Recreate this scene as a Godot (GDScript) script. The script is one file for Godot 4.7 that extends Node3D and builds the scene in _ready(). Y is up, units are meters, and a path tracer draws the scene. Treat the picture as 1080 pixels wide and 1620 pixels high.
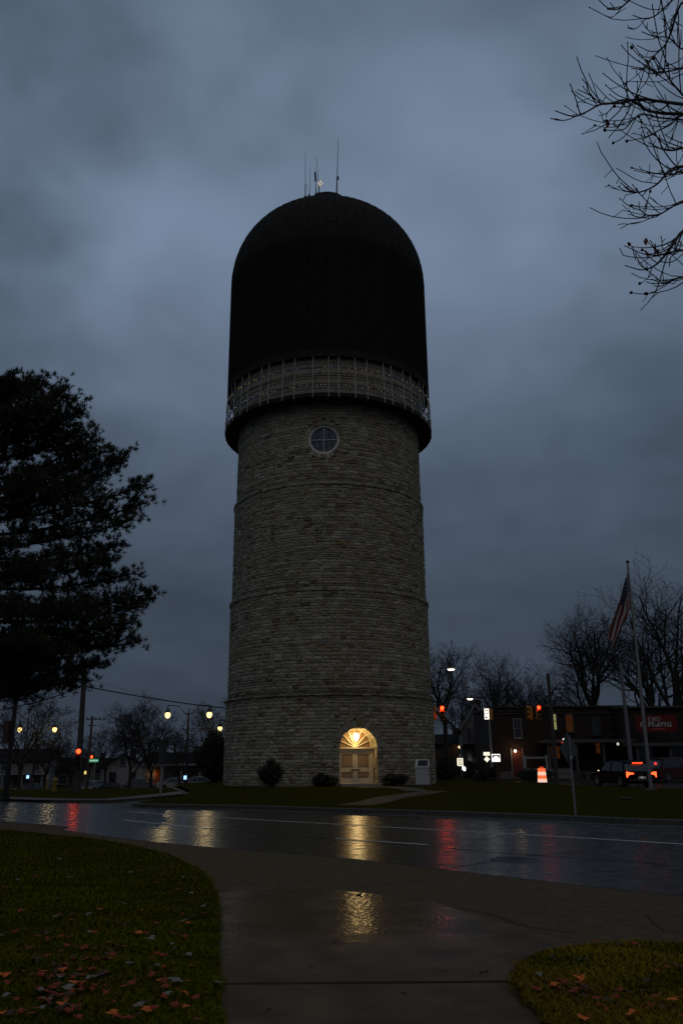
extends Node3D
# A stone water tower at a wet crossing on an overcast November evening.

const EYE := 1.6
const FOCAL := 1300.0          # in pixels of the 1080 x 1620 photograph
const TILT := 0.294982
const ROLL := 0.0087266
const TOWER := Vector3(-0.849, 0.0, -52.784)
const DOOR_ANGLE := 0.2653
const DOOR_HALF := 1.04
const DOOR_SILL := 0.47
const DOOR_SPRING := 2.33
const WINDOW_ANGLE := -0.0314
const WINDOW_Y := 20.44

var rng := RandomNumberGenerator.new()
var mats := {}
var names := {}

# ---------------------------------------------------------------- helpers
class MB:
	var v := PackedVector3Array()
	var n := PackedVector3Array()
	var c := PackedColorArray()
	var u := PackedVector2Array()
	var col := Color(1, 1, 1)

	func tri(a: Vector3, b: Vector3, d: Vector3, na: Vector3, nb: Vector3, nd: Vector3) -> void:
		if (b - a).cross(d - a).dot(na + nb + nd) > 0.0:
			v.append(a); v.append(d); v.append(b)
			n.append(na); n.append(nd); n.append(nb)
		else:
			v.append(a); v.append(b); v.append(d)
			n.append(na); n.append(nb); n.append(nd)
		c.append(col); c.append(col); c.append(col)

	func flat(a: Vector3, b: Vector3, d: Vector3, away: Vector3) -> void:
		var m := (b - a).cross(d - a).normalized()
		if m.dot(away) < 0.0:
			m = -m
		tri(a, b, d, m, m, m)

	func quad(a: Vector3, b: Vector3, d: Vector3, e: Vector3, away: Vector3) -> void:
		flat(a, b, d, away)
		flat(a, d, e, away)

	func box(at: Vector3, size: Vector3, basis := Basis.IDENTITY) -> void:
		var p: Array[Vector3] = []
		for i in 8:
			p.append(at + basis * Vector3((float(i & 1) - 0.5) * size.x, (float((i >> 1) & 1) - 0.5) * size.y, (float((i >> 2) & 1) - 0.5) * size.z))
		for f in [[0, 1, 3, 2, Vector3(0, 0, -1)], [4, 5, 7, 6, Vector3(0, 0, 1)], [0, 2, 6, 4, Vector3(-1, 0, 0)], [1, 3, 7, 5, Vector3(1, 0, 0)], [0, 1, 5, 4, Vector3(0, -1, 0)], [2, 3, 7, 6, Vector3(0, 1, 0)]]:
			quad(p[f[0]], p[f[1]], p[f[2]], p[f[3]], basis * (f[4] as Vector3))

	# a bar from a to b with a square section
	func bar(a: Vector3, b: Vector3, w: float, h: float) -> void:
		var d := (b - a)
		var l := d.length()
		d = d / l
		var s := d.cross(Vector3.UP)
		if s.length() < 0.01:
			s = Vector3.RIGHT
		s = s.normalized()
		box((a + b) / 2.0, Vector3(w, h, l), Basis(s, s.cross(d) * -1.0, d))

	func tube(path: PackedVector3Array, radii: PackedFloat32Array, sides: int, ends := true) -> void:
		var last := path.size() - 1
		var side := Vector3.ZERO
		var ring: Array = []
		for i in path.size():
			var d := (path[mini(i + 1, last)] - path[maxi(i - 1, 0)]).normalized()
			if side == Vector3.ZERO:
				side = d.cross(Vector3.UP if absf(d.y) < 0.9 else Vector3.RIGHT).normalized()
			else:
				side = (side - d * side.dot(d)).normalized()
			var up := d.cross(side)
			var r := PackedVector3Array()
			for k in sides:
				var a := TAU * k / sides
				r.append(side * cos(a) + up * sin(a))
			ring.append(r)
		for i in last:
			var r0: PackedVector3Array = ring[i]
			var r1: PackedVector3Array = ring[i + 1]
			for k in sides:
				var k2 := (k + 1) % sides
				var a := path[i] + r0[k] * radii[i]
				var b := path[i] + r0[k2] * radii[i]
				var d := path[i + 1] + r1[k] * radii[i + 1]
				var e := path[i + 1] + r1[k2] * radii[i + 1]
				tri(a, b, e, r0[k], r0[k2], r1[k2])
				tri(a, e, d, r0[k], r1[k2], r1[k])
		if ends:
			for i in [0, last]:
				if radii[i] < 0.004:
					continue
				var away: Vector3 = path[0] - path[1] if i == 0 else path[last] - path[last - 1]
				var r: PackedVector3Array = ring[i]
				for k in range(1, sides - 1):
					flat(path[i] + r[0] * radii[i], path[i] + r[k] * radii[i], path[i] + r[k + 1] * radii[i], away)

	# a profile of (radius, height) turned about the vertical through at
	func lathe(at: Vector3, profile: PackedVector2Array, segs: int, smooth := true, a0 := 0.0, a1 := TAU) -> void:
		var m := profile.size()
		var nn: Array[Vector2] = []
		for i in m - 1:
			var d := profile[i + 1] - profile[i]
			nn.append(Vector2(d.y, -d.x).normalized())
		for i in m - 1:
			var n0 := nn[i]
			var n1 := nn[i]
			if smooth and i > 0 and nn[i - 1].dot(nn[i]) > 0.5:
				n0 = (nn[i - 1] + nn[i]).normalized()
			if smooth and i < m - 2 and nn[i + 1].dot(nn[i]) > 0.5:
				n1 = (nn[i + 1] + nn[i]).normalized()
			for k in segs:
				var p := a0 + (a1 - a0) * k / segs
				var q := a0 + (a1 - a0) * (k + 1) / segs
				var cp := Vector3(sin(p), 0, cos(p))
				var cq := Vector3(sin(q), 0, cos(q))
				var y0 := Vector3(0, profile[i].y, 0)
				var y1 := Vector3(0, profile[i + 1].y, 0)
				var A := at + cp * profile[i].x + y0
				var B := at + cq * profile[i].x + y0
				var D := at + cq * profile[i + 1].x + y1
				var E := at + cp * profile[i + 1].x + y1
				var nA := cp * n0.x + Vector3(0, n0.y, 0)
				var nB := cq * n0.x + Vector3(0, n0.y, 0)
				var nD := cq * n1.x + Vector3(0, n1.y, 0)
				var nE := cp * n1.x + Vector3(0, n1.y, 0)
				if profile[i].x > 0.0001:
					tri(A, B, D, nA, nB, nD)
				if profile[i + 1].x > 0.0001:
					tri(A, D, E, nA, nD, nE)

	func ball(at: Vector3, r: Vector3, segs := 8, rows := 6) -> void:
		for i in rows:
			var p0 := PI * i / rows - PI / 2.0
			var p1 := PI * (i + 1) / rows - PI / 2.0
			for k in segs:
				var q0 := TAU * k / segs
				var q1 := TAU * (k + 1) / segs
				var d: Array[Vector3] = [Vector3(cos(p0) * sin(q0), sin(p0), cos(p0) * cos(q0)), Vector3(cos(p0) * sin(q1), sin(p0), cos(p0) * cos(q1)), Vector3(cos(p1) * sin(q1), sin(p1), cos(p1) * cos(q1)), Vector3(cos(p1) * sin(q0), sin(p1), cos(p1) * cos(q0))]
				if i > 0:
					tri(at + d[0] * r, at + d[1] * r, at + d[2] * r, d[0], d[1], d[2])
				if i < rows - 1:
					tri(at + d[0] * r, at + d[2] * r, at + d[3] * r, d[0], d[2], d[3])

	# an outline in x, y pushed from z0 to z1, placed by t
	func prism(poly: PackedVector2Array, z0: float, z1: float, t := Transform3D.IDENTITY) -> void:
		var ids := Geometry2D.triangulate_polygon(poly)
		var mid := Vector2.ZERO
		for p in poly:
			mid += p / poly.size()
		for i in range(0, ids.size(), 3):
			for z: float in [z0, z1]:
				var away := t.basis * Vector3(0, 0, signf(z - (z0 + z1) / 2.0))
				flat(t * Vector3(poly[ids[i]].x, poly[ids[i]].y, z), t * Vector3(poly[ids[i + 1]].x, poly[ids[i + 1]].y, z), t * Vector3(poly[ids[i + 2]].x, poly[ids[i + 2]].y, z), away)
		var turn := 1.0 if not Geometry2D.is_polygon_clockwise(poly) else -1.0
		for i in poly.size():
			var a := poly[i]
			var b := poly[(i + 1) % poly.size()]
			var o := Vector2(b.y - a.y, a.x - b.x) * turn
			quad(t * Vector3(a.x, a.y, z0), t * Vector3(b.x, b.y, z0), t * Vector3(b.x, b.y, z1), t * Vector3(a.x, a.y, z1), t.basis * Vector3(o.x, o.y, 0))

	func mesh() -> ArrayMesh:
		var arr := []
		arr.resize(Mesh.ARRAY_MAX)
		arr[Mesh.ARRAY_VERTEX] = v
		arr[Mesh.ARRAY_NORMAL] = n
		arr[Mesh.ARRAY_COLOR] = c
		if u.size() == v.size():
			arr[Mesh.ARRAY_TEX_UV] = u
		var m := ArrayMesh.new()
		m.add_surface_from_arrays(Mesh.PRIMITIVE_TRIANGLES, arr)
		return m


func numbered(called: String) -> String:
	if not names.has(called):
		names[called] = 0
		return called
	names[called] += 1
	return "%s_%03d" % [called, names[called]]


func tag(o: Node3D, label: String, category: String, group := "", kind := "") -> Node3D:
	o.set_meta("label", label)
	if category:
		o.set_meta("category", category)
	if group:
		o.set_meta("group", group)
	if kind:
		o.set_meta("kind", kind)
	return o


func thing(called: String, label: String, category: String, at := Vector3.ZERO, turn := 0.0, group := "") -> Node3D:
	var o := Node3D.new()
	o.name = numbered(called)
	o.position = at
	o.rotation.y = turn
	add_child(o, true)
	tag(o, label, category, group)
	return o


func one(called: String, mesh: Mesh, m: Material, label: String, category: String, group := "", kind := "") -> MeshInstance3D:
	var o := MeshInstance3D.new()
	o.name = numbered(called)
	o.mesh = mesh
	o.material_override = m
	add_child(o, true)
	tag(o, label, category, group, kind)
	return o


func ground_piece(called: String, mesh: Mesh, m: Material, label: String) -> MeshInstance3D:
	var o := MeshInstance3D.new()
	o.name = numbered(called)
	o.mesh = mesh
	o.material_override = m
	add_child(o, true)
	o.set_meta("kind", "structure")
	o.set_meta("label", label)
	return o


func part(parent: Node3D, called: String, mesh: Mesh, m: Material, at := Vector3.ZERO, turn := Vector3.ZERO) -> MeshInstance3D:
	var o := MeshInstance3D.new()
	var k := 0
	var want := called
	while parent.has_node(want):
		k += 1
		want = "%s_%03d" % [called, k]
	o.name = want
	o.mesh = mesh
	o.material_override = m
	o.position = at
	o.rotation = turn
	parent.add_child(o, true)
	return o


func dup(o: Node3D, called: String, label: String, at: Vector3, turn: float) -> Node3D:
	var r: Node3D = o.duplicate()
	r.name = numbered(called)
	add_child(r, true)
	r.position = at
	r.rotation.y = turn
	r.set_meta("label", label)
	return r


func lin(r: float, g: float, b: float) -> Color:
	return Color(r, g, b).linear_to_srgb()


func mat(key: String, c: Color, rough := 0.8, metal := 0.0) -> StandardMaterial3D:
	if mats.has(key):
		return mats[key]
	var m := StandardMaterial3D.new()
	m.resource_name = key
	m.albedo_color = c.linear_to_srgb()
	m.roughness = rough
	m.metallic = metal
	m.vertex_color_use_as_albedo = true
	mats[key] = m
	return m


func glow(key: String, c: Color, strength: float) -> StandardMaterial3D:
	if mats.has(key):
		return mats[key]
	var m := StandardMaterial3D.new()
	m.resource_name = key
	m.albedo_color = Color(0.08, 0.08, 0.08)
	m.emission_enabled = true
	m.emission = c.linear_to_srgb()
	m.emission_energy_multiplier = strength
	mats[key] = m
	return m


func noise_tex(freq: float, lo: Color, hi: Color, seed_: int, octaves := 4, size := 512, bump := 0.0) -> NoiseTexture2D:
	var f := FastNoiseLite.new()
	f.noise_type = FastNoiseLite.TYPE_SIMPLEX_SMOOTH
	f.seed = seed_
	f.frequency = freq
	f.fractal_octaves = octaves
	var t := NoiseTexture2D.new()
	t.width = size
	t.height = size
	t.seamless = true
	t.generate_mipmaps = false
	t.noise = f
	if bump > 0.0:
		t.as_normal_map = true
		t.bump_strength = bump
	else:
		var r := Gradient.new()
		r.set_color(0, lo)
		r.set_color(1, hi)
		t.color_ramp = r
	return t


func rough_mat(key: String, c: Color, rough: float, tex: Texture2D, scale: float, normal: Texture2D = null, normal_scale := 1.0) -> StandardMaterial3D:
	var m := mat(key, c, rough)
	m.uv1_triplanar = true
	m.uv1_world_triplanar = true
	m.uv1_scale = Vector3.ONE * scale
	m.albedo_texture = tex
	if normal:
		m.normal_enabled = true
		m.normal_texture = normal
		m.normal_scale = normal_scale
	return m


func lamp(called: String, at: Vector3, c: Color, energy: float, size: float) -> OmniLight3D:
	var l := OmniLight3D.new()
	l.name = numbered(called)
	l.position = at
	l.light_color = c.linear_to_srgb()
	l.light_energy = energy
	l.light_size = size
	l.omni_range = 60.0
	l.omni_attenuation = 2.0
	l.shadow_enabled = true
	add_child(l, true)
	return l


# a sight line of the photograph, for measuring where things stand
func sight(px: float, py: float) -> Vector3:
	var x := (px - 540.0) / FOCAL
	var y := (810.0 - py) / FOCAL
	var xx := x * cos(ROLL) + y * sin(ROLL)
	var yy := -x * sin(ROLL) + y * cos(ROLL)
	return Vector3(xx, sin(TILT) + yy * cos(TILT), -cos(TILT) + yy * sin(TILT))


func at(px: float, py: float, z: float) -> Vector3:
	var s := sight(px, py)
	return Vector3(0, EYE, 0) + s * (z / s.z)


func on(px: float, py: float, level := 0.0) -> Vector3:
	var s := sight(px, py)
	return Vector3(0, EYE, 0) + s * ((level - EYE) / s.y)


func flat2(p: Vector3) -> Vector2:
	return Vector2(p.x, p.z)


func mound(x: float, z: float) -> float:
	var d := Vector2(x - TOWER.x, z - TOWER.z).length()
	return 0.14 + 0.2 * smoothstep(21.0, 8.0, d)


# the land falls away gently behind the crossing on the left
func dip(x: float, z: float) -> float:
	return -0.04 * clampf(-z - 56.0, 0.0, 110.0) * smoothstep(0.0, -8.0, x)


# a sheet over an outline in x, z with a height for every point
func sheet(outline: PackedVector2Array, step: float, height: Callable) -> MB:
	var pts := PackedVector2Array()
	for i in outline.size():
		var a := outline[i]
		var b := outline[(i + 1) % outline.size()]
		var k := maxi(1, int(a.distance_to(b) / step))
		for j in k:
			pts.append(a.lerp(b, float(j) / k))
	var edge := pts.duplicate()
	var lo := outline[0]
	var hi := outline[0]
	for p in outline:
		lo = lo.min(p)
		hi = hi.max(p)
	var x := lo.x + step * 0.5
	while x < hi.x:
		var z := lo.y + step * 0.5
		while z < hi.y:
			var p := Vector2(x + sin(z * 7.1) * step * 0.2, z + sin(x * 5.3) * step * 0.2)
			if Geometry2D.is_point_in_polygon(p, edge):
				pts.append(p)
			z += step
		x += step
	var ids := Geometry2D.triangulate_delaunay(pts)
	var mb := MB.new()
	for i in range(0, ids.size(), 3):
		var a := pts[ids[i]]
		var b := pts[ids[i + 1]]
		var d := pts[ids[i + 2]]
		if Geometry2D.is_point_in_polygon((a + b + d) / 3.0, edge):
			mb.flat(Vector3(a.x, height.call(a.x, a.y), a.y), Vector3(b.x, height.call(b.x, b.y), b.y), Vector3(d.x, height.call(d.x, d.y), d.y), Vector3.UP)
	return mb


# a strip of width w along a line, its middle lifted to the given heights
func ribbon(line: PackedVector2Array, w: float, lift: float, height = null) -> MB:
	var mb := MB.new()
	var left: Array[Vector3] = []
	var right: Array[Vector3] = []
	for i in line.size():
		var d := (line[mini(i + 1, line.size() - 1)] - line[maxi(i - 1, 0)]).normalized()
		var s := Vector2(-d.y, d.x) * w / 2.0
		for k in [-1, 1]:
			var p := line[i] + s * float(k)
			var y: float = lift + (height.call(p.x, p.y) if height != null else 0.0)
			(left if k < 0 else right).append(Vector3(p.x, y, p.y))
	for i in line.size() - 1:
		mb.quad(left[i], right[i], right[i + 1], left[i + 1], Vector3.UP)
	return mb


func smooth_line(points: PackedVector2Array, sub := 6) -> PackedVector2Array:
	var out := PackedVector2Array()
	for i in points.size() - 1:
		for k in sub:
			out.append(points[i].cubic_interpolate(points[i + 1], points[maxi(i - 1, 0)], points[mini(i + 2, points.size() - 1)], float(k) / sub))
	out.append(points[points.size() - 1])
	return out


func pane_text(parent: Node3D, called: String, text: String, size: float, m: Material, at_: Vector3, serif := false, turn := Vector3.ZERO) -> MeshInstance3D:
	var t := TextMesh.new()
	var f := SystemFont.new()
	f.font_names = PackedStringArray(["Droid Serif" if serif else "Droid Sans"])
	f.font_weight = 700
	t.font = f
	t.text = text
	t.font_size = 32
	t.pixel_size = size / 32.0
	t.depth = 0.01
	return part(parent, called, t, m, at_, turn)


# ---------------------------------------------------------------- the place
func _ready() -> void:
	rng.seed = 20211
	var cam := Camera3D.new()
	cam.name = "camera"
	cam.fov = 63.852
	cam.near = 0.1
	cam.far = 900.0
	var up0 := Vector3(0, cos(TILT), sin(TILT))
	var fwd := Vector3(0, sin(TILT), -cos(TILT))
	cam.transform = Transform3D(Basis(Vector3.RIGHT * cos(ROLL) - up0 * sin(ROLL), Vector3.RIGHT * sin(ROLL) + up0 * cos(ROLL), -fwd), Vector3(0, EYE, 0))
	add_child(cam)
	cam.current = true

	var env := Environment.new()
	env.background_mode = Environment.BG_SKY
	env.tonemap_mode = Environment.TONE_MAPPER_LINEAR
	env.tonemap_exposure = 1.0
	env.background_energy_multiplier = 1.0
	env.sdfgi_enabled = true
	env.ssao_enabled = true
	env.ssil_enabled = true
	var sky := Sky.new()
	var pano := PanoramaSkyMaterial.new()
	pano.panorama = cloudy_evening()
	sky.sky_material = pano
	env.sky = sky
	var we := WorldEnvironment.new()
	we.name = "world_environment"
	we.environment = env
	add_child(we)

	var sun := DirectionalLight3D.new()
	sun.name = "overcast_light"
	sun.light_energy = 0.05
	sun.light_color = Color(1.0, 0.86, 0.68)
	sun.light_angular_distance = 50.0
	sun.shadow_enabled = true
	sun.rotation_degrees = Vector3(-46, 12, 0)
	add_child(sun)

	make_materials()
	build_ground()
	build_tower()
	build_tower_surroundings()
	build_street_furniture()
	build_buildings()
	build_vehicles()
	build_trees()
	build_person()
	build_grass_and_leaves()


func cloudy_evening() -> ImageTexture:
	var w := 896
	var h := 448
	var im := Image.create(w, h, false, Image.FORMAT_RGBF)
	var big := FastNoiseLite.new()
	big.noise_type = FastNoiseLite.TYPE_SIMPLEX_SMOOTH
	big.seed = 11
	big.frequency = 1.0
	big.fractal_octaves = 5
	var warp := FastNoiseLite.new()
	warp.seed = 5
	warp.frequency = 0.9
	warp.fractal_octaves = 3
	# brightness of the cloud by height above the horizon, in degrees
	var profile := [[0.0, 0.042, 9.0, 0.063], [9.0, 0.063, 17.0, 0.092], [17.0, 0.092, 27.0, 0.150], [27.0, 0.150, 36.0, 0.212], [36.0, 0.212, 43.0, 0.206], [43.0, 0.206, 54.0, 0.150], [54.0, 0.150, 91.0, 0.160]]
	# darker banks of cloud: bearing, height, reach in degrees, and how much darker
	var banks := [[-33.0, 48.0, 24.0, 0.50], [36.0, 47.0, 20.0, 0.44], [-24.0, 27.0, 10.0, 0.24], [25.0, 22.0, 12.0, 0.2], [-100.0, 40.0, 30.0, 0.3], [110.0, 45.0, 32.0, 0.3], [175.0, 38.0, 30.0, 0.25]]
	for y in h:
		var el := PI / 2.0 - PI * (y + 0.5) / h
		for x in w:
			if el < -0.02:
				im.set_pixel(x, y, Color(0.02, 0.022, 0.024))
				continue
			var az := TAU * (x + 0.5) / w
			var d := Vector3(sin(az) * cos(el), sin(el), -cos(az) * cos(el))
			# a ceiling of cloud: the pattern lies on a plane overhead and draws together towards the horizon
			var q := Vector2(d.x, d.z) / (absf(d.y) + 0.35)
			var k := warp.get_noise_2d(q.x * 1.3, q.y * 1.3)
			var b := big.get_noise_2d(q.x * 1.4 + k * 0.35, q.y * 1.5 - k * 0.3)
			var b2 := big.get_noise_2d(q.x * 4.6 + 40.0 + k * 0.5, q.y * 5.2 + 9.0)
			var deg := rad_to_deg(maxf(el, 0.0))
			var s := 0.048
			for p: Array in profile:
				if deg >= p[0]:
					s = lerpf(p[1], p[3], smoothstep(p[0], p[2], deg))
			s *= 1.0 + 0.19 * b + 0.14 * b2
			for bank: Array in banks:
				var away: float = Vector2((rad_to_deg(wrapf(az + PI, 0.0, TAU) - PI) - bank[0]) * cos(el), deg - bank[1]).length() / bank[2]
				s *= 1.0 - bank[3] * (1.0 - smoothstep(0.0, 1.0, away + 0.35 * b2 + 0.3 * k))
			var tint := clampf(0.5 + b * 1.2, 0.0, 1.0)
			im.set_pixel(x, y, Color(s * lerpf(0.72, 0.77, tint), s * lerpf(1.0, 1.03, tint), s * lerpf(1.41, 1.48, tint)))
	return ImageTexture.create_from_image(im)


func make_materials() -> void:
	var fine := noise_tex(0.02, Color(0.55, 0.55, 0.55), Color(1, 1, 1), 3, 5)
	var blotch := noise_tex(0.012, Color(0.5, 0.5, 0.5), Color(1, 1, 1), 8, 4)
	var grain := noise_tex(0.06, Color.BLACK, Color.WHITE, 21, 4, 512, 4.0)
	var road := rough_mat("wet_asphalt", Color(0.052, 0.042, 0.027), 0.5, fine, 0.35, grain, 0.08)
	road.roughness = 1.0
	road.roughness_texture = noise_tex(0.010, Color(0.17, 0.17, 0.17), Color(0.33, 0.33, 0.33), 31, 4)
	road.roughness_texture_channel = BaseMaterial3D.TEXTURE_CHANNEL_RED
	var conc := rough_mat("damp_concrete", Color(0.125, 0.088, 0.050), 0.62, noise_tex(0.03, Color(0.78, 0.78, 0.78), Color(1, 1, 1), 9, 5), 0.4, grain, 0.15)
	conc.roughness = 1.0
	conc.roughness_texture = noise_tex(0.011, Color(0.7, 0.7, 0.7), Color(0.95, 0.95, 0.95), 33, 4)
	conc.roughness_texture_channel = BaseMaterial3D.TEXTURE_CHANNEL_RED
	var path := rough_mat("wet_path", Color(0.14, 0.086, 0.044), 0.5, noise_tex(0.035, Color(0.62, 0.62, 0.62), Color(1, 1, 1), 8, 5), 0.4, noise_tex(0.012, Color.BLACK, Color.WHITE, 22, 3, 512, 5.0), 0.10)
	path.roughness = 1.0
	path.roughness_texture = wetness_map()
	path.uv1_scale = Vector3.ONE / 16.0
	path.normal_texture = noise_tex(0.22, Color.BLACK, Color.WHITE, 22, 2, 1024, 3.0)
	path.normal_scale = 0.09
	path.roughness_texture_channel = BaseMaterial3D.TEXTURE_CHANNEL_RED
	rough_mat("kerb_concrete", Color(0.085, 0.074, 0.05), 0.7, blotch, 0.5, grain, 0.5)
	rough_mat("lawn", Color(0.052, 0.050, 0.003), 1.0, noise_tex(0.03, Color(0.55, 0.5, 0.45), Color(1, 1, 1), 14, 5), 0.3)
	rough_mat("far_ground", Color(0.025, 0.025, 0.006), 1.0, blotch, 0.05)
	var st := rough_mat("limestone", Color(1, 1, 1), 0.9, noise_tex(0.03, Color(0.72, 0.71, 0.68), Color(1, 1, 1), 17, 5), 0.7, noise_tex(0.05, Color.BLACK, Color.WHITE, 19, 5, 512, 6.0), 0.8)
	st.uv1_world_triplanar = true
	rough_mat("mortar", Color(0.19, 0.17, 0.125), 0.95, blotch, 0.8)
	rough_mat("tank_cladding", Color(0.055, 0.050, 0.043), 1.0, noise_tex(0.02, Color(0.6, 0.6, 0.6), Color(1, 1, 1), 23, 4), 0.3)
	mat("dark_timber", Color(0.05, 0.042, 0.033), 0.85)
	mat("rod", Color(0.42, 0.41, 0.39), 0.5)
	mat("dark_metal", Color(0.018, 0.018, 0.019), 0.45, 0.3)
	mat("black_rubber", Color(0.012, 0.012, 0.012), 0.8)
	mat("steel", Color(0.30, 0.30, 0.30), 0.4, 0.6)
	mat("alloy", Color(0.24, 0.24, 0.25), 0.35, 0.8)
	mat("white_paint", Color(0.42, 0.42, 0.41), 0.6)
	mat("cream_paint", Color(0.50, 0.44, 0.32), 0.55)
	mat("tan_paint", Color(0.24, 0.165, 0.10), 0.55)
	mat("road_paint", Color(0.52, 0.50, 0.46), 0.5)
	rough_mat("bark", Color(0.040, 0.034, 0.029), 0.95, fine, 1.5)
	rough_mat("pole_wood", Color(0.085, 0.076, 0.066), 0.9, fine, 1.0)
	mat("crack", Color(0.012, 0.012, 0.012), 0.95)
	mat("bud_brown", Color(0.085, 0.038, 0.026), 0.8)
	mat("twig_bark", Color(0.050, 0.034, 0.024), 0.9)
	var g := mat("window_glass", Color(0.02, 0.022, 0.026), 0.08)
	g.metallic_specular = 0.6
	mats.tank_cladding.metallic_specular = 0.15
	mats.lawn.metallic_specular = 0.05
	mats.far_ground.metallic_specular = 0.1
	mats.limestone.metallic_specular = 0.2
	road.metallic_specular = 0.28
	conc.metallic_specular = 0.12
	path.metallic_specular = 0.3


# how wet the path is: a film of water lies where it dips before the apron, 16 m to a side
func wetness_map() -> ImageTexture:
	var n := FastNoiseLite.new()
	n.seed = 61
	n.frequency = 0.03
	n.fractal_octaves = 4
	var im := Image.create(512, 512, false, Image.FORMAT_RGB8)
	for y in 512:
		var z := -16.0 + 16.0 * y / 512.0
		var wet_z := smoothstep(-6.6, -9.8, z) * smoothstep(-12.6, -11.6, z)
		for x in 512:
			var k := n.get_noise_2d(x, y * 2.2)
			var east := wrapf(16.0 * x / 512.0, -8.0, 8.0)
			var wet := wet_z * smoothstep(1.7, 0.7, east) * smoothstep(-2.0, -0.7, east)
			var v := clampf(lerpf(0.80, 0.15, clampf(wet * 1.1 + k * 0.5, 0.0, 1.0)) + k * 0.07, 0.11, 0.9)
			im.set_pixel(x, y, Color(v, v, v))
	return ImageTexture.create_from_image(im)


# ---------------------------------------------------------------- ground
func slab_parts(owner_: Node3D, region: Array, cells: Array, top: float, m: Material) -> void:
	for cell: PackedVector2Array in cells:
		var small := Geometry2D.offset_polygon(cell, -0.004)
		for s: PackedVector2Array in small:
			for r: PackedVector2Array in region:
				for piece: PackedVector2Array in Geometry2D.intersect_polygons(s, r):
					if piece.size() < 3 or Geometry2D.is_polygon_clockwise(piece) and region.size() > 1:
						continue
					var mb := MB.new()
					mb.prism(piece, -top + rng.randf_range(-0.003, 0.003), 0.06, Transform3D(Basis(Vector3.RIGHT, Vector3(0, 0, 1), Vector3.DOWN), Vector3.ZERO))
					part(owner_, "slab", mb.mesh(), m)


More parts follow.
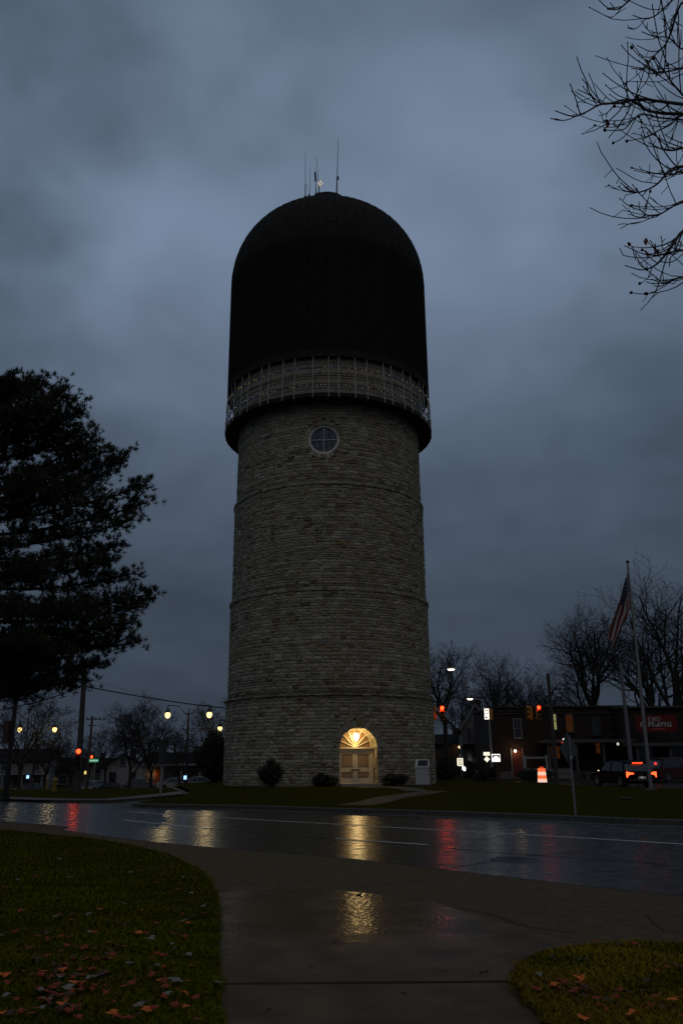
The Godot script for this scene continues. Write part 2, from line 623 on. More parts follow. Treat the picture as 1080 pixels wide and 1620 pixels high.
func build_ground() -> void:
	var far := MB.new()
	far.quad(Vector3(-700, -0.05, 300), Vector3(700, -0.05, 300), Vector3(700, -0.05, -50), Vector3(-700, -0.05, -50), Vector3.UP)
	var xs := [-700.0, -200.0, -8.0, -6.0, -4.0, -2.0, 0.0, 200.0, 700.0]
	var zs := [-50.0, -56.0, -80.0, -110.0, -140.0, -166.0, -300.0, -700.0]
	for i in xs.size() - 1:
		for j in zs.size() - 1:
			var q: Array[Vector3] = []
			for e in [[xs[i], zs[j]], [xs[i + 1], zs[j]], [xs[i + 1], zs[j + 1]], [xs[i], zs[j + 1]]]:
				q.append(Vector3(e[0], -0.05 + dip(e[0], e[1]), e[1]))
			far.quad(q[0], q[1], q[2], q[3], Vector3.UP)
	ground_piece("ground", far.mesh(), mats.far_ground, "dark open ground under the crossing and the neighbourhood")

	var road_outline := PackedVector2Array([Vector2(-120, -54), Vector2(-40, -54), Vector2(-8, -54), Vector2(4, -70), Vector2(70, -70), Vector2(70, -45), Vector2(60, 40), Vector2(14, 12), Vector2(-10, -8), Vector2(-60, -30), Vector2(-120, -45)])
	ground_piece("road", sheet(road_outline, 6.0, func(_x, _z): return 0.0).mesh(), mats.wet_asphalt, "wet dark asphalt of the crossing with lamp reflections")

	# near lawns
	var ll := smooth_line(PackedVector2Array([flat2(on(345, 1640, 0.05)), flat2(on(346, 1500, 0.05)), flat2(on(346, 1420, 0.05)), flat2(on(330, 1388, 0.05)), flat2(on(298, 1364, 0.05)), flat2(on(250, 1346, 0.05)), flat2(on(180, 1331, 0.05)), flat2(on(100, 1321, 0.05)), flat2(on(0, 1312, 0.05)), Vector2(-16, -28), Vector2(-30, -36)]), 5)
	var left := ll.duplicate()
	left.append_array(PackedVector2Array([Vector2(-45, -30), Vector2(-45, 12), Vector2(-0.8, 12), Vector2(-0.8, -3)]))
	var rl := smooth_line(PackedVector2Array([Vector2(2.6, -2.6), flat2(on(905, 1640, 0.05)), flat2(on(862, 1606, 0.05)), flat2(on(826, 1575, 0.05)), flat2(on(810, 1547, 0.05)), flat2(on(826, 1522, 0.05)), flat2(on(880, 1502, 0.05)), flat2(on(960, 1494, 0.05)), flat2(on(1080, 1490, 0.05)), Vector2(5.5, -7.6), Vector2(9, -4.5), Vector2(14, 2)]), 5)
	var right := rl.duplicate()
	right.append_array(PackedVector2Array([Vector2(14, 12), Vector2(3.0, 12), Vector2(2.7, 2)]))
	var low := func(x: float, z: float) -> float: return 0.045 + 0.012 * sin(x * 1.7 + z) + 0.01 * sin(z * 2.3)
	lawn_left = left
	lawn_right = right
	ground_piece("lawn", sheet(left, 0.8, low).mesh(), mats.lawn, "dark near lawn left of the path, strewn with red leaves")
	ground_piece("lawn", sheet(right, 0.5, low).mesh(), mats.lawn, "rounded corner of lawn at the lower right")
	for e in [[left, "soil edge of the near left lawn"], [right, "soil edge of the lower right lawn"]]:
		var skirt := MB.new()
		skirt.col = Color(0.03, 0.028, 0.018)
		var o: PackedVector2Array = e[0]
		for i in o.size():
			var a := o[i]
			var b := o[(i + 1) % o.size()]
			skirt.quad(Vector3(a.x, low.call(a.x, a.y), a.y), Vector3(b.x, low.call(b.x, b.y), b.y), Vector3(b.x, -0.04, b.y), Vector3(a.x, -0.04, a.y), Vector3(b.y - a.y, 0, a.x - b.x))
		ground_piece("lawn_edge", skirt.mesh(), mat("soil", Color(1, 1, 1), 1.0), e[1])

	# concrete between the lawns and the road: path slabs and the apron's slabs
	var gutter := smooth_line(PackedVector2Array([Vector2(-34, -42), flat2(on(0, 1300)), flat2(on(100, 1314)), flat2(on(200, 1328)), flat2(on(350, 1343)), flat2(on(540, 1358)), flat2(on(700, 1377)), flat2(on(890, 1399)), flat2(on(1080, 1419)), Vector2(7.5, -7.4), Vector2(14, 1)]), 4)
	var c := gutter.duplicate()
	c.append_array(PackedVector2Array([Vector2(14, 8), Vector2(-30, 8)]))
	var region: Array = [c]
	for lawn_ in [left, right]:
		var next: Array = []
		for r: PackedVector2Array in region:
			next.append_array(Geometry2D.clip_polygons(r, lawn_))
		region = next
	var keep: Array = []
	for r: PackedVector2Array in region:
		if r.size() > 6:
			keep.append(r)
	var path_all := PackedVector2Array([Vector2(-6, 8), Vector2(6, 8), Vector2(6, -8.0), flat2(on(915, 1499)), flat2(on(680, 1427)), flat2(on(560, 1412)), flat2(on(340, 1402))])
	var bands: Array = []
	var cuts := [8.0, -1.4, -4.1, -6.95, -14.0]
	for i in cuts.size() - 1:
		for p in Geometry2D.intersect_polygons(path_all, PackedVector2Array([Vector2(-8, cuts[i]), Vector2(8, cuts[i]), Vector2(8, cuts[i + 1] + 0.12), Vector2(-8, cuts[i + 1])])):
			bands.append(p)
	var path := thing("sidewalk", "wet brownish concrete path from the bottom edge to the road", "", Vector3.ZERO)
	path.remove_meta("category")
	path.set_meta("kind", "structure")
	slab_parts(path, keep, bands, 0.012, mats.wet_path)
	var apron := thing("road_apron", "dull concrete apron between the path and the asphalt", "", Vector3.ZERO)
	apron.remove_meta("category")
	apron.set_meta("kind", "structure")
	var cells: Array = []
	var u := Vector2(0.78, 0.62)
	for k in range(-3, 2):
		var a := Vector2(4.0, -9.3) + u * (k * 13.0)
		var side := Vector2(-0.35, 0.94) * 16.0
		for p in Geometry2D.clip_polygons(PackedVector2Array([a - side, a + u * 13.0 - side, a + u * 13.0 + side, a + side]), path_all):
			cells.append(p)
	slab_parts(apron, keep, cells, 0.008, mats.damp_concrete)
	part(apron, "joint", ribbon(gutter.slice(4, 34), 0.03, 0.0125).mesh(), mats.crack)
	for line in [[[690, 1432], [760, 1442], [830, 1466], [905, 1476]], [[1020, 1446], [1033, 1460], [1050, 1474], [1080, 1473]], [[560, 1402], [640, 1397], [700, 1390]]]:
		var pts := PackedVector2Array()
		for q in line:
			pts.append(flat2(on(q[0], q[1], 0.01)))
		part(apron, "crack", ribbon(pts, 0.016, 0.0145).mesh(), mats.crack)

	# the tower's lawn behind its kerb
	var kerb := smooth_line(PackedVector2Array([flat2(on(440, 1253, 0.2)) + Vector2(-8, -14), flat2(on(300, 1257, 0.15)), flat2(on(250, 1266, 0.12)), flat2(on(222, 1272, 0.05)), flat2(on(232, 1278)), flat2(on(400, 1281)), flat2(on(540, 1286)), flat2(on(700, 1291)), flat2(on(900, 1299)), flat2(on(1080, 1307)), Vector2(17, -15.5), Vector2(30, -5)]), 5)
	var lawn := kerb.duplicate()
	var back := PackedVector2Array([Vector2(44, -22), Vector2(30, -36), flat2(on(1080, 1248.5, 0.12)), flat2(on(900, 1245.5, 0.12)), flat2(on(800, 1242, 0.12)), flat2(on(740, 1240.5, 0.12)), Vector2(4, -63), Vector2(-8, -66)])
	lawn.append_array(back)
	lawn_tower = lawn
	ground_piece("lawn", sheet(lawn, 1.6, mound).mesh(), mats.lawn, "lawn rising gently round the foot of the tower")
	var kb := MB.new()
	var ring := kerb.duplicate()
	ring.append_array(back)
	for i in ring.size():
		var a := ring[i]
		var b := ring[(i + 1) % ring.size()]
		var o := Vector2(a.y - b.y, b.x - a.x).normalized()
		if Geometry2D.is_point_in_polygon((a + b) / 2.0 + o * 0.05, ring):
			o = -o
		var prof: Array[Vector2] = [Vector2(-0.02, 0.14), Vector2(0.0, 0.153), Vector2(0.14, 0.15), Vector2(0.165, 0.135), Vector2(0.19, 0.012), Vector2(0.62, 0.004)]
		for j in prof.size() - 1:
			var p := prof[j]
			var q := prof[j + 1]
			var t := Vector2(p.y - q.y, q.x - p.x)
			kb.quad(Vector3(a.x + o.x * p.x, p.y, a.y + o.y * p.x), Vector3(b.x + o.x * p.x, p.y, b.y + o.y * p.x), Vector3(b.x + o.x * q.x, q.y, b.y + o.y * q.x), Vector3(a.x + o.x * q.x, q.y, a.y + o.y * q.x), Vector3(o.x * t.x, t.y, o.y * t.x))
	ground_piece("kerb", kb.mesh(), mats.kerb_concrete, "concrete kerb and gutter round the tower's lawn")

	# the tower's two paths
	var lift := func(x: float, z: float) -> float: return mound(x, z)
	var walk := smooth_line(PackedVector2Array([flat2(on(560, 1273, 0.16)), flat2(on(590, 1267, 0.18)), flat2(on(618, 1260, 0.22)), flat2(on(655, 1254.5, 0.27)), flat2(on(690, 1250, 0.3))]), 6)
	ground_piece("path", ribbon(walk, 1.25, 0.008, lift).mesh(), mats.wet_path, "wet curved path from the kerb across the tower's lawn")
	var walk2 := smooth_line(PackedVector2Array([flat2(on(566, 1243, 0.42)), flat2(on(596, 1244.5, 0.36)), flat2(on(632, 1247, 0.3)), flat2(on(662, 1251, 0.28))]), 6)
	ground_piece("path", ribbon(walk2, 1.1, 0.013, lift).mesh(), mats.kerb_concrete, "pale path leading from the tower's door to the plaque stand")

	# verge with a walk across the side street on the left, and beyond the far road on the right
	var verge := PackedVector2Array([Vector2(-120, -64), Vector2(-40, -58), flat2(on(0, 1263, 0.1)), flat2(on(90, 1266, 0.1)), flat2(on(176, 1266.5, 0.1)), flat2(on(230, 1262, 0.1)), flat2(on(285, 1256.5, 0.1)), Vector2(-6, -66), Vector2(0, -74), Vector2(0, -140), Vector2(-120, -140)])
	ground_piece("verge", sheet(verge, 4.0, func(x, z): return 0.10 + dip(x, z)).mesh(), mats.lawn, "dark grass verge in front of the houses on the left")
	var vk := MB.new()
	for i in range(0, 9):
		var a := verge[i]
		var b := verge[i + 1]
		vk.quad(Vector3(a.x, 0.1, a.y), Vector3(b.x, 0.1, b.y), Vector3(b.x, -0.04, b.y), Vector3(a.x, -0.04, a.y), Vector3(0, 0, 1))
	ground_piece("kerb", vk.mesh(), mats.kerb_concrete, "kerb across the side street on the left")
	var side_walk := PackedVector2Array()
	for i in range(2, 8):
		side_walk.append(verge[i] + Vector2(-0.5, -1.0))
	ground_piece("sidewalk", ribbon(side_walk, 1.5, 0.105).mesh(), mats.kerb_concrete, "pale concrete walk along the far side of the side street")
	var rv := PackedVector2Array([Vector2(1, -74), Vector2(12, -69.5), Vector2(30, -66), Vector2(80, -58), Vector2(80, -140), Vector2(1, -140)])
	ground_piece("verge", sheet(rv, 5.0, func(_x, _z): return 0.12).mesh(), mats.lawn, "dark grass before the brick buildings on the right")
	var rk := MB.new()
	for i in 3:
		var a := rv[i]
		var b := rv[i + 1]
		rk.quad(Vector3(a.x, 0.12, a.y), Vector3(b.x, 0.12, b.y), Vector3(b.x, -0.04, b.y), Vector3(a.x, -0.04, a.y), Vector3(0, 0, 1))
	ground_piece("kerb", rk.mesh(), mats.kerb_concrete, "kerb along the far road on the right")

	# road paint, seams and the manhole cover
	var solid := smooth_line(PackedVector2Array([flat2(on(200, 1284)), flat2(on(350, 1293.5)), flat2(on(540, 1304.5)), flat2(on(800, 1319)), flat2(on(1080, 1335.5)), Vector2(12, -12)]), 6)
	ground_piece("road_marking", ribbon(solid, 0.11, 0.004).mesh(), mats.road_paint, "long solid white line along the far lane")
	ground_piece("road_marking", ribbon(smooth_line(PackedVector2Array([flat2(on(196, 1297.5)), flat2(on(250, 1303)), flat2(on(330, 1311))]), 4), 0.11, 0.004).mesh(), mats.road_paint, "left dash of the broken white lane line")
	ground_piece("road_marking", ribbon(smooth_line(PackedVector2Array([flat2(on(530, 1327)), flat2(on(600, 1331.5)), flat2(on(676, 1336.5))]), 4), 0.11, 0.004).mesh(), mats.road_paint, "white dash of the lane line below the door's reflection")
	var k := 0
	for line in [[[330, 1311], [530, 1328.5], [700, 1341], [800, 1350], [1000, 1364], [1080, 1372]], [[690, 1377], [745, 1369], [800, 1359], [880, 1350], [930, 1348]], [[690, 1338], [740, 1330], [780, 1326]], [[380, 1287], [460, 1291], [520, 1293]]]:
		var pts := PackedVector2Array()
		for q in line:
			pts.append(flat2(on(q[0], q[1] + rng.randf_range(-0.6, 0.6))))
		pts = smooth_line(pts, 6)
		for i in pts.size():
			pts[i] += Vector2(rng.randf_range(-0.02, 0.02), rng.randf_range(-0.02, 0.02))
		ground_piece("road_seam", ribbon(pts, [0.05, 0.035, 0.03, 0.03][k], 0.003).mesh(), mats.crack, ["long dark seam between the lanes", "tarred crack running past the manhole cover", "short tarred crack in the far lane by the red reflection", "tarred crack beside the far white line"][k])
		k += 1
	var hole := thing("manhole_cover", "round dark iron manhole cover set in the wet road", "manhole cover", on(815, 1360) + Vector3(0, 0.002, 0))
	var mb := MB.new()
	mb.lathe(Vector3.ZERO, PackedVector2Array([Vector2(0.0, 0.006), Vector2(0.31, 0.006), Vector2(0.31, 0.0)]), 32, false)
	part(hole, "lid", mb.mesh(), mat("wet_iron", Color(0.02, 0.02, 0.021), 0.5, 0.4))
	mb = MB.new()
	mb.lathe(Vector3.ZERO, PackedVector2Array([Vector2(0.325, 0.0), Vector2(0.325, 0.009), Vector2(0.40, 0.007), Vector2(0.42, 0.0)]), 32, false)
	part(hole, "rim", mb.mesh(), mats.wet_iron)
	for r in [0.08, 0.16, 0.24]:
		mb = MB.new()
		mb.lathe(Vector3.ZERO, PackedVector2Array([Vector2(r - 0.012, 0.006), Vector2(r - 0.01, 0.011), Vector2(r + 0.01, 0.011), Vector2(r + 0.012, 0.006)]), 28, false)
		part(hole, "rib", mb.mesh(), mats.wet_iron)


var lawn_left: PackedVector2Array
var lawn_right: PackedVector2Array
var lawn_tower: PackedVector2Array


# ---------------------------------------------------------------- the tower
func ring_at(a: float, r: float, y: float) -> Vector3:
	return Vector3(r * sin(a), y, r * cos(a))


func stone(mb: MB, a0: float, a1: float, y0: float, y1: float, r: float) -> void:
	var ja := 0.010 / r
	var j := [rng.randf_range(0, 0.035), rng.randf_range(0, 0.035), rng.randf_range(0, 0.035), rng.randf_range(0, 0.035)]
	var p0 := a0 + ja * rng.randf_range(0.3, 1.6)
	var p1 := a1 - ja * rng.randf_range(0.3, 1.6)
	var b := y0 + rng.randf_range(0.004, 0.014)
	var t := y1 - rng.randf_range(0.004, 0.014)
	var push := rng.randf_range(0.0, 0.032)
	var A := ring_at(p0, r + j[0] + push, b)
	var B := ring_at(p1, r + j[1] + push, b)
	var C := ring_at(p1, r + j[2] + push, t)
	var D := ring_at(p0, r + j[3] + push, t)
	var pm := lerpf(p0, p1, rng.randf_range(0.3, 0.7))
	var M := ring_at(pm, r + 0.03 + push + rng.randf_range(0.0, 0.04), lerpf(b, t, rng.randf_range(0.3, 0.7)))
	var out := ring_at(pm, 1, 0)
	mb.flat(A, B, M, out)
	mb.flat(B, C, M, out)
	mb.flat(C, D, M, out)
	mb.flat(D, A, M, out)
	var ri := r - 0.09
	var A2 := ring_at(p0, ri, b)
	var B2 := ring_at(p1, ri, b)
	var C2 := ring_at(p1, ri, t)
	var D2 := ring_at(p0, ri, t)
	mb.quad(A, B, B2, A2, Vector3.DOWN)
	mb.quad(D, C, C2, D2, Vector3.UP)
	mb.quad(A, D, D2, A2, ring_at(p0 - PI / 2.0, 1, 0))
	mb.quad(B, C, C2, B2, ring_at(p1 + PI / 2.0, 1, 0))


func stone_tint(a: float, y: float) -> Color:
	var k := rng.randf()
	var c := Color(0.40, 0.36, 0.265)
	if k < 0.10:
		c = Color(0.30, 0.24, 0.17)
	elif k < 0.16:
		c = Color(0.36, 0.28, 0.17)
	elif k < 0.30:
		c = Color(0.31, 0.295, 0.235)
	elif k < 0.325:
		c = Color(0.19, 0.16, 0.12)
	elif k < 0.50:
		c = Color(0.47, 0.44, 0.34)
	var warm := clampf(sin(a * 1.7 + 0.2) * 0.5 + sin(y * 0.31) * 0.25, 0.0, 0.5)
	c = c.lerp(Color(0.31, 0.25, 0.17), warm * 0.4)
	return c * rng.randf_range(0.94, 1.24) * (0.62 if in_ledge_shade(y) else 1.0)


# courses just above and below each ledge, their tint darkened to paint its shade
func in_ledge_shade(y: float) -> bool:
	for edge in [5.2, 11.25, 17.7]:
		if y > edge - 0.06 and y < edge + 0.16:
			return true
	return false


func tier_radius(y: float) -> float:
	if y < 5.2:
		return 6.40
	if y < 11.25:
		return 6.29
	if y < 17.7:
		return 6.20
	return 6.09


# the free stretches of a course, as arcs, after the door and the round window are taken out
func open_arcs(y0: float, y1: float, r: float) -> Array:
	var cut: Array = []
	if y1 > 0.0 and y0 < DOOR_SPRING + 1.62:
		var half := DOOR_HALF + 0.01
		if y1 > DOOR_SPRING:
			var dy := maxf(0.0, y0 - DOOR_SPRING)
			half = sqrt(maxf(0.0, 1.40 * 1.40 - dy * dy))
		if half > 0.02:
			cut.append([DOOR_ANGLE - asin(half / r), DOOR_ANGLE + asin(half / r)])
	if y1 > WINDOW_Y - 1.32 and y0 < WINDOW_Y + 1.32:
		var dy := 0.0
		if y0 > WINDOW_Y:
			dy = y0 - WINDOW_Y
		elif y1 < WINDOW_Y:
			dy = WINDOW_Y - y1
		var half := sqrt(maxf(0.0, 1.20 * 1.20 - dy * dy))
		if half > 0.02:
			cut.append([WINDOW_ANGLE - asin(half / r), WINDOW_ANGLE + asin(half / r)])
	var arcs: Array = []
	if cut.is_empty():
		return [[-PI, PI]]
	arcs.append([cut[0][1], TAU + cut[0][0]])
	return arcs


func build_tower() -> void:
	var tower := thing("water_tower", "tall round limestone water tower with black domed tank and lit arched door", "water tower", TOWER)
	var rest := MB.new()
	var core := MB.new()
	var seen: Array = []
	var y := 0.0
	while y < 25.45:
		var h := rng.randf_range(0.11, 0.24)
		for edge in [5.2, 11.25, 17.7, 25.5]:
			if y < edge and y + h > edge - 0.09:
				h = edge - y
		var r := tier_radius(y + 0.01)
		var lip: float = (0.10 if y < 6.0 else 0.065) if tier_radius(y + h + 0.05) < r else 0.0
		for arc in open_arcs(y, y + h, r):
			# mortar bed behind the stones
			var n := int((arc[1] - arc[0]) * 9.0) + 1
			for k in n:
				var p: float = lerpf(arc[0], arc[1], float(k) / n)
				var q: float = lerpf(arc[0], arc[1], float(k + 1) / n)
				core.quad(ring_at(p, r - 0.014, y), ring_at(q, r - 0.014, y), ring_at(q, r - 0.014, y + h), ring_at(p, r - 0.014, y + h), ring_at((p + q) / 2.0, 1, 0))
			var a: float = arc[0]
			while a < arc[1] - 0.0001:
				var w := rng.randf_range(0.20, 0.64) * (0.72 + h * 1.6) / r
				if a + w > arc[1] - 0.25 / r:
					w = arc[1] - a
					if w * r > 1.1:
						w *= 0.5
				var mid: float = a + w / 2.0
				var facing := cos(mid - 0.016)
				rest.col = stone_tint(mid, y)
				if facing > 0.5 and y < 5.0 and w * r * h > 0.092 and seen.size() < 300:
					var mb := MB.new()
					mb.col = rest.col
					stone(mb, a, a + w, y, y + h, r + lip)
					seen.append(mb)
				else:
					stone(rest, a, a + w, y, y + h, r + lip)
				a += w
		if lip > 0.0:
			for k in 72:
				var p := TAU * k / 72
				var q := TAU * (k + 1) / 72
				core.quad(ring_at(p, r + 0.06, y + h - 0.015), ring_at(q, r + 0.06, y + h - 0.015), ring_at(q, r - 0.3, y + h + 0.02), ring_at(p, r - 0.3, y + h + 0.02), Vector3.UP)
		y += h
	part(tower, "mortar_core", core.mesh(), mats.mortar)
	for mb: MB in seen:
		part(tower, "stone", mb.mesh(), mats.limestone)
	part(tower, "stone_courses", rest.mesh(), mats.limestone).set_meta("kind", "stuff")

	tower_door(tower)
	tower_window(tower)
	tower_gallery(tower)
	tower_tank(tower)


func tower_door(tower: Node3D) -> void:
	var turn := Basis(Vector3.UP, DOOR_ANGLE)
	var face := 5.62
	var R := 6.40
	# jamb stones and the stones of the arch
	for s in [-1.0, 1.0]:
		var y := 0.30
		while y < DOOR_SPRING - 0.02:
			var h := minf(rng.randf_range(0.17, 0.30), DOOR_SPRING - y)
			if DOOR_SPRING - y - h < 0.12:
				h = DOOR_SPRING - y
			var mb := MB.new()
			mb.col = Color(0.44, 0.38, 0.29) * rng.randf_range(0.6, 1.15)
			var x := DOOR_HALF + rng.randf_range(0.0, 0.04)
			var cut := rng.randf_range(5.9, 6.15)
			for z in [[face - 0.1, cut - 0.008], [cut + 0.008, sqrt(R * R - x * x) - 0.03]]:
				var xx := x + rng.randf_range(0.0, 0.03)
				mb.box(Vector3(s * (xx + 0.12), y + h / 2.0, (z[0] + z[1]) / 2.0), Vector3(0.24, h - 0.018, z[1] - z[0]))
			place(part(tower, "jamb_stone", mb.mesh(), mats.limestone), turn)
			y += h
		var bed := MB.new()
		bed.box(Vector3(s * (DOOR_HALF + 0.22), DOOR_SPRING / 2.0 + 0.1, 5.9), Vector3(0.26, DOOR_SPRING, 0.8))
		place(part(tower, "mortar_bed", bed.mesh(), mats.mortar), turn)
	var n := 15
	for k in n:
		var p0 := PI * k / n + 0.008
		var p1 := PI * (k + 1) / n - 0.008
		var ro := 1.50 + rng.randf_range(-0.07, 0.12)
		if k == n / 2:
			ro = 1.6
		var mb := MB.new()
		mb.col = stone_tint(0.9, 3.0) * 0.95
		var ri := DOOR_HALF + rng.randf_range(0.0, 0.03)
		var q: Array[Vector3] = []
		var ff := rng.randf_range(0.02, 0.06)
		for e in [[p0, ri], [p1, ri], [p1, ro], [p0, ro]]:
			var x: float = cos(e[0]) * e[1]
			var yy: float = DOOR_SPRING + sin(e[0]) * e[1]
			q.append(Vector3(x, yy, face - 0.12))
			q.append(Vector3(x, yy, sqrt(R * R - x * x) + ff))
		mb.quad(q[1], q[3], q[5], q[7], Vector3.BACK)
		var inward := -Vector3(cos((p0 + p1) / 2.0), sin((p0 + p1) / 2.0), 0)
		mb.quad(q[0], q[2], q[3], q[1], inward)
		mb.quad(q[4], q[6], q[7], q[5], -inward)
		mb.quad(q[0], q[1], q[7], q[6], Vector3(sin(p0), -cos(p0), 0))
		mb.quad(q[2], q[3], q[5], q[4], Vector3(-sin(p1), cos(p1), 0))
		place(part(tower, "arch_stone", mb.mesh(), mats.limestone), turn)
	var fill := MB.new()
	for k in 24:
		var p0 := PI * k / 24
		var p1 := PI * (k + 1) / 24
		var q: Array[Vector3] = []
		for e in [[p0, 1.10], [p1, 1.10], [p1, 1.62], [p0, 1.62]]:
			var x: float = cos(e[0]) * e[1]
			q.append(Vector3(x, DOOR_SPRING + sin(e[0]) * e[1], sqrt(R * R - x * x) - 0.045))
		fill.quad(q[0], q[1], q[2], q[3], Vector3.BACK)
		fill.quad(Vector3(q[0].x, q[0].y, face - 0.1), Vector3(q[1].x, q[1].y, face - 0.1), q[1], q[0], -Vector3(cos(p0), sin(p0), 0))
	place(part(tower, "mortar_arch", fill.mesh(), mats.mortar), turn)

	# door frame, two leaves, fanlight
	var fr := MB.new()
	fr.box(Vector3(-0.99, 1.35, face), Vector3(0.11, 1.96, 0.12))
	fr.box(Vector3(0.99, 1.35, face), Vector3(0.11, 1.96, 0.12))
	fr.box(Vector3(0, 2.20, face), Vector3(1.87, 0.14, 0.12))
	fr.box(Vector3(0, 2.315, face + 0.03), Vector3(2.08, 0.09, 0.2))
	for k in 20:
		var p0 := PI * k / 20
		var p1 := PI * (k + 1) / 20
		var m := (p0 + p1) / 2.0
		fr.box(Vector3(cos(m) * 0.985, 2.36 + sin(m) * 0.985, face), Vector3(0.11, 0.985 * (p1 - p0) + 0.012, 0.12), Basis(Vector3.BACK, m))
	place(part(tower, "door_frame", fr.mesh(), mats.cream_paint), turn)
	for s in [-1.0, 1.0]:
		var leaf := MB.new()
		var cx: float = s * 0.467
		leaf.box(Vector3(cx, 1.30, face - 0.03), Vector3(0.925, 1.66, 0.04))
		for st in [-0.40, 0.40]:
			leaf.box(Vector3(cx + st, 1.30, face), Vector3(0.125, 1.66, 0.045))
		for ry in [0.60, 1.16, 2.07]:
			leaf.box(Vector3(cx, ry, face), Vector3(0.675, 0.26 if ry < 0.7 else 0.2 if ry < 1.5 else 0.12, 0.044))
		var lf := part(tower, "door", leaf.mesh(), mats.cream_paint)
		place(lf, turn)
		for pan in [[0.895, 0.33], [1.635, 0.72]]:
			var pb := MB.new()
			pb.box(Vector3(cx, pan[0], face - 0.006), Vector3(0.62, pan[1] - 0.03, 0.012))
			pb.box(Vector3(cx, pan[0], face + 0.004), Vector3(0.50, pan[1] - 0.15, 0.012))
			part(lf, "panel", pb.mesh(), mats.tan_paint)
	var hb := MB.new()
	hb.tube(PackedVector3Array([Vector3(-0.32, 1.16, face + 0.07), Vector3(-0.2, 1.17, face + 0.1), Vector3(0.2, 1.17, face + 0.1), Vector3(0.32, 1.16, face + 0.07)]), PackedFloat32Array([0.012, 0.032, 0.032, 0.012]), 8)
	hb.box(Vector3(-0.16, 1.165, face + 0.05), Vector3(0.06, 0.09, 0.06))
	hb.box(Vector3(0.16, 1.165, face + 0.05), Vector3(0.06, 0.09, 0.06))
	place(part(tower, "handle", hb.mesh(), mats.dark_metal), turn)
	var sill := MB.new()
	sill.box(Vector3(0.06, 0.405, 6.13), Vector3(2.28, 0.13, 1.12))
	place(part(tower, "doorstep", sill.mesh(), mat("step_stone", Color(0.26, 0.22, 0.17), 0.8)), turn)
	var fan := MB.new()
	var glass_pts := PackedVector2Array([Vector2(-0.94, 2.36)])
	for k in 17:
		glass_pts.append(Vector2(-cos(PI * k / 16.0) * 0.94, 2.36 + sin(PI * k / 16.0) * 0.94))
	fan.prism(PackedVector2Array(glass_pts.slice(1)), face - 0.045, face - 0.035)
	var fp := part(tower, "fanlight", fan.mesh(), mat("fan_glass", Color(0.16, 0.10, 0.055), 0.35))
	place(fp, turn)
	for k in range(1, 8):
		var a := PI * k / 8.0
		var mb := MB.new()
		mb.bar(Vector3(cos(a) * 0.12, 2.36 + sin(a) * 0.12, face - 0.005), Vector3(cos(a) * 0.94, 2.36 + sin(a) * 0.94, face - 0.005), 0.035, 0.045)
		part(fp, "muntin", mb.mesh(), mats.cream_paint)
	var hub := MB.new()
	hub.lathe(Vector3.ZERO, PackedVector2Array([Vector2(0.14, -0.03), Vector2(0.14, 0.03), Vector2(0.0, 0.03)]), 16, false, PI / 2, 3 * PI / 2)
	part(fp, "hub", hub.mesh(), mats.cream_paint, Vector3(0, 2.36, face), Vector3(PI / 2, 0, 0))
	var wallback := MB.new()
	wallback.box(Vector3(0, 1.9, face - 0.2), Vector3(2.7, 3.8, 0.06))
	place(part(tower, "back_wall", wallback.mesh(), mats.mortar), turn)


func place(o: MeshInstance3D, turn: Basis) -> void:
	o.transform = Transform3D(turn, Vector3.ZERO)


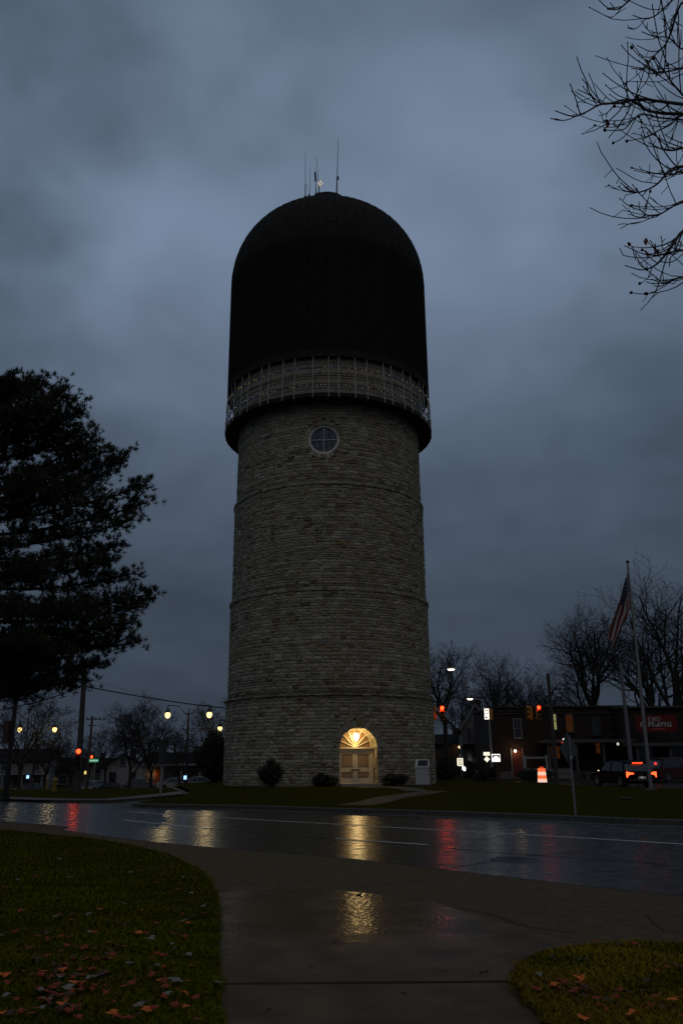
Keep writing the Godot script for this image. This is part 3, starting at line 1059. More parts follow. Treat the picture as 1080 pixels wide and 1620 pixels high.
func tower_window(tower: Node3D) -> void:
	var turn := Basis(Vector3.UP, WINDOW_ANGLE)
	var R := 6.09
	var z := R - 0.12
	var n := 26
	for k in n:
		var p0 := TAU * k / n + 0.012
		var p1 := TAU * (k + 1) / n - 0.012
		var mb := MB.new()
		mb.col = stone_tint(0.0, WINDOW_Y) * (1.25 if sin(p0) < -0.5 else 0.95)
		var ro := 1.25 + rng.randf_range(-0.03, 0.08)
		var q: Array[Vector3] = []
		var ff := rng.randf_range(0.01, 0.05)
		for e in [[p0, 0.965], [p1, 0.965], [p1, ro], [p0, ro]]:
			var x: float = cos(e[0]) * e[1]
			q.append(Vector3(x, WINDOW_Y + sin(e[0]) * e[1], z - 0.1))
			q.append(Vector3(x, WINDOW_Y + sin(e[0]) * e[1], sqrt(R * R - x * x) + ff))
		var m := (p0 + p1) / 2.0
		var inward := -Vector3(cos(m), sin(m), 0)
		mb.quad(q[1], q[3], q[5], q[7], Vector3.BACK)
		mb.quad(q[0], q[2], q[3], q[1], inward)
		mb.quad(q[4], q[6], q[7], q[5], -inward)
		mb.quad(q[0], q[1], q[7], q[6], Vector3(sin(p0), -cos(p0), 0))
		mb.quad(q[2], q[3], q[5], q[4], Vector3(-sin(p1), cos(p1), 0))
		place(part(tower, "surround_stone", mb.mesh(), mats.limestone), turn)
	var bed := MB.new()
	for k in 36:
		var p0 := TAU * k / 36
		var p1 := TAU * (k + 1) / 36
		var q: Array[Vector3] = []
		for e in [[p0, 0.98], [p1, 0.98], [p1, 1.4], [p0, 1.4]]:
			var x: float = cos(e[0]) * e[1]
			q.append(Vector3(x, WINDOW_Y + sin(e[0]) * e[1], sqrt(R * R - x * x) - 0.045))
		bed.quad(q[0], q[1], q[2], q[3], Vector3.BACK)
	place(part(tower, "mortar_ring", bed.mesh(), mats.mortar), turn)
	var win := Node3D.new()
	win.name = "round_window"
	win.transform = Transform3D(turn, turn * Vector3(0, WINDOW_Y, z))
	tower.add_child(win, true)
	var fr := MB.new()
	fr.col = Color(1.0, 0.92, 0.8)
	fr.lathe(Vector3.ZERO, PackedVector2Array([Vector2(0.985, -0.1), Vector2(0.985, 0.02), Vector2(0.94, 0.06), Vector2(0.86, 0.06), Vector2(0.80, 0.02), Vector2(0.80, -0.1)]), 40)
	part(win, "frame", fr.mesh(), mat("worn_paint", Color(0.6, 0.6, 0.6), 0.7), Vector3.ZERO, Vector3(PI / 2, 0, 0))
	var gl := MB.new()
	gl.lathe(Vector3.ZERO, PackedVector2Array([Vector2(0.82, -0.075), Vector2(0.82, -0.07), Vector2(0.0, -0.07)]), 36, false)
	part(win, "pane", gl.mesh(), mats.window_glass, Vector3.ZERO, Vector3(PI / 2, 0, 0))
	for a in [0.0, PI / 2]:
		var mb := MB.new()
		var d := Vector3(cos(a), sin(a), 0) * 0.81
		mb.bar(-d + Vector3(0, 0, -0.01 - a * 0.004), d + Vector3(0, 0, -0.01 - a * 0.004), 0.04, 0.04)
		part(win, "muntin", mb.mesh(), mats.worn_paint)
	# the slanting lattice of lead bars behind the cross
	for k in range(-2, 3):
		for way in 2:
			var a := 0.22 + (PI / 2 if way == 0 else 0.0)
			var off: float = k * 0.36 + 0.12
			var half := sqrt(maxf(0.0, 0.80 * 0.80 - off * off))
			if half < 0.2:
				continue
			var d := Vector3(cos(a), sin(a), 0)
			var s := Vector3(-sin(a), cos(a), 0) * off
			var mb := MB.new()
			mb.bar(s - d * half + Vector3(0, 0, -0.05 - way * 0.003), s + d * half + Vector3(0, 0, -0.05 - way * 0.003), 0.022, 0.02)
			part(win, "lattice_bar", mb.mesh(), mat("lead", Color(0.32, 0.32, 0.32), 0.6))


func tower_gallery(tower: Node3D) -> void:
	var deck := MB.new()
	deck.lathe(Vector3.ZERO, PackedVector2Array([Vector2(5.95, 22.95), Vector2(7.0, 22.95), Vector2(7.0, 22.86), Vector2(7.06, 22.86), Vector2(7.06, 23.10), Vector2(7.04, 23.12), Vector2(5.95, 23.12)]), 96, false)
	part(tower, "gallery_deck", deck.mesh(), mat("deck_timber", Color(0.008, 0.007, 0.005), 0.9))
	var joist := MB.new()
	joist.box(Vector3(0, 22.88, 6.52), Vector3(0.08, 0.13, 0.93))
	var jm := joist.mesh()
	for k in 84:
		part(tower, "joist", jm, mat("joist_timber", Color(0.16, 0.125, 0.085), 0.85), Vector3.ZERO, Vector3(0, TAU * k / 84, 0))
	# the pale boarded skirt between the deck and the tank
	for k in 8:
		var y0 := 23.125 + k * 0.31
		var ra := 6.22 + k * 0.065
		var sb := MB.new()
		sb.col = Color(0.38, 0.33, 0.245) * rng.randf_range(0.8, 1.1)
		sb.lathe(Vector3.ZERO, PackedVector2Array([Vector2(ra - 0.05, y0), Vector2(ra + 0.02, y0), Vector2(ra + 0.062, y0 + 0.285), Vector2(ra - 0.05, y0 + 0.285)]), 96, false)
		part(tower, "skirt_board", sb.mesh(), mat("skirt_boarding", Color(1, 1, 1), 0.9))
	var board := MB.new()
	for k in 120:
		var p0 := TAU * k / 120 + 0.002
		var p1 := TAU * (k + 1) / 120 - 0.002
		board.quad(ring_at(p0, 6.0, 23.125), ring_at(p1, 6.0, 23.125), ring_at(p1, 7.05, 23.125), ring_at(p0, 7.05, 23.125), Vector3.UP)
	part(tower, "deck_boards", board.mesh(), mats.dark_timber).set_meta("kind", "stuff")
	var post := MB.new()
	post.tube(PackedVector3Array([Vector3(0, 22.82, 7.075), Vector3(0, 25.72, 6.96)]), PackedFloat32Array([0.026, 0.022]), 6)
	var pm := post.mesh()
	var k := 0
	var a := 0.02
	while a < TAU - 0.05:
		part(tower, "railing_post", pm, mats.rod, Vector3.ZERO, Vector3(0, a, 0))
		a += [0.088, 0.146, 0.112, 0.166][k % 4]
		k += 1
	for ry in [23.62, 24.28, 24.86]:
		var pts := PackedVector3Array()
		var rad := PackedFloat32Array()
		for j in 97:
			pts.append(ring_at(TAU * j / 96, 7.02 - (ry - 23.0) * 0.03, ry))
			rad.append(0.028)
		var rb := MB.new()
		rb.tube(pts, rad, 5, false)
		part(tower, "rail", rb.mesh(), mats.dark_metal)
	# braces that cross between the deck's edge and the underside of the tank
	var br := MB.new()
	br.tube(PackedVector3Array([Vector3(0, 23.1, 7.0), Vector3(0.75, 24.3, 6.75), Vector3(1.25, 25.5, 6.25)]), PackedFloat32Array([0.015, 0.015, 0.015]), 5)
	br.tube(PackedVector3Array([Vector3(1.2, 23.1, 6.9), Vector3(0.0, 25.5, 6.8)]), PackedFloat32Array([0.013, 0.013]), 5)
	var bm := br.mesh()
	for j in 24:
		part(tower, "brace", bm, mats.dark_metal, Vector3.ZERO, Vector3(0, TAU * j / 24 + 0.06, 0))

	# two garlands of little bulbs
	var bulb := MB.new()
	bulb.ball(Vector3.ZERO, Vector3(0.026, 0.032, 0.026), 6, 4)
	var bmesh := bulb.mesh()
	var cols := [glow("bulb_light_warm", Color(1.0, 0.80, 0.25), 0.26), glow("bulb_light_blue", Color(0.22, 0.26, 1.0), 0.16), glow("bulb_light_white", Color(0.85, 0.9, 1.0), 0.17), glow("bulb_light_dim", Color(0.25, 0.25, 0.5), 0.07)]
	for row in 2:
		var ry: float = [24.84, 23.66][row]
		var g := thing("light_garland", ["upper string of small yellow and blue bulbs along the gallery railing", "lower string of small white and blue bulbs along the gallery railing"][row], "string lights", TOWER + Vector3(0, ry, 0), 0.0, "string lights round the gallery")
		var pts := PackedVector3Array()
		var rad := PackedFloat32Array()
		for j in 105:
			pts.append(ring_at(-1.57 + 3.14 * j / 104, 7.06, -0.03 + 0.03 * sin(j * 1.9)))
			rad.append(0.007)
		var wb := MB.new()
		wb.tube(pts, rad, 4, false)
		part(g, "wire", wb.mesh(), mats.dark_metal)
		for j in 104:
			var aa := -1.57 + 3.14 * (j + 0.5) / 104
			var which := rng.randf()
			var m: Material = cols[3]
			if row == 0:
				m = cols[0] if which < 0.34 else cols[1] if which < 0.62 else cols[2] if which < 0.72 else cols[3]
			else:
				m = cols[2] if which < 0.36 else cols[1] if which < 0.55 else cols[0] if which < 0.62 else cols[3]
			part(g, "bulb_light", bmesh, m, ring_at(aa, 7.085, -0.06 + 0.03 * sin(j * 1.9)))


func tower_tank(tower: Node3D) -> void:
	var tank := MB.new()
	var prof := PackedVector2Array([Vector2(5.9, 25.60), Vector2(6.97, 25.60), Vector2(7.0, 25.60), Vector2(7.0, 25.9)])
	# courses of cladding lap down the tank
	var y := 25.9
	while y < 33.9:
		prof.append(Vector2(6.998, y + 0.3))
		prof.append(Vector2(7.0, y + 0.302))
		y += 0.32
	for k in range(1, 25):
		var u := PI / 2 * k / 25.0
		prof.append(Vector2(6.99 * pow(cos(u), 0.909), 34.2 + 6.4 * pow(sin(u), 0.909)))
	prof.append(Vector2(0.5, 40.6))
	tank.lathe(Vector3.ZERO, prof, 128, true)
	part(tower, "tank", tank.mesh(), mats.tank_cladding)
	var cap := MB.new()
	cap.lathe(Vector3.ZERO, PackedVector2Array([Vector2(1.62, 40.1), Vector2(1.62, 41.7), Vector2(1.48, 42.0), Vector2(1.15, 42.25), Vector2(0.7, 42.42), Vector2(0.3, 42.48), Vector2(0.0, 42.5)]), 40)
	part(tower, "cap", cap.mesh(), mats.tank_cladding)
	var seams := MB.new()
	for k in 64:
		var a := TAU * k / 64
		var last := Vector3.ZERO
		for j in 14:
			var u := PI / 2 * j / 15.0
			var p := ring_at(a, 6.99 * pow(cos(u), 0.909) + 0.005, 34.2 + 6.4 * pow(sin(u), 0.909))
			if j > 0:
				seams.bar(last, p, 0.035, 0.035)
			last = p
	part(tower, "roof_seams", seams.mesh(), mats.tank_cladding).set_meta("kind", "stuff")
	# masts on the cap
	for m in [[483, 311, 483, 239, 0.020, -52.2], [489, 309, 491, 262, 0.016, -53.2], [500.5, 306, 498, 266, 0.024, -52.9], [505.5, 305, 500, 246, 0.022, -52.5], [532, 306, 535, 219, 0.028, -52.6]]:
		var a := at(m[0], m[1], m[5]) - TOWER
		var b := at(m[2], m[3], m[5]) - TOWER
		a.y -= 0.35
		var mb := MB.new()
		var w: float = m[4]
		mb.tube(PackedVector3Array([a, a.lerp(b, 0.3), a.lerp(b, 0.34), a.lerp(b, 0.7), b]), PackedFloat32Array([w * 2.4, w * 1.8, w * 1.2, w * 0.9, w * 0.6]), 6)
		mb.box(a + Vector3(0, 0.25, 0), Vector3(0.22, 0.16, 0.22))
		if m[0] == 532:
			mb.box(a.lerp(b, 0.32) + Vector3(0.08, 0, 0), Vector3(0.12, 0.28, 0.08))
		if m[0] == 500.5:
			mb.tube(PackedVector3Array([a.lerp(b, 0.55), a.lerp(b, 0.85)]), PackedFloat32Array([0.075, 0.075]), 8)
		if m[0] == 483:
			mb.tube(PackedVector3Array([a.lerp(b, 0.32), a.lerp(b, 0.30) + Vector3(0.12, 0, 0), a.lerp(b, 0.24) + Vector3(0.1, 0, 0)]), PackedFloat32Array([0.012, 0.012, 0.012]), 5)
		part(tower, "antenna_mast", mb.mesh(), mats.dark_metal)


func build_tower_surroundings() -> void:
	# lamp in the door's arch
	var turn := Basis(Vector3.UP, DOOR_ANGLE)
	var p := TOWER + turn * Vector3(0.0, 2.92, 5.93)
	var l := thing("door_lamp", "bright lantern hanging in the arch over the tower's cream doors", "lantern", p)
	var mb := MB.new()
	mb.lathe(Vector3.ZERO, PackedVector2Array([Vector2(0.0, -0.24), Vector2(0.08, -0.21), Vector2(0.14, -0.06), Vector2(0.15, 0.05), Vector2(0.10, 0.18), Vector2(0.0, 0.20)]), 16)
	part(l, "lamp_globe", mb.mesh(), glow("lamp_glow_door", Color(1.0, 0.83, 0.52), 5.5))
	mb = MB.new()
	mb.lathe(Vector3.ZERO, PackedVector2Array([Vector2(0.10, 0.16), Vector2(0.06, 0.21), Vector2(0.0, 0.22)]), 12)
	mb.tube(PackedVector3Array([Vector3(0, 0.2, 0), Vector3(0, 0.46, 0)]), PackedFloat32Array([0.01, 0.01]), 5)
	part(l, "lamp_cap", mb.mesh(), mats.dark_metal)
	lamp("door_lamp_light", p, Color(1.0, 0.66, 0.24), 1.5, 0.13)

	# a lit ornament tied to a mast on the cap
	var s := thing("lit_star", "small gold lit star ornament tied to the masts on the tower's cap", "light ornament", at(506, 290, -52.3))
	var glowm := glow("star_light_gold", Color(1.0, 0.58, 0.22), 0.55)
	var white := glow("star_light_white", Color(1.0, 0.82, 0.55), 1.1)
	var bulb := MB.new()
	bulb.ball(Vector3.ZERO, Vector3(0.026, 0.028, 0.026), 6, 4)
	var bm := bulb.mesh()
	var fr := MB.new()
	var tips: Array[Vector3] = []
	for k in 10:
		var r := 0.22 if k % 2 == 0 else 0.11
		tips.append(Vector3(sin(TAU * k / 10 + 0.5) * r * 0.75, cos(TAU * k / 10 + 0.5) * r * 1.1, sin(k * 1.3) * 0.05))
	for k in 10:
		fr.bar(tips[k], tips[(k + 1) % 10], 0.012, 0.012)
		for j in 3:
			part(s, "bulb_light", bm, white if rng.randf() < 0.35 else glowm, tips[k].lerp(tips[(k + 1) % 10], j / 3.0) + Vector3(rng.randf_range(-0.03, 0.03), rng.randf_range(-0.03, 0.03), 0.02))
	part(s, "frame", fr.mesh(), mats.dark_metal)

	# plaque stand
	var k0 := on(669, 1246, 0.27)
	var st := thing("plaque_stand", "white panelled plaque stand with a slanted dark top beside the tower", "plaque stand", Vector3(k0.x, mound(k0.x, k0.z) - 0.02, k0.z), -0.25)
	mb = MB.new()
	mb.box(Vector3(0, 0.05, 0), Vector3(0.98, 0.1, 0.7))
	part(st, "base", mb.mesh(), mats.kerb_concrete)
	mb = MB.new()
	mb.box(Vector3(0, 0.52, 0), Vector3(0.64, 0.86, 0.42))
	part(st, "pedestal", mb.mesh(), mats.white_paint)
	for k in 6:
		mb = MB.new()
		mb.box(Vector3(-0.29 + k * 0.116, 0.52, 0.222), Vector3(0.096, 0.80, 0.02))
		part(st, "panel", mb.mesh(), mats.white_paint)
	mb = MB.new()
	mb.prism(PackedVector2Array([Vector2(-0.24, 0.95), Vector2(0.26, 0.95), Vector2(0.26, 0.98), Vector2(-0.10, 1.36), Vector2(-0.24, 1.36)]), -0.36, 0.36, Transform3D(Basis(Vector3(0, 0, 1), Vector3.UP, Vector3(-1, 0, 0)), Vector3.ZERO))
	var top := part(st, "sloped_top", mb.mesh(), mats.white_paint)
	mb = MB.new()
	var slope := atan2(0.38, 0.36)
	mb.box(Vector3(0.04, 1.18, 0.085), Vector3(0.52, 0.012, 0.38), Basis(Vector3.RIGHT, slope))
	part(top, "plaque", mb.mesh(), mats.dark_metal)

	# shrubs at the foot of the wall
	for q in [[430, 1244, 1.75, 1.5, 77, "round clipped dark shrub against the tower wall left of the door", -47.1], [512, 1245, 1.6, 0.7, 78, "low scraggly shrub by the left jamb of the tower's door", -46.3], [624, 1246, 1.5, 0.7, 79, "low shrub between the tower's door and the plaque stand", -46.6]]:
		var b := at(q[0], q[1], q[6])
		shrub("shrub", q[5], Vector3(b.x, mound(b.x, b.z) - 0.03, b.z), q[2], q[3], q[4], 500)
	var hg := at(706, 1240, -62.0)
	shrub("hedge", "dark tall hedge just right of the tower behind the plaque stand", Vector3(hg.x - 0.1, 0.1, hg.z), 2.5, 1.8, 82, 900)
	var hl := at(333, 1240, -60.0)
	shrub("evergreen_shrub", "tall dark dense bush rising left of the tower behind the twin lamp", Vector3(hl.x + 0.2, 0.1, hl.z), 3.0, 3.7, 83, 2000)


# a bush: stems and a cloud of small leaves with an uneven outline
func shrub(called: String, label: String, where: Vector3, width: float, height: float, seed_: int, leaves: int) -> Node3D:
	var r := RandomNumberGenerator.new()
	r.seed = seed_
	var t := thing(called, label, "shrub", where)
	var mb := MB.new()
	for k in 9:
		var a := r.randf() * TAU
		var tip := Vector3(cos(a) * width * 0.33, height * r.randf_range(0.55, 0.85), sin(a) * width * 0.33)
		mb.tube(PackedVector3Array([Vector3.ZERO, tip * 0.5 + Vector3(0, height * 0.08, 0), tip]), PackedFloat32Array([0.025, 0.016, 0.006]), 4)
	part(t, "stems", mb.mesh(), mats.bark)
	var lf := MB.new()
	for k in leaves * 3:
		var d := Vector3(r.randfn(), r.randfn(), r.randfn()).normalized()
		var rad := pow(r.randf(), 0.35)
		var lump := 0.86 + 0.12 * sin(d.x * 5.0 + seed_) + 0.10 * sin(d.y * 7.0 + d.z * 6.0)
		var p := Vector3(d.x * width * 0.5, d.y * height * 0.5, d.z * width * 0.5) * rad * lump + Vector3(0, height * 0.5, 0)
		if p.y < 0.02:
			p.y = 0.02 + r.randf() * 0.1
		var sz := r.randf_range(0.05, 0.10) * (1.0 + height * 0.12)
		var n := Vector3(r.randfn(), r.randfn() + 0.6, r.randfn()).normalized()
		var s := n.cross(Vector3(r.randfn(), r.randfn(), r.randfn())).normalized() * sz
		var q := n.cross(s).normalized() * sz * 0.5
		lf.col = Color(0.016, 0.017, 0.006) * r.randf_range(0.5, 1.3)
		lf.quad(p - s, p - q, p + s, p + q, n)
	var o := part(t, "foliage", lf.mesh(), mat("shrub_leaf", Color(1, 1, 1), 0.8))
	o.set_meta("kind", "stuff")
	return t


# ---------------------------------------------------------------- street furniture
func twin_lamp(where: Vector3, label: String, turn: float) -> Node3D:
	var t := thing("street_lamp", label, "street lamp", where, turn, "twin street lamps with hanging globes")
	var mb := MB.new()
	mb.lathe(Vector3.ZERO, PackedVector2Array([Vector2(0.22, 0.0), Vector2(0.22, 0.12), Vector2(0.17, 0.2), Vector2(0.15, 0.75), Vector2(0.10, 0.9), Vector2(0.075, 0.95)]), 14)
	part(t, "base", mb.mesh(), mats.dark_metal)
	mb = MB.new()
	mb.lathe(Vector3.ZERO, PackedVector2Array([Vector2(0.075, 0.95), Vector2(0.068, 2.6), Vector2(0.055, 4.35), Vector2(0.08, 4.38), Vector2(0.08, 4.46), Vector2(0.03, 4.52), Vector2(0.02, 4.72), Vector2(0.0, 4.78)]), 12)
	part(t, "pole", mb.mesh(), mats.dark_metal)
	for s in [-1.0, 1.0]:
		var pts := PackedVector3Array([Vector3(0, 4.38, 0), Vector3(s * 0.22, 4.44, 0), Vector3(s * 0.42, 4.66, 0), Vector3(s * 0.60, 4.87, 0), Vector3(s * 0.85, 4.92, 0), Vector3(s * 1.26, 4.93, 0)])
		mb = MB.new()
		mb.tube(pts, PackedFloat32Array([0.035, 0.033, 0.03, 0.028, 0.026, 0.024]), 8)
		mb.tube(PackedVector3Array([Vector3(s * 1.26, 4.97, 0), Vector3(s * 1.26, 4.7, 0)]), PackedFloat32Array([0.03, 0.03]), 8)
		part(t, "arm", mb.mesh(), mats.dark_metal)
		mb = MB.new()
		mb.lathe(Vector3.ZERO, PackedVector2Array([Vector2(0.16, 0.10), Vector2(0.165, 0.16), Vector2(0.11, 0.26), Vector2(0.06, 0.34), Vector2(0.0, 0.36)]), 14)
		part(t, "lamp_cap", mb.mesh(), mats.dark_metal, Vector3(s * 1.26, 4.40, 0))
		mb = MB.new()
		mb.lathe(Vector3.ZERO, PackedVector2Array([Vector2(0.0, -0.235), Vector2(0.08, -0.215), Vector2(0.14, -0.14), Vector2(0.165, -0.04), Vector2(0.15, 0.05), Vector2(0.10, 0.10), Vector2(0.0, 0.11)]), 14)
		part(t, "lamp_globe", mb.mesh(), glow("lamp_glow_street", Color(1.0, 0.66, 0.24), 2.6), Vector3(s * 1.26, 4.40, 0))
	return t


func lamp_lights(t: Node3D, energy: float) -> void:
	for s in [-1.0, 1.0]:
		lamp("street_lamp_light", t.position + t.transform * Vector3(s * 1.26, 4.37, 0) - t.position, Color(1.0, 0.74, 0.34), energy, 0.15)


func cobra_lamp(label: String, foot: Vector3, head: Vector3, energy: float, c: Color) -> void:
	var t := thing("street_light", label, "street light", foot, 0.0, "tall arm street lights")
	var h := head - foot
	var mb := MB.new()
	mb.tube(PackedVector3Array([Vector3.ZERO, Vector3(0, h.y - 1.1, 0)]), PackedFloat32Array([0.11, 0.07]), 10)
	part(t, "pole", mb.mesh(), mats.steel)
	mb = MB.new()
	mb.tube(PackedVector3Array([Vector3(0, h.y - 1.1, 0), Vector3(h.x * 0.12, h.y - 0.55, h.z * 0.12), Vector3(h.x * 0.4, h.y - 0.12, h.z * 0.4), Vector3(h.x * 0.95, h.y, h.z * 0.95)]), PackedFloat32Array([0.05, 0.045, 0.04, 0.035]), 8)
	part(t, "arm", mb.mesh(), mats.steel)
	mb = MB.new()
	mb.ball(h + Vector3(0, 0.03, 0), Vector3(0.34, 0.10, 0.17), 12, 6)
	part(t, "lamp_head", mb.mesh(), mats.steel)
	mb = MB.new()
	mb.ball(h + Vector3(0, -0.035, 0), Vector3(0.27, 0.09, 0.14), 12, 6)
	part(t, "lamp_lens", mb.mesh(), glow("lamp_glow_cobra", c, 5.0))
	lamp("street_light_light", foot + h + Vector3(0, -0.05, 0), c, energy, 0.08)


# a signal head facing +z: housing, three visors, three lenses of which one may be lit
func signal_head(parent: Node3D, where: Vector3, turn: float, lit: int, housing: Material) -> void:
	var r := Node3D.new()
	var k := 0
	while parent.has_node("signal_head" if k == 0 else "signal_head_%03d" % k):
		k += 1
	r.name = "signal_head" if k == 0 else "signal_head_%03d" % k
	parent.add_child(r, true)
	r.position = where
	r.rotation.y = turn
	var mb := MB.new()
	for i in 3:
		mb.box(Vector3(0, (1 - i) * 0.345, 0), Vector3(0.34, 0.335, 0.2))
	part(r, "housing", mb.mesh(), housing)
	for i in 3:
		mb = MB.new()
		mb.lathe(Vector3.ZERO, PackedVector2Array([Vector2(0.135, 0.0), Vector2(0.14, 0.22)]), 14, true, PI * 0.22, PI * 1.78)
		part(r, "visor", mb.mesh(), housing, Vector3(0, (1 - i) * 0.345, 0.1), Vector3(PI / 2, 0, 0))
		mb = MB.new()
		mb.ball(Vector3.ZERO, Vector3(0.125, 0.125, 0.035), 14, 6)
		var m: Material = mat("lens_dark_%d" % i, [Color(0.06, 0.008, 0.006), Color(0.05, 0.03, 0.005), Color(0.006, 0.05, 0.03)][i], 0.25)
		if i == lit:
			m = glow("signal_light_red", Color(1.0, 0.055, 0.012), 5.0)
		part(r, "signal_lens", mb.mesh(), m, Vector3(0, (1 - i) * 0.345, 0.11))


func red_light(where: Vector3, energy: float) -> void:
	lamp("signal_light", where, Color(1.0, 0.07, 0.02), energy, 0.11)


func wire(called: String, label: String, a: Vector3, b: Vector3, sag: float, r: float) -> void:
	var pts := PackedVector3Array()
	var rad := PackedFloat32Array()
	for i in 17:
		var t := i / 16.0
		pts.append(a.lerp(b, t) - Vector3(0, sag * 4.0 * t * (1.0 - t), 0))
		rad.append(r)
	var mb := MB.new()
	mb.tube(pts, rad, 5)
	one(called, mb.mesh(), mats.black_rubber, label, "wire")


func build_street_furniture() -> void:
	# twin lamps on the left
	var foot := at(293, 1251, -64.0)
	var l1 := twin_lamp(foot, "black twin-armed street lamp standing just left of the tower", 0.0)
	l1.scale = Vector3.ONE * 1.25
	lamp_lights(l1, 1.5)
	var p2 := at(50, 1252, -79.0)
	var l2 := dup(l1, "street_lamp", "farther twin street lamp among the bare trees at the left edge", p2, 0.1)
	l2.scale = Vector3.ONE * 1.25
	lamp_lights(l2, 1.2)
	var p3 := at(372, 1250, -79.0)
	var l3 := dup(l1, "street_lamp", "twin street lamp half hidden behind the tower's left side", p3, 0.0)
	l3.scale = Vector3.ONE * 1.25
	lamp_lights(l3, 1.0)

	# wooden utility pole with its wires
	var u0 := at(122, 1258, -47.5)
	var u1 := at(135, 1046, -47.5)
	var pole := thing("utility_pole", "leaning grey wooden utility pole at the left corner of the crossing", "utility pole", Vector3(u0.x, 0.08, u0.z), 0.0)
	var top := u1 - pole.position
	var mb := MB.new()
	mb.tube(PackedVector3Array([Vector3.ZERO, top * 0.5, top]), PackedFloat32Array([0.185, 0.16, 0.12]), 12)
	part(pole, "shaft", mb.mesh(), mats.pole_wood)
	mb = MB.new()
	var cy := 0.79
	for k in 22:
		var a := TAU * k / 22
		var b := TAU * (k + 1) / 22
		mb.tube(PackedVector3Array([top * cy + Vector3(0.36 + cos(a) * 0.19, sin(a) * 0.19, 0), top * cy + Vector3(0.36 + cos(b) * 0.19, sin(b) * 0.19, 0)]), PackedFloat32Array([0.024, 0.024]), 5)
	part(pole, "cable_coil", mb.mesh(), mats.black_rubber)
	mb = MB.new()
	mb.box(top * 0.8 + Vector3(-0.26, 0.05, 0), Vector3(0.34, 0.05, 0.05))
	mb.box(top * 0.8 + Vector3(-0.40, 0.02, 0), Vector3(0.05, 0.26, 0.05))
	part(pole, "bracket", mb.mesh(), mats.steel)
	var hook: Vector3 = pole.position + top * 0.805
	wire("overhead_wire", "black overhead cable running right from the wooden pole to behind the tower", hook, at(372, 1122, -58), 0.12, 0.035)
	wire("overhead_wire", "black overhead cable running left from the wooden pole behind the pine", hook, at(-40, 1128, -50), 0.25, 0.03)
	wire("overhead_wire", "thin upper wire between the wooden pole and the tower's far side", pole.position + top * 0.88, at(372, 1118, -70), 0.5, 0.008)

	var q0 := at(137, 1253, -85.0)
	var pole2 := thing("utility_pole", "farther thin utility pole with a crossarm behind the leaning pole", "utility pole", q0)
	var h2 := at(139, 1133, -85.0).y - q0.y
	mb = MB.new()
	mb.tube(PackedVector3Array([Vector3.ZERO, Vector3(0, h2, 0)]), PackedFloat32Array([0.16, 0.11]), 10)
	part(pole2, "shaft", mb.mesh(), mats.pole_wood)
	mb = MB.new()
	mb.box(Vector3(0.15, h2 - 0.3, 0), Vector3(1.5, 0.11, 0.1))
	mb.box(Vector3(0.05, h2 - 0.9, 0), Vector3(0.9, 0.09, 0.1))
	for k in 4:
		mb.tube(PackedVector3Array([Vector3(-0.5 + k * 0.42, h2 - 0.25, 0), Vector3(-0.5 + k * 0.42, h2 - 0.08, 0)]), PackedFloat32Array([0.05, 0.04]), 6)
	part(pole2, "crossarm", mb.mesh(), mats.pole_wood)

	# signals on the left
	var yellow := mat("signal_yellow", Color(0.40, 0.17, 0.015), 0.5)
	var dark_house := mat("signal_dark", Color(0.03, 0.03, 0.03), 0.5)
	var s1p := at(124, 1199, -47.2)
	var s1 := thing("traffic_signal", "dark traffic signal showing red on the leaning wooden pole", "traffic signal", s1p)
	signal_head(s1, Vector3.ZERO, 0.25, 0, dark_house)
	mb = MB.new()
	mb.box(Vector3(0.1, 0.3, -0.2), Vector3(0.05, 0.05, 0.34))
	mb.box(Vector3(0.1, -0.3, -0.2), Vector3(0.05, 0.05, 0.34))
	part(s1, "bracket", mb.mesh(), dark_house)
	red_light(s1p + Vector3(0.03, 0.345, 0.2), 0.22)
	var sn := at(147, 1256, -62.0)
	var st := thing("street_name_sign", "small bright green street name sign on a thin post beside the leaning pole", "street sign", Vector3(sn.x, 0.05, sn.z), 0.0)
	var sh := at(145, 1204, -62.0).y
	mb = MB.new()
	mb.tube(PackedVector3Array([Vector3(0, 0, 0), Vector3(0, sh + 0.6, 0)]), PackedFloat32Array([0.045, 0.04]), 8)
	part(st, "post", mb.mesh(), mats.steel)
	mb = MB.new()
	mb.box(Vector3(-0.08, sh - 0.02, 0.06), Vector3(0.66, 0.21, 0.03))
	part(st, "sign_plate", mb.mesh(), glow("sign_glow_green", Color(0.05, 0.42, 0.20), 0.6))  # glow put into the plate and the lettering
	for k in 9:
		mb = MB.new()
		mb.box(Vector3(-0.34 + k * 0.064, sh - 0.02, 0.078), Vector3(0.028, [0.1, 0.07, 0.1, 0.08, 0.1, 0.1, 0.06, 0.1, 0.08][k], 0.01))
		part(st, "sign_lettering", mb.mesh(), glow("sign_glow_white", Color(0.8, 1.0, 0.88), 0.75))
	var s2 := thing("traffic_signal", "tiny far traffic signal showing red above the green street name sign", "traffic signal", Vector3(at(146, 1204, -75.0).x, at(146, 1204, -75.0).y, -75.0))
	signal_head(s2, Vector3.ZERO, 0.0, 0, dark_house)
	mb = MB.new()
	mb.tube(PackedVector3Array([Vector3(0, -s2.position.y, -0.2), Vector3(0, 0.6, -0.2)]), PackedFloat32Array([0.07, 0.06]), 8)
	part(s2, "post", mb.mesh(), mats.steel)
	# dark mast with a signal seen from behind at the frame's left edge
	var e0 := at(8, 1270, -40.0)
	var mast := thing("signal_mast", "dark thick signal mast at the left edge of the crossing", "signal mast", Vector3(e0.x, 0.05, e0.z))
	var mh := at(8, 1095, -40.0).y
	mb = MB.new()
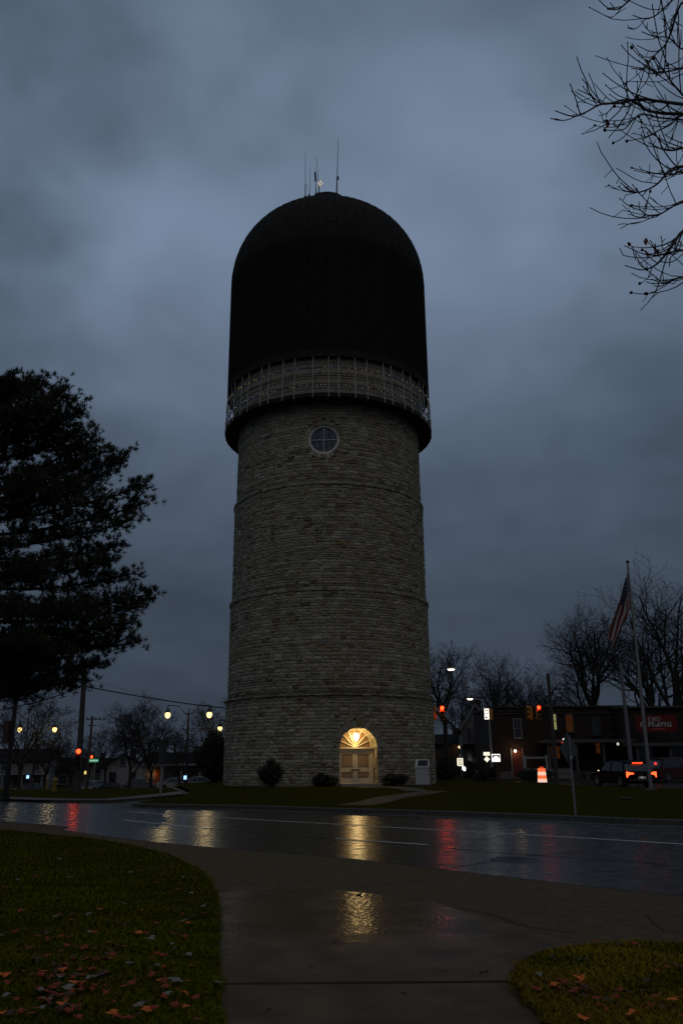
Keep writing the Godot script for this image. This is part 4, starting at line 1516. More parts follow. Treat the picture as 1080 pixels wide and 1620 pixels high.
	mb.tube(PackedVector3Array([Vector3.ZERO, Vector3(0, 0.3, 0), Vector3(0, 0.32, 0), Vector3(0.02, mh, 0)]), PackedFloat32Array([0.2, 0.2, 0.13, 0.09]), 12)
	part(mast, "pole", mb.mesh(), mats.dark_metal)
	signal_head(mast, Vector3(-0.24, at(2, 1160, -40.0).y, 0.0), 2.6, -1, mat("signal_brown", Color(0.06, 0.02, 0.01), 0.6))
	# crossing signals with bluish walk lights
	for q in [[46, 1229, -58.0, 1258, "walk signal box with a bluish light by the left houses"], [294, 1230, -49.7, 1251, "walk signal box with a bluish light in front of the near twin lamp's pole"]]:
		var c := at(q[0], q[1], q[2])
		var w := thing("crossing_signal", q[4], "crossing signal", Vector3(c.x, 0.1, c.z + 0.1), 0.0, "walk signals with bluish lights")
		mb = MB.new()
		mb.tube(PackedVector3Array([Vector3(0, 0, 0), Vector3(0, c.y - 0.1, 0)]), PackedFloat32Array([0.04, 0.04]), 8)
		part(w, "post", mb.mesh(), mats.dark_metal)
		mb = MB.new()
		mb.box(Vector3(0, c.y - 0.1, 0), Vector3(0.36, 0.36, 0.18))
		part(w, "housing", mb.mesh(), dark_house)
		mb = MB.new()
		mb.box(Vector3(0, c.y - 0.1, 0.1), Vector3(0.16, 0.2, 0.02))
		part(w, "signal_light", mb.mesh(), glow("walk_light", Color(0.28, 0.55, 1.0), 2.2))
		mb = MB.new()
		mb.box(Vector3(0, c.y - 1.0, 0.07), Vector3(0.12, 0.2, 0.08))
		part(w, "push_button", mb.mesh(), mats.steel)
	# back of a signal on a slim post between the left trees
	var b0 := at(254, 1262, -44.0)
	var bs := thing("traffic_signal", "dark unlit signal on a grey post before the left bare trees", "traffic signal", Vector3(b0.x, 0.1, b0.z))
	mb = MB.new()
	var bh := at(254, 1195, -44.0).y
	mb.tube(PackedVector3Array([Vector3.ZERO, Vector3(0, bh, 0)]), PackedFloat32Array([0.06, 0.05]), 10)
	part(bs, "post", mb.mesh(), mats.steel)
	signal_head(bs, Vector3(0, bh, 0.12), 2.9, -1, dark_house)
	# hydrant and a yellow post at the far left corner
	var hy := at(85, 1263, -50.0)
	var hd := thing("fire_hydrant", "squat yellow fire hydrant on the verge at the far left corner", "fire hydrant", Vector3(hy.x, 0.1, hy.z))
	mb = MB.new()
	mb.lathe(Vector3.ZERO, PackedVector2Array([Vector2(0.17, 0.0), Vector2(0.17, 0.06), Vector2(0.12, 0.08), Vector2(0.12, 0.55), Vector2(0.16, 0.57), Vector2(0.15, 0.64), Vector2(0.09, 0.74), Vector2(0.03, 0.78), Vector2(0.0, 0.78)]), 14)
	part(hd, "barrel", mb.mesh(), mat("hydrant_yellow", Color(0.20, 0.13, 0.012), 0.5))
	for s in [-1.0, 1.0]:
		mb = MB.new()
		mb.tube(PackedVector3Array([Vector3(0, 0.42, 0), Vector3(s * 0.2, 0.42, 0)]), PackedFloat32Array([0.06, 0.06]), 8)
		part(hd, "nozzle", mb.mesh(), mats.hydrant_yellow)
	var yb := at(73, 1264, -52.0)
	var bol := thing("bollard", "thin yellow guard post left of the fire hydrant", "bollard", Vector3(yb.x, 0.1, yb.z))
	mb = MB.new()
	mb.lathe(Vector3.ZERO, PackedVector2Array([Vector2(0.07, 0.0), Vector2(0.07, 0.85), Vector2(0.04, 0.92), Vector2(0.0, 0.93)]), 10)
	part(bol, "post", mb.mesh(), mats.hydrant_yellow)
	mb = MB.new()
	mb.lathe(Vector3.ZERO, PackedVector2Array([Vector2(0.073, 0.66), Vector2(0.073, 0.76)]), 10)
	part(bol, "band", mb.mesh(), mats.white_paint)

	# tall lights on the right
	var c1 := at(713, 1058, -60.0)
	cobra_lamp("tall arm street light whose head shows just right of the tower", Vector3(at(676, 1240, -60.0).x, 0.1, -60.0), c1, 0.25, Color(1.0, 0.90, 0.70))
	var c2 := at(743, 1105, -72.0)
	cobra_lamp("lower arm street light above the white gabled house", Vector3(at(779, 1235, -72.0).x, 0.1, -72.0), c2, 0.2, Color(1.0, 0.86, 0.58))
	var up := at(880, 1238, -64.0)
	var pr := thing("utility_pole", "dark utility pole rising in front of the brick building", "utility pole", Vector3(up.x, 0.05, up.z))
	var ph := at(876, 1067, -64.0).y
	mb = MB.new()
	mb.tube(PackedVector3Array([Vector3.ZERO, Vector3(0, ph, 0)]), PackedFloat32Array([0.17, 0.12]), 10)
	part(pr, "shaft", mb.mesh(), mats.pole_wood)
	var ups := at(1000, 1232, -66.0)
	var pr2 := thing("utility_pole", "pale tall steel pole behind the flagpole", "utility pole", Vector3(ups.x, 0.1, ups.z))
	mb = MB.new()
	mb.tube(PackedVector3Array([Vector3.ZERO, Vector3(0, at(991, 1050, -66.0).y, 0)]), PackedFloat32Array([0.17, 0.12]), 10)
	part(pr2, "shaft", mb.mesh(), mat("grey_pole", Color(0.14, 0.14, 0.15), 0.6))
	var wa := pr.position + Vector3(0, ph - 1.3, 0)
	var wb := at(640, 1103, -62.0)
	wire("span_wire", "thin span wire carrying the signals right of the tower", wa, wb, 0.2, 0.012)

	# signals and the lit turn sign hung from the span wire
	for q in [[699, 1128, -62.0, 0.0, 0, "left one, showing red beside the tower wall"], [851, 1127, -63.5, 0.15, 0, "right one, showing red before the brick building's roof"]]:
		var c := at(q[0], q[1], q[2])
		var s := thing("traffic_signal", "yellow hanging pair of traffic signals, " + q[5], "traffic signal", c, 0.0, "hanging traffic signals")
		signal_head(s, Vector3(0, 0, 0), q[3] - 0.1, q[4], yellow)
		signal_head(s, Vector3(-0.55, 0, -0.25), -1.25, -1, yellow)
		mb = MB.new()
		mb.tube(PackedVector3Array([Vector3(0, 0.5, 0), Vector3(0, 0.95, 0)]), PackedFloat32Array([0.03, 0.03]), 6)
		mb.tube(PackedVector3Array([Vector3(-0.55, 0.5, -0.25), Vector3(-0.55, 0.62, -0.2), Vector3(0, 0.66, 0)]), PackedFloat32Array([0.03, 0.03, 0.03]), 6)
		part(s, "hanger", mb.mesh(), dark_house)
		red_light(c + Vector3(0, 0.345, 0.28), 0.7 if q[0] == 699 else 0.1)
	var tc := at(769.5, 1129.5, -61.5)
	var ts := thing("turn_sign", "lit white box sign with a black arrow hanging over the far road", "lit sign", tc, -0.72)
	mb = MB.new()
	mb.box(Vector3(0, 0, -0.25), Vector3(0.42, 0.80, 0.50))
	part(ts, "case", mb.mesh(), yellow)
	mb = MB.new()
	mb.box(Vector3(0, 0, 0.012), Vector3(0.38, 0.76, 0.02))
	var face := part(ts, "sign_face", mb.mesh(), glow("sign_light_face", Color(1.0, 0.93, 0.80), 1.5))
	var ink := mat("sign_ink", Color(0.02, 0.02, 0.02), 0.8)
	for g in [[-0.08, 0.24, 0.08, 0.13], [0.08, 0.24, 0.09, 0.12], [-0.08, 0.02, 0.07, 0.12], [0.07, 0.03, 0.09, 0.10], [0.0, -0.24, 0.2, 0.05]]:
		mb = MB.new()
		mb.box(Vector3(g[0], g[1], 0.026), Vector3(g[2], g[3], 0.008))
		part(face, "sign_mark", mb.mesh(), ink if g[1] < 0.0 else mat("faint_ink", Color(0.28, 0.25, 0.2), 0.8))
	mb = MB.new()
	mb.prism(PackedVector2Array([Vector2(-0.15, -0.24), Vector2(-0.02, -0.13), Vector2(-0.02, -0.35)]), 0.022, 0.03)
	part(face, "sign_arrow", mb.mesh(), ink)
	mb = MB.new()
	mb.tube(PackedVector3Array([Vector3(0, 0.4, -0.18), Vector3(0, 0.85, -0.18)]), PackedFloat32Array([0.025, 0.025]), 6)
	part(ts, "hanger", mb.mesh(), dark_house)

	# traffic signs across the far road, faces given glow for light thrown back
	var bright := glow("sign_glow_bright", Color(1.0, 0.96, 0.74), 1.1)
	var brighter := glow("sign_glow_white_board", Color(1.0, 0.97, 0.95), 1.25)
	var sp := at(729, 1240, -64.0)
	var speed := thing("speed_sign", "bright speed limit sign on a post right of the tower's hedge", "road sign", Vector3(sp.x, 0.1, sp.z), -0.1)
	var sy := at(729, 1205.5, -64.0).y - 0.1
	mb = MB.new()
	mb.box(Vector3(0, (sy + 0.9) / 2.0, 0), Vector3(0.06, sy + 0.9, 0.05))
	part(speed, "post", mb.mesh(), mats.dark_metal)
	mb = MB.new()
	mb.box(Vector3(0, sy, 0.045), Vector3(0.44, 0.56, 0.02))
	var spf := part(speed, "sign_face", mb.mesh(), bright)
	pane_text(spf, "sign_text", "SPEED", 0.12, ink, Vector3(0, sy + 0.19, 0.06))
	pane_text(spf, "sign_text", "LIMIT", 0.12, ink, Vector3(0, sy + 0.08, 0.06))
	pane_text(spf, "sign_text", "35", 0.28, ink, Vector3(0, sy - 0.12, 0.06))
	mb = MB.new()
	mb.box(Vector3(0, sy + 0.46, 0.045), Vector3(0.19, 0.24, 0.02))
	part(speed, "upper_plate", mb.mesh(), mat("dull_plate", Color(0.35, 0.34, 0.26), 0.6))
	var rp := at(733, 1216, -62.0)
	var rs := thing("round_sign", "small white round-cornered sign low beside the speed limit sign", "road sign", Vector3(rp.x, 0.1, rp.z))
	mb = MB.new()
	mb.tube(PackedVector3Array([Vector3.ZERO, Vector3(0, rp.y, 0)]), PackedFloat32Array([0.03, 0.03]), 6)
	part(rs, "post", mb.mesh(), mats.dark_metal)
	mb = MB.new()
	mb.prism(PackedVector2Array([Vector2(-0.12, -0.06), Vector2(0.02, -0.18), Vector2(0.14, -0.14), Vector2(0.15, 0.06), Vector2(0.06, 0.17), Vector2(-0.12, 0.17)]), 0.03, 0.05)
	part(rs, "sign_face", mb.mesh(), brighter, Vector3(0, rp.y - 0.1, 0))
	var dp := at(771.5, 1235, -64.0)
	var ds := thing("diamond_sign", "pale diamond sign under a pale rectangular plate on one post", "road sign", Vector3(dp.x, 0.1, dp.z))
	var dy := at(771.5, 1201, -64.0).y - 0.1
	mb = MB.new()
	mb.box(Vector3(0, (dy + 0.7) / 2.0, 0), Vector3(0.06, dy + 0.7, 0.05))
	part(ds, "post", mb.mesh(), mats.dark_metal)
	mb = MB.new()
	mb.box(Vector3(0, dy, 0.045), Vector3(0.31, 0.31, 0.02), Basis(Vector3.BACK, PI / 4))
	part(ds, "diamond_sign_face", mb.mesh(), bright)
	mb = MB.new()
	mb.box(Vector3(0, dy + 0.38, 0.045), Vector3(0.47, 0.25, 0.02))
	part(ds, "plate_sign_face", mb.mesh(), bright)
	var wp := at(786, 1236, -63.0)
	var ws := thing("campus_sign", "bright white board sign with a black arched emblem on a red post", "board sign", Vector3(wp.x, 0.1, wp.z))
	var wy := at(784, 1199, -63.0).y - 0.1
	mb = MB.new()
	mb.box(Vector3(0.05, wy / 2.0, 0), Vector3(0.09, wy, 0.07))
	part(ws, "post", mb.mesh(), mat("red_post", Color(0.08, 0.012, 0.01), 0.6))
	mb = MB.new()
	mb.box(Vector3(0, wy, 0.05), Vector3(0.62, 0.54, 0.03))
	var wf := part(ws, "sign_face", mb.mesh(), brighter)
	mb = MB.new()
	var arch := PackedVector2Array([Vector2(-0.26, -0.03), Vector2(-0.26, 0.2), Vector2(0.26, 0.2), Vector2(0.26, -0.03)])
	for k in 9:
		var a := PI * k / 8.0
		arch.append(Vector2(cos(a) * 0.20, -0.03 + sin(a) * 0.17))
	mb.prism(arch, 0.066, 0.074, Transform3D(Basis.IDENTITY, Vector3(0, wy, 0)))
	part(wf, "sign_emblem", mb.mesh(), ink)

	# the construction drum; glow added to bands and handle stands in for returned light
	var db := on(858, 1243, 0.0)
	db = at(858, 1244, -56.0)
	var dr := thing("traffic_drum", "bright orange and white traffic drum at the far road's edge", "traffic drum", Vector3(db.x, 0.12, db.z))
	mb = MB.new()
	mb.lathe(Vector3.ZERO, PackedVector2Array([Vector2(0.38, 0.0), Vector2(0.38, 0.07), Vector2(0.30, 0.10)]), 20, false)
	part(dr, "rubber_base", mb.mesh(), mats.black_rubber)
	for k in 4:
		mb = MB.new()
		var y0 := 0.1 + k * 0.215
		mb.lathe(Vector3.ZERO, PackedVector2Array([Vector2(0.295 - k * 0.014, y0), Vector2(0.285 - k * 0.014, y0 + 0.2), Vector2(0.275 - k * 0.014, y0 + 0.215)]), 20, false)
		part(dr, "painted_glow_band", mb.mesh(), glow("reflector_glow_white", Color(1.0, 0.62, 0.48), 1.0) if k % 2 == 0 else glow("reflector_glow_orange", Color(1.0, 0.17, 0.05), 1.0))
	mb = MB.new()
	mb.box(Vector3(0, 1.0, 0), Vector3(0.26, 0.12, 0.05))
	part(dr, "handle", mb.mesh(), glow("reflector_glow_top", Color(0.9, 0.08, 0.03), 0.5))

	# diamond warning sign seen from behind
	var g0 := on(910, 1291, 0.14)
	var gs := thing("warning_sign", "back of a grey diamond warning sign on a thin leaning post", "road sign", Vector3(g0.x, 0.1, g0.z), 0.75)
	var gc := Vector3(-0.015, at(905, 1185, g0.z).y - 0.1, 0)
	mb = MB.new()
	mb.bar(Vector3.ZERO, Vector3(gc.x, gc.y + 0.34, 0), 0.045, 0.04)
	part(gs, "post", mb.mesh(), mats.steel)
	mb = MB.new()
	var dm := PackedVector2Array()
	for k in 4:
		for e in [-1.0, 1.0]:
			var a := PI / 2 * k
			dm.append(Vector2(sin(a), cos(a)) * 0.42 + Vector2(cos(a), -sin(a)) * 0.035 * e)
	mb.prism(dm, -0.035, -0.030, Transform3D(Basis.IDENTITY, Vector3(gc.x, gc.y, 0)))
	part(gs, "sign_back", mb.mesh(), mat("sign_aluminium", Color(0.07, 0.07, 0.068), 0.6, 0.1))
	mb = MB.new()
	mb.box(Vector3(gc.x - 0.02, gc.y - 0.22, 0.026), Vector3(0.085, 0.085, 0.006))
	part(gs, "sticker", mb.mesh(), mats.white_paint)

	# flagpole with its flag
	var f0 := on(1030, 1256, 0.2)
	f0 = at(1030, 1257, -41.0)
	var fp := thing("flagpole", "tall slender pale metal flagpole on the lawn right of the tower", "flagpole", Vector3(f0.x, 0.12, f0.z))
	var ft := at(992, 891, -41.0) - fp.position
	mb = MB.new()
	mb.tube(PackedVector3Array([Vector3.ZERO, ft * 0.4, ft * 0.8, ft]), PackedFloat32Array([0.085, 0.078, 0.06, 0.045]), 12)
	part(fp, "pole", mb.mesh(), mat("flagpole_metal", Color(0.22, 0.22, 0.21), 0.5, 0.3))
	mb = MB.new()
	mb.ball(ft + Vector3(0, 0.07, 0), Vector3(0.085, 0.085, 0.085), 10, 8)
	part(fp, "finial", mb.mesh(), mats.dark_metal)
	mb = MB.new()
	mb.tube(PackedVector3Array([ft * 0.985 + Vector3(-0.08, 0, 0.02), ft * 0.82 + Vector3(-0.16, 0, 0.03), ft * 0.79 + Vector3(-0.02, 0, 0.02)]), PackedFloat32Array([0.012, 0.014, 0.012]), 5)
	part(fp, "halyard", mb.mesh(), mats.rod)
	mb = MB.new()
	mb.lathe(Vector3.ZERO, PackedVector2Array([Vector2(0.26, 0.0), Vector2(0.26, 0.1), Vector2(0.12, 0.16), Vector2(0.09, 0.2)]), 16)
	part(fp, "base", mb.mesh(), mats.kerb_concrete)
	flag(fp.position + ft * 0.965, fp.position + ft * 0.805)
	var stake := on(990, 1262, 0.2)
	var pl := thing("ground_plate", "small pale plate lying in the lawn left of the flagpole's foot", "plate", Vector3(stake.x, mound(stake.x, stake.z) + 0.02, stake.z))
	mb = MB.new()
	mb.box(Vector3(0, 0.03, 0), Vector3(0.5, 0.06, 0.3))
	part(pl, "stone", mb.mesh(), mats.kerb_concrete)


# a limp flag: hoisted between a and b, its fly hanging down in folds
func flag(a: Vector3, b: Vector3) -> void:
	var im := Image.create(380, 200, false, Image.FORMAT_RGB8)
	var red := Color(0.36, 0.025, 0.035)
	var white := Color(0.58, 0.56, 0.54)
	var blue := Color(0.05, 0.07, 0.20)
	for y in 200:
		var stripe := int(y * 13.0 / 200.0)
		for x in 380:
			im.set_pixel(x, y, red if stripe % 2 == 0 else white)
	im.fill_rect(Rect2i(0, 0, 152, 108), blue)
	for row in 9:
		for c in (6 if row % 2 == 0 else 5):
			var cx := 12.7 + c * 25.3 + (0.0 if row % 2 == 0 else 12.7)
			var cy := 10.8 + row * 10.8
			for y in range(-5, 6):
				for x in range(-5, 6):
					var ang := atan2(x, -y)
					var rr := Vector2(x, y).length()
					if rr < 2.0 + 2.6 * absf(cos(ang * 2.5)) * (1.0 if cos(ang * 5.0) > 0.0 else 0.4):
						im.set_pixel(int(cx) + x, int(cy) + y, white)
	var m := StandardMaterial3D.new()
	m.albedo_texture = ImageTexture.create_from_image(im)
	m.roughness = 0.85
	m.cull_mode = BaseMaterial3D.CULL_DISABLED
	m.backlight_enabled = true
	m.backlight = Color(0.25, 0.25, 0.25)
	var nu := 40
	var nv := 24
	var hoist := a - b
	var pts: Array = []
	for i in nu + 1:
		var row: Array[Vector3] = []
		for j in nv + 1:
			var u := float(i) / nu
			var v := float(j) / nv
			# the cloth hangs from its upper corner: further out it turns from level to straight down and gathers
			var base := a - hoist * v
			var gather := lerpf(1.0, 0.26, smoothstep(0.0, 0.7, u))
			var p := a - hoist * v * gather
			p += Vector3(-1.30 * u - 0.12 * sin(u * 2.0), -3.55 * u + 0.35 * u * (1.0 - v), 0)
			var fold := sin(v * 9.0 + u * 3.0) * 0.16 * smoothstep(0.05, 0.5, u)
			p += Vector3(0.80 * v * smoothstep(0.1, 0.6, u) * (1.0 - 0.6 * u) + fold * 0.45, 0, fold)
			row.append(p.lerp(base, 1.0 - smoothstep(0.0, 0.12, u)))
		pts.append(row)
	var mb := MB.new()
	var st := SurfaceTool.new()
	st.begin(Mesh.PRIMITIVE_TRIANGLES)
	st.set_smooth_group(0)
	for i in nu:
		for j in nv:
			for q in [[0, 0], [1, 0], [1, 1], [0, 0], [1, 1], [0, 1]]:
				st.set_uv(Vector2(float(i + q[0]) / nu, float(j + q[1]) / nv))
				st.add_vertex(pts[i + q[0]][j + q[1]])
	st.generate_normals()
	one("flag", st.commit(), m, "limp red, white and blue striped flag hanging from the flagpole", "flag")


# ---------------------------------------------------------------- buildings
func window_in(parent: Node3D, c: Vector3, w: float, h: float, turn: float, frame_m: Material, lit: Material = null, cross := true) -> void:
	var f := MB.new()
	var t := 0.09
	for s in [-1.0, 1.0]:
		f.box(Vector3(s * (w / 2.0 + t / 2.0), 0, 0), Vector3(t, h + 2 * t, 0.10))
		f.box(Vector3(0, s * (h / 2.0 + t / 2.0), 0), Vector3(w - 0.004, t, 0.10))
	if cross:
		f.box(Vector3(0, 0, -0.01), Vector3(w, 0.05, 0.07))
		f.box(Vector3(0, h / 4.0, -0.013), Vector3(0.03, h / 2.0, 0.06))
	f.box(Vector3(0, -h / 2.0 - t - 0.03, 0.03), Vector3(w + 0.34, 0.06, 0.18))
	var o := part(parent, "window", f.mesh(), frame_m, c, Vector3(0, turn, 0))
	var g := MB.new()
	g.box(Vector3(0, 0, -0.03), Vector3(w, h, 0.03))
	part(o, "window_pane", g.mesh(), lit if lit else mats.window_glass)


# a gabled house whose front faces +z before turning; w across, d deep, h to the eaves
func house(label: String, where: Vector3, turn: float, w: float, d: float, h: float, rise: float, wall_c: Color, roof_c: Color, front_gable: bool, trim: Material) -> Node3D:
	var t := thing("house", label, "house", where, turn)
	var key := "siding_%d" % names["house"]
	var wm := mat(key, wall_c, 0.8)
	var rm := mat("shingle_%d" % names["house"], roof_c, 1.0)
	rm.metallic_specular = 0.08
	var mb := MB.new()
	var outline := PackedVector2Array([Vector2(-w / 2, 0), Vector2(w / 2, 0), Vector2(w / 2, h), Vector2(0, h + rise), Vector2(-w / 2, h)])
	if front_gable:
		mb.prism(outline, -d, 0.0)
	else:
		var side := PackedVector2Array([Vector2(-d / 2, 0), Vector2(d / 2, 0), Vector2(d / 2, h), Vector2(0, h + rise), Vector2(-d / 2, h)])
		mb.prism(side, -w / 2, w / 2, Transform3D(Basis(Vector3(0, 0, -1), Vector3.UP, Vector3.RIGHT), Vector3(0, 0, -d / 2)))
	var wall := part(t, "wall", mb.mesh(), wm)
	# siding boards, proud of the wall
	var sb := MB.new()
	var y := 0.25
	while y < h - 0.1:
		sb.box(Vector3(0, y, 0.006), Vector3(w, 0.02, 0.016))
		sb.box(Vector3(w / 2, y, -d / 2), Vector3(0.016, 0.02, d - 0.02))
		sb.box(Vector3(-w / 2, y, -d / 2), Vector3(0.016, 0.02, d - 0.02))
		y += 0.2
	part(wall, "siding", sb.mesh(), wm).set_meta("kind", "stuff")
	var half := (w if front_gable else d) / 2.0
	var l := sqrt(half * half + rise * rise) + 0.45
	var ang := atan2(rise, half)
	for s in [-1.0, 1.0]:
		mb = MB.new()
		if front_gable:
			mb.box(Vector3(s * (half + 0.38) / 2.0, h + rise - (rise + 0.38 * rise / half) / 2.0 + 0.08, -d / 2), Vector3(l, 0.14, d + 0.7), Basis(Vector3.BACK, -s * ang))
		else:
			mb.box(Vector3(0, h + rise - (rise + 0.38 * rise / half) / 2.0 + 0.08, -d / 2 + s * (half + 0.38) / 2.0), Vector3(w + 0.7, 0.14, l), Basis(Vector3.RIGHT, s * ang))
		part(t, "roof", mb.mesh(), rm)
	mb = MB.new()
	mb.box(Vector3(w * 0.2, h + rise + 0.1, -d * 0.6), Vector3(0.6, 1.6, 0.6))
	part(t, "chimney", mb.mesh(), mat("chimney_brick", Color(0.03, 0.02, 0.018), 0.9))
	for s in [-1.0, 1.0]:
		mb = MB.new()
		mb.box(Vector3(s * (w / 2 + 0.01), h / 2, 0.01), Vector3(0.16, h, 0.16))
		part(t, "corner_board", mb.mesh(), trim)
	return t


func porch(t: Node3D, x0: float, x1: float, depth: float, deck_y: float, roof_y: float, posts: int, m: Material, roof_m: Material) -> void:
	var mb := MB.new()
	mb.box(Vector3((x0 + x1) / 2, deck_y / 2, depth / 2 + 0.02), Vector3(x1 - x0, deck_y, depth))
	part(t, "porch_floor", mb.mesh(), roof_m)
	mb = MB.new()
	mb.box(Vector3((x0 + x1) / 2, roof_y + 0.12, depth / 2 + 0.03), Vector3(x1 - x0 + 0.5, 0.26, depth + 0.4))
	part(t, "porch_roof", mb.mesh(), m)
	for k in posts:
		mb = MB.new()
		var x := lerpf(x0 + 0.15, x1 - 0.15, float(k) / maxi(1, posts - 1))
		mb.box(Vector3(x, (deck_y + roof_y) / 2, depth - 0.15), Vector3(0.2, roof_y - deck_y, 0.2))
		mb.box(Vector3(x, roof_y - 0.1, depth - 0.15), Vector3(0.3, 0.12, 0.3))
		part(t, "porch_post", mb.mesh(), m)
	var steps := MB.new()
	for k in 3:
		steps.box(Vector3((x0 + x1) / 2, deck_y - 0.1 - k * 0.17, depth + 0.15 + k * 0.28), Vector3(1.5, 0.17, 0.3))
	part(t, "steps", steps.mesh(), mats.kerb_concrete)


func porch_light(parent: Node3D, c: Vector3, m: Material) -> void:
	var mb := MB.new()
	mb.ball(Vector3.ZERO, Vector3(0.1, 0.12, 0.1), 10, 8)
	part(parent, "porch_light", mb.mesh(), m, c)


func build_buildings() -> void:
	var trim := mat("house_trim", Color(0.16, 0.16, 0.16), 0.7)
	var lit := glow("window_light_yellow", Color(0.75, 0.70, 0.30), 0.28)
	var amber := glow("window_light_amber", Color(0.75, 0.22, 0.05), 0.04)
	# left
	var p := at(20, 1258, -122.0)
	var a := house("pale two-storey house with a wide front porch at the left edge", p, 0.12, 9.0, 8.0, 4.6, 1.6, Color(0.15, 0.145, 0.13), Color(0.016, 0.016, 0.017), false, trim)
	porch(a, -1.2, 4.4, 2.2, 0.5, 2.75, 3, trim, mats.dark_timber)
	for x in [-3.3, -1.4, 0.8, 2.9]:
		window_in(a, Vector3(x, 4.0, 0.05), 0.85, 1.35, 0.0, trim)
	for x in [-3.3, -2.2, 2.6]:
		window_in(a, Vector3(x, 1.7, 0.05), 0.85, 1.4, 0.0, trim)
	var mb := MB.new()
	mb.box(Vector3(0.6, 1.55, 0.04), Vector3(0.95, 2.05, 0.06))
	part(a, "door", mb.mesh(), mats.dark_timber)
	p = at(192, 1252, -112.0)
	a = house("white gabled house behind the bare trees left of the lamp", p, 0.2, 5.4, 8.0, 3.0, 1.5, Color(0.27, 0.27, 0.27), Color(0.018, 0.018, 0.02), true, trim)
	window_in(a, Vector3(-1.2, 1.7, 0.05), 0.8, 1.3, 0.0, trim)
	window_in(a, Vector3(1.3, 1.7, 0.05), 0.8, 1.3, 0.0, trim)
	window_in(a, Vector3(0, 3.7, 0.05), 0.6, 0.8, 0.0, trim)
	p = at(276, 1252, -104.0)
	a = house("grey columned house with an orange lit doorway behind the twin lamp", p, 0.0, 7.6, 8.0, 3.2, 1.2, Color(0.13, 0.135, 0.14), Color(0.016, 0.016, 0.017), false, trim)
	porch(a, -3.4, 3.4, 2.0, 0.45, 2.95, 4, trim, mats.dark_timber)
	window_in(a, Vector3(0.4, 1.75, 0.05), 1.0, 1.4, 0.0, trim)
	window_in(a, Vector3(2.4, 1.75, 0.05), 1.0, 1.4, 0.0, trim)
	mb = MB.new()
	mb.box(Vector3(-2.0, 1.5, 0.04), Vector3(1.0, 2.1, 0.06))
	part(a, "door", mb.mesh(), mat("orange_door", Color(0.30, 0.09, 0.03), 0.6))
	porch_light(a, Vector3(-2.75, 2.0, 0.25), glow("porch_light_warm", Color(1.0, 0.55, 0.22), 3.0))
	lamp("porch_lamp", a.position + Vector3(-2.75, 2.0, 0.3), Color(1.0, 0.5, 0.2), 0.12, 0.1)
	# a low house whose yellow post light stands before it
	p = at(120, 1252, -128.0)
	a = house("low dark house behind the parked white car at the left", p, 0.0, 11.0, 8.0, 3.0, 1.6, Color(0.05, 0.048, 0.045), Color(0.015, 0.015, 0.016), false, mats.dark_timber)
	window_in(a, Vector3(-2.0, 1.7, 0.05), 1.2, 1.2, 0.0, trim)
	window_in(a, Vector3(2.0, 1.7, 0.05), 1.2, 1.2, 0.0, trim)
	p = at(137, 1222, -105.0)
	var yl := thing("post_lamp", "yellow lit post lamp above the parked white car", "post lamp", Vector3(p.x, dip(p.x, p.z), p.z))
	mb = MB.new()
	mb.tube(PackedVector3Array([Vector3.ZERO, Vector3(0, p.y - yl.position.y - 0.15, 0)]), PackedFloat32Array([0.06, 0.05]), 8)
	part(yl, "post", mb.mesh(), mats.steel)
	mb = MB.new()
	mb.box(Vector3(0, p.y - yl.position.y, 0), Vector3(0.42, 0.42, 0.42))
	part(yl, "lamp_box", mb.mesh(), glow("lamp_glow_yellow", Color(0.95, 0.72, 0.20), 1.6))
	lamp("post_lamp_light", Vector3(p.x, p.y, p.z + 0.3), Color(1.0, 0.75, 0.2), 0.10, 0.12)

	# right: the white house
	p = at(757, 1232, -84.0)
	a = house("white Victorian house with a steep front gable right of the tower", Vector3(p.x, 0.1, p.z), -0.1, 2.9, 9.0, 4.6, 2.2, Color(0.15, 0.15, 0.155), Color(0.02, 0.02, 0.022), true, trim)
	for x in [-0.75, 0.0, 0.75]:
		window_in(a, Vector3(x, 3.9, 0.05), 0.42, 1.3, 0.0, trim)
		window_in(a, Vector3(x, 1.8, 0.05), 0.42, 1.4, 0.0, trim)
	mb = MB.new()
	mb.box(Vector3(0, 5.5, 0.05), Vector3(0.8, 0.7, 0.06))
	part(a, "gable_panel", mb.mesh(), trim)
	mb = MB.new()
	mb.prism(PackedVector2Array([Vector2(-1.5, 2.75), Vector2(1.5, 2.75), Vector2(1.35, 3.0), Vector2(-1.35, 3.0)]), 0.03, 0.9)
	part(a, "bay_roof", mb.mesh(), mats["shingle_%d" % names["house"]])
	for s in [-1.0, 1.0]:
		mb = MB.new()
		mb.bar(Vector3(s * 1.62, 4.4, 0.36), Vector3(0, 6.88, 0.36), 0.08, 0.2)
		part(a, "bargeboard", mb.mesh(), trim)
	p = at(784, 1232, -86.0)
	a = house("lower wing of the white house beside the brick building", Vector3(p.x - 0.3, 0.1, p.z), -0.1, 3.0, 8.0, 4.2, 1.0, Color(0.10, 0.10, 0.105), Color(0.018, 0.018, 0.02), false, trim)
	window_in(a, Vector3(-0.4, 3.7, 0.05), 0.5, 1.2, 0.0, trim)
	window_in(a, Vector3(0.6, 3.7, 0.05), 0.5, 1.2, 0.0, trim)
	p = at(706, 1180, -92.0)
	a = house("dark brown house hidden behind the hedge right of the tower", Vector3(at(715, 1240, -92.0).x, 0.1, p.z), 0.0, 6.0, 8.0, 3.2, 1.0, Color(0.04, 0.028, 0.018), Color(0.02, 0.02, 0.02), false, mats.dark_timber)
	var bl := at(726, 1182, -91.5)
	porch_light(a, Vector3(bl.x - a.position.x, bl.y - 0.1, 0.5), glow("porch_light_small", Color(1.0, 0.62, 0.32), 3.0))
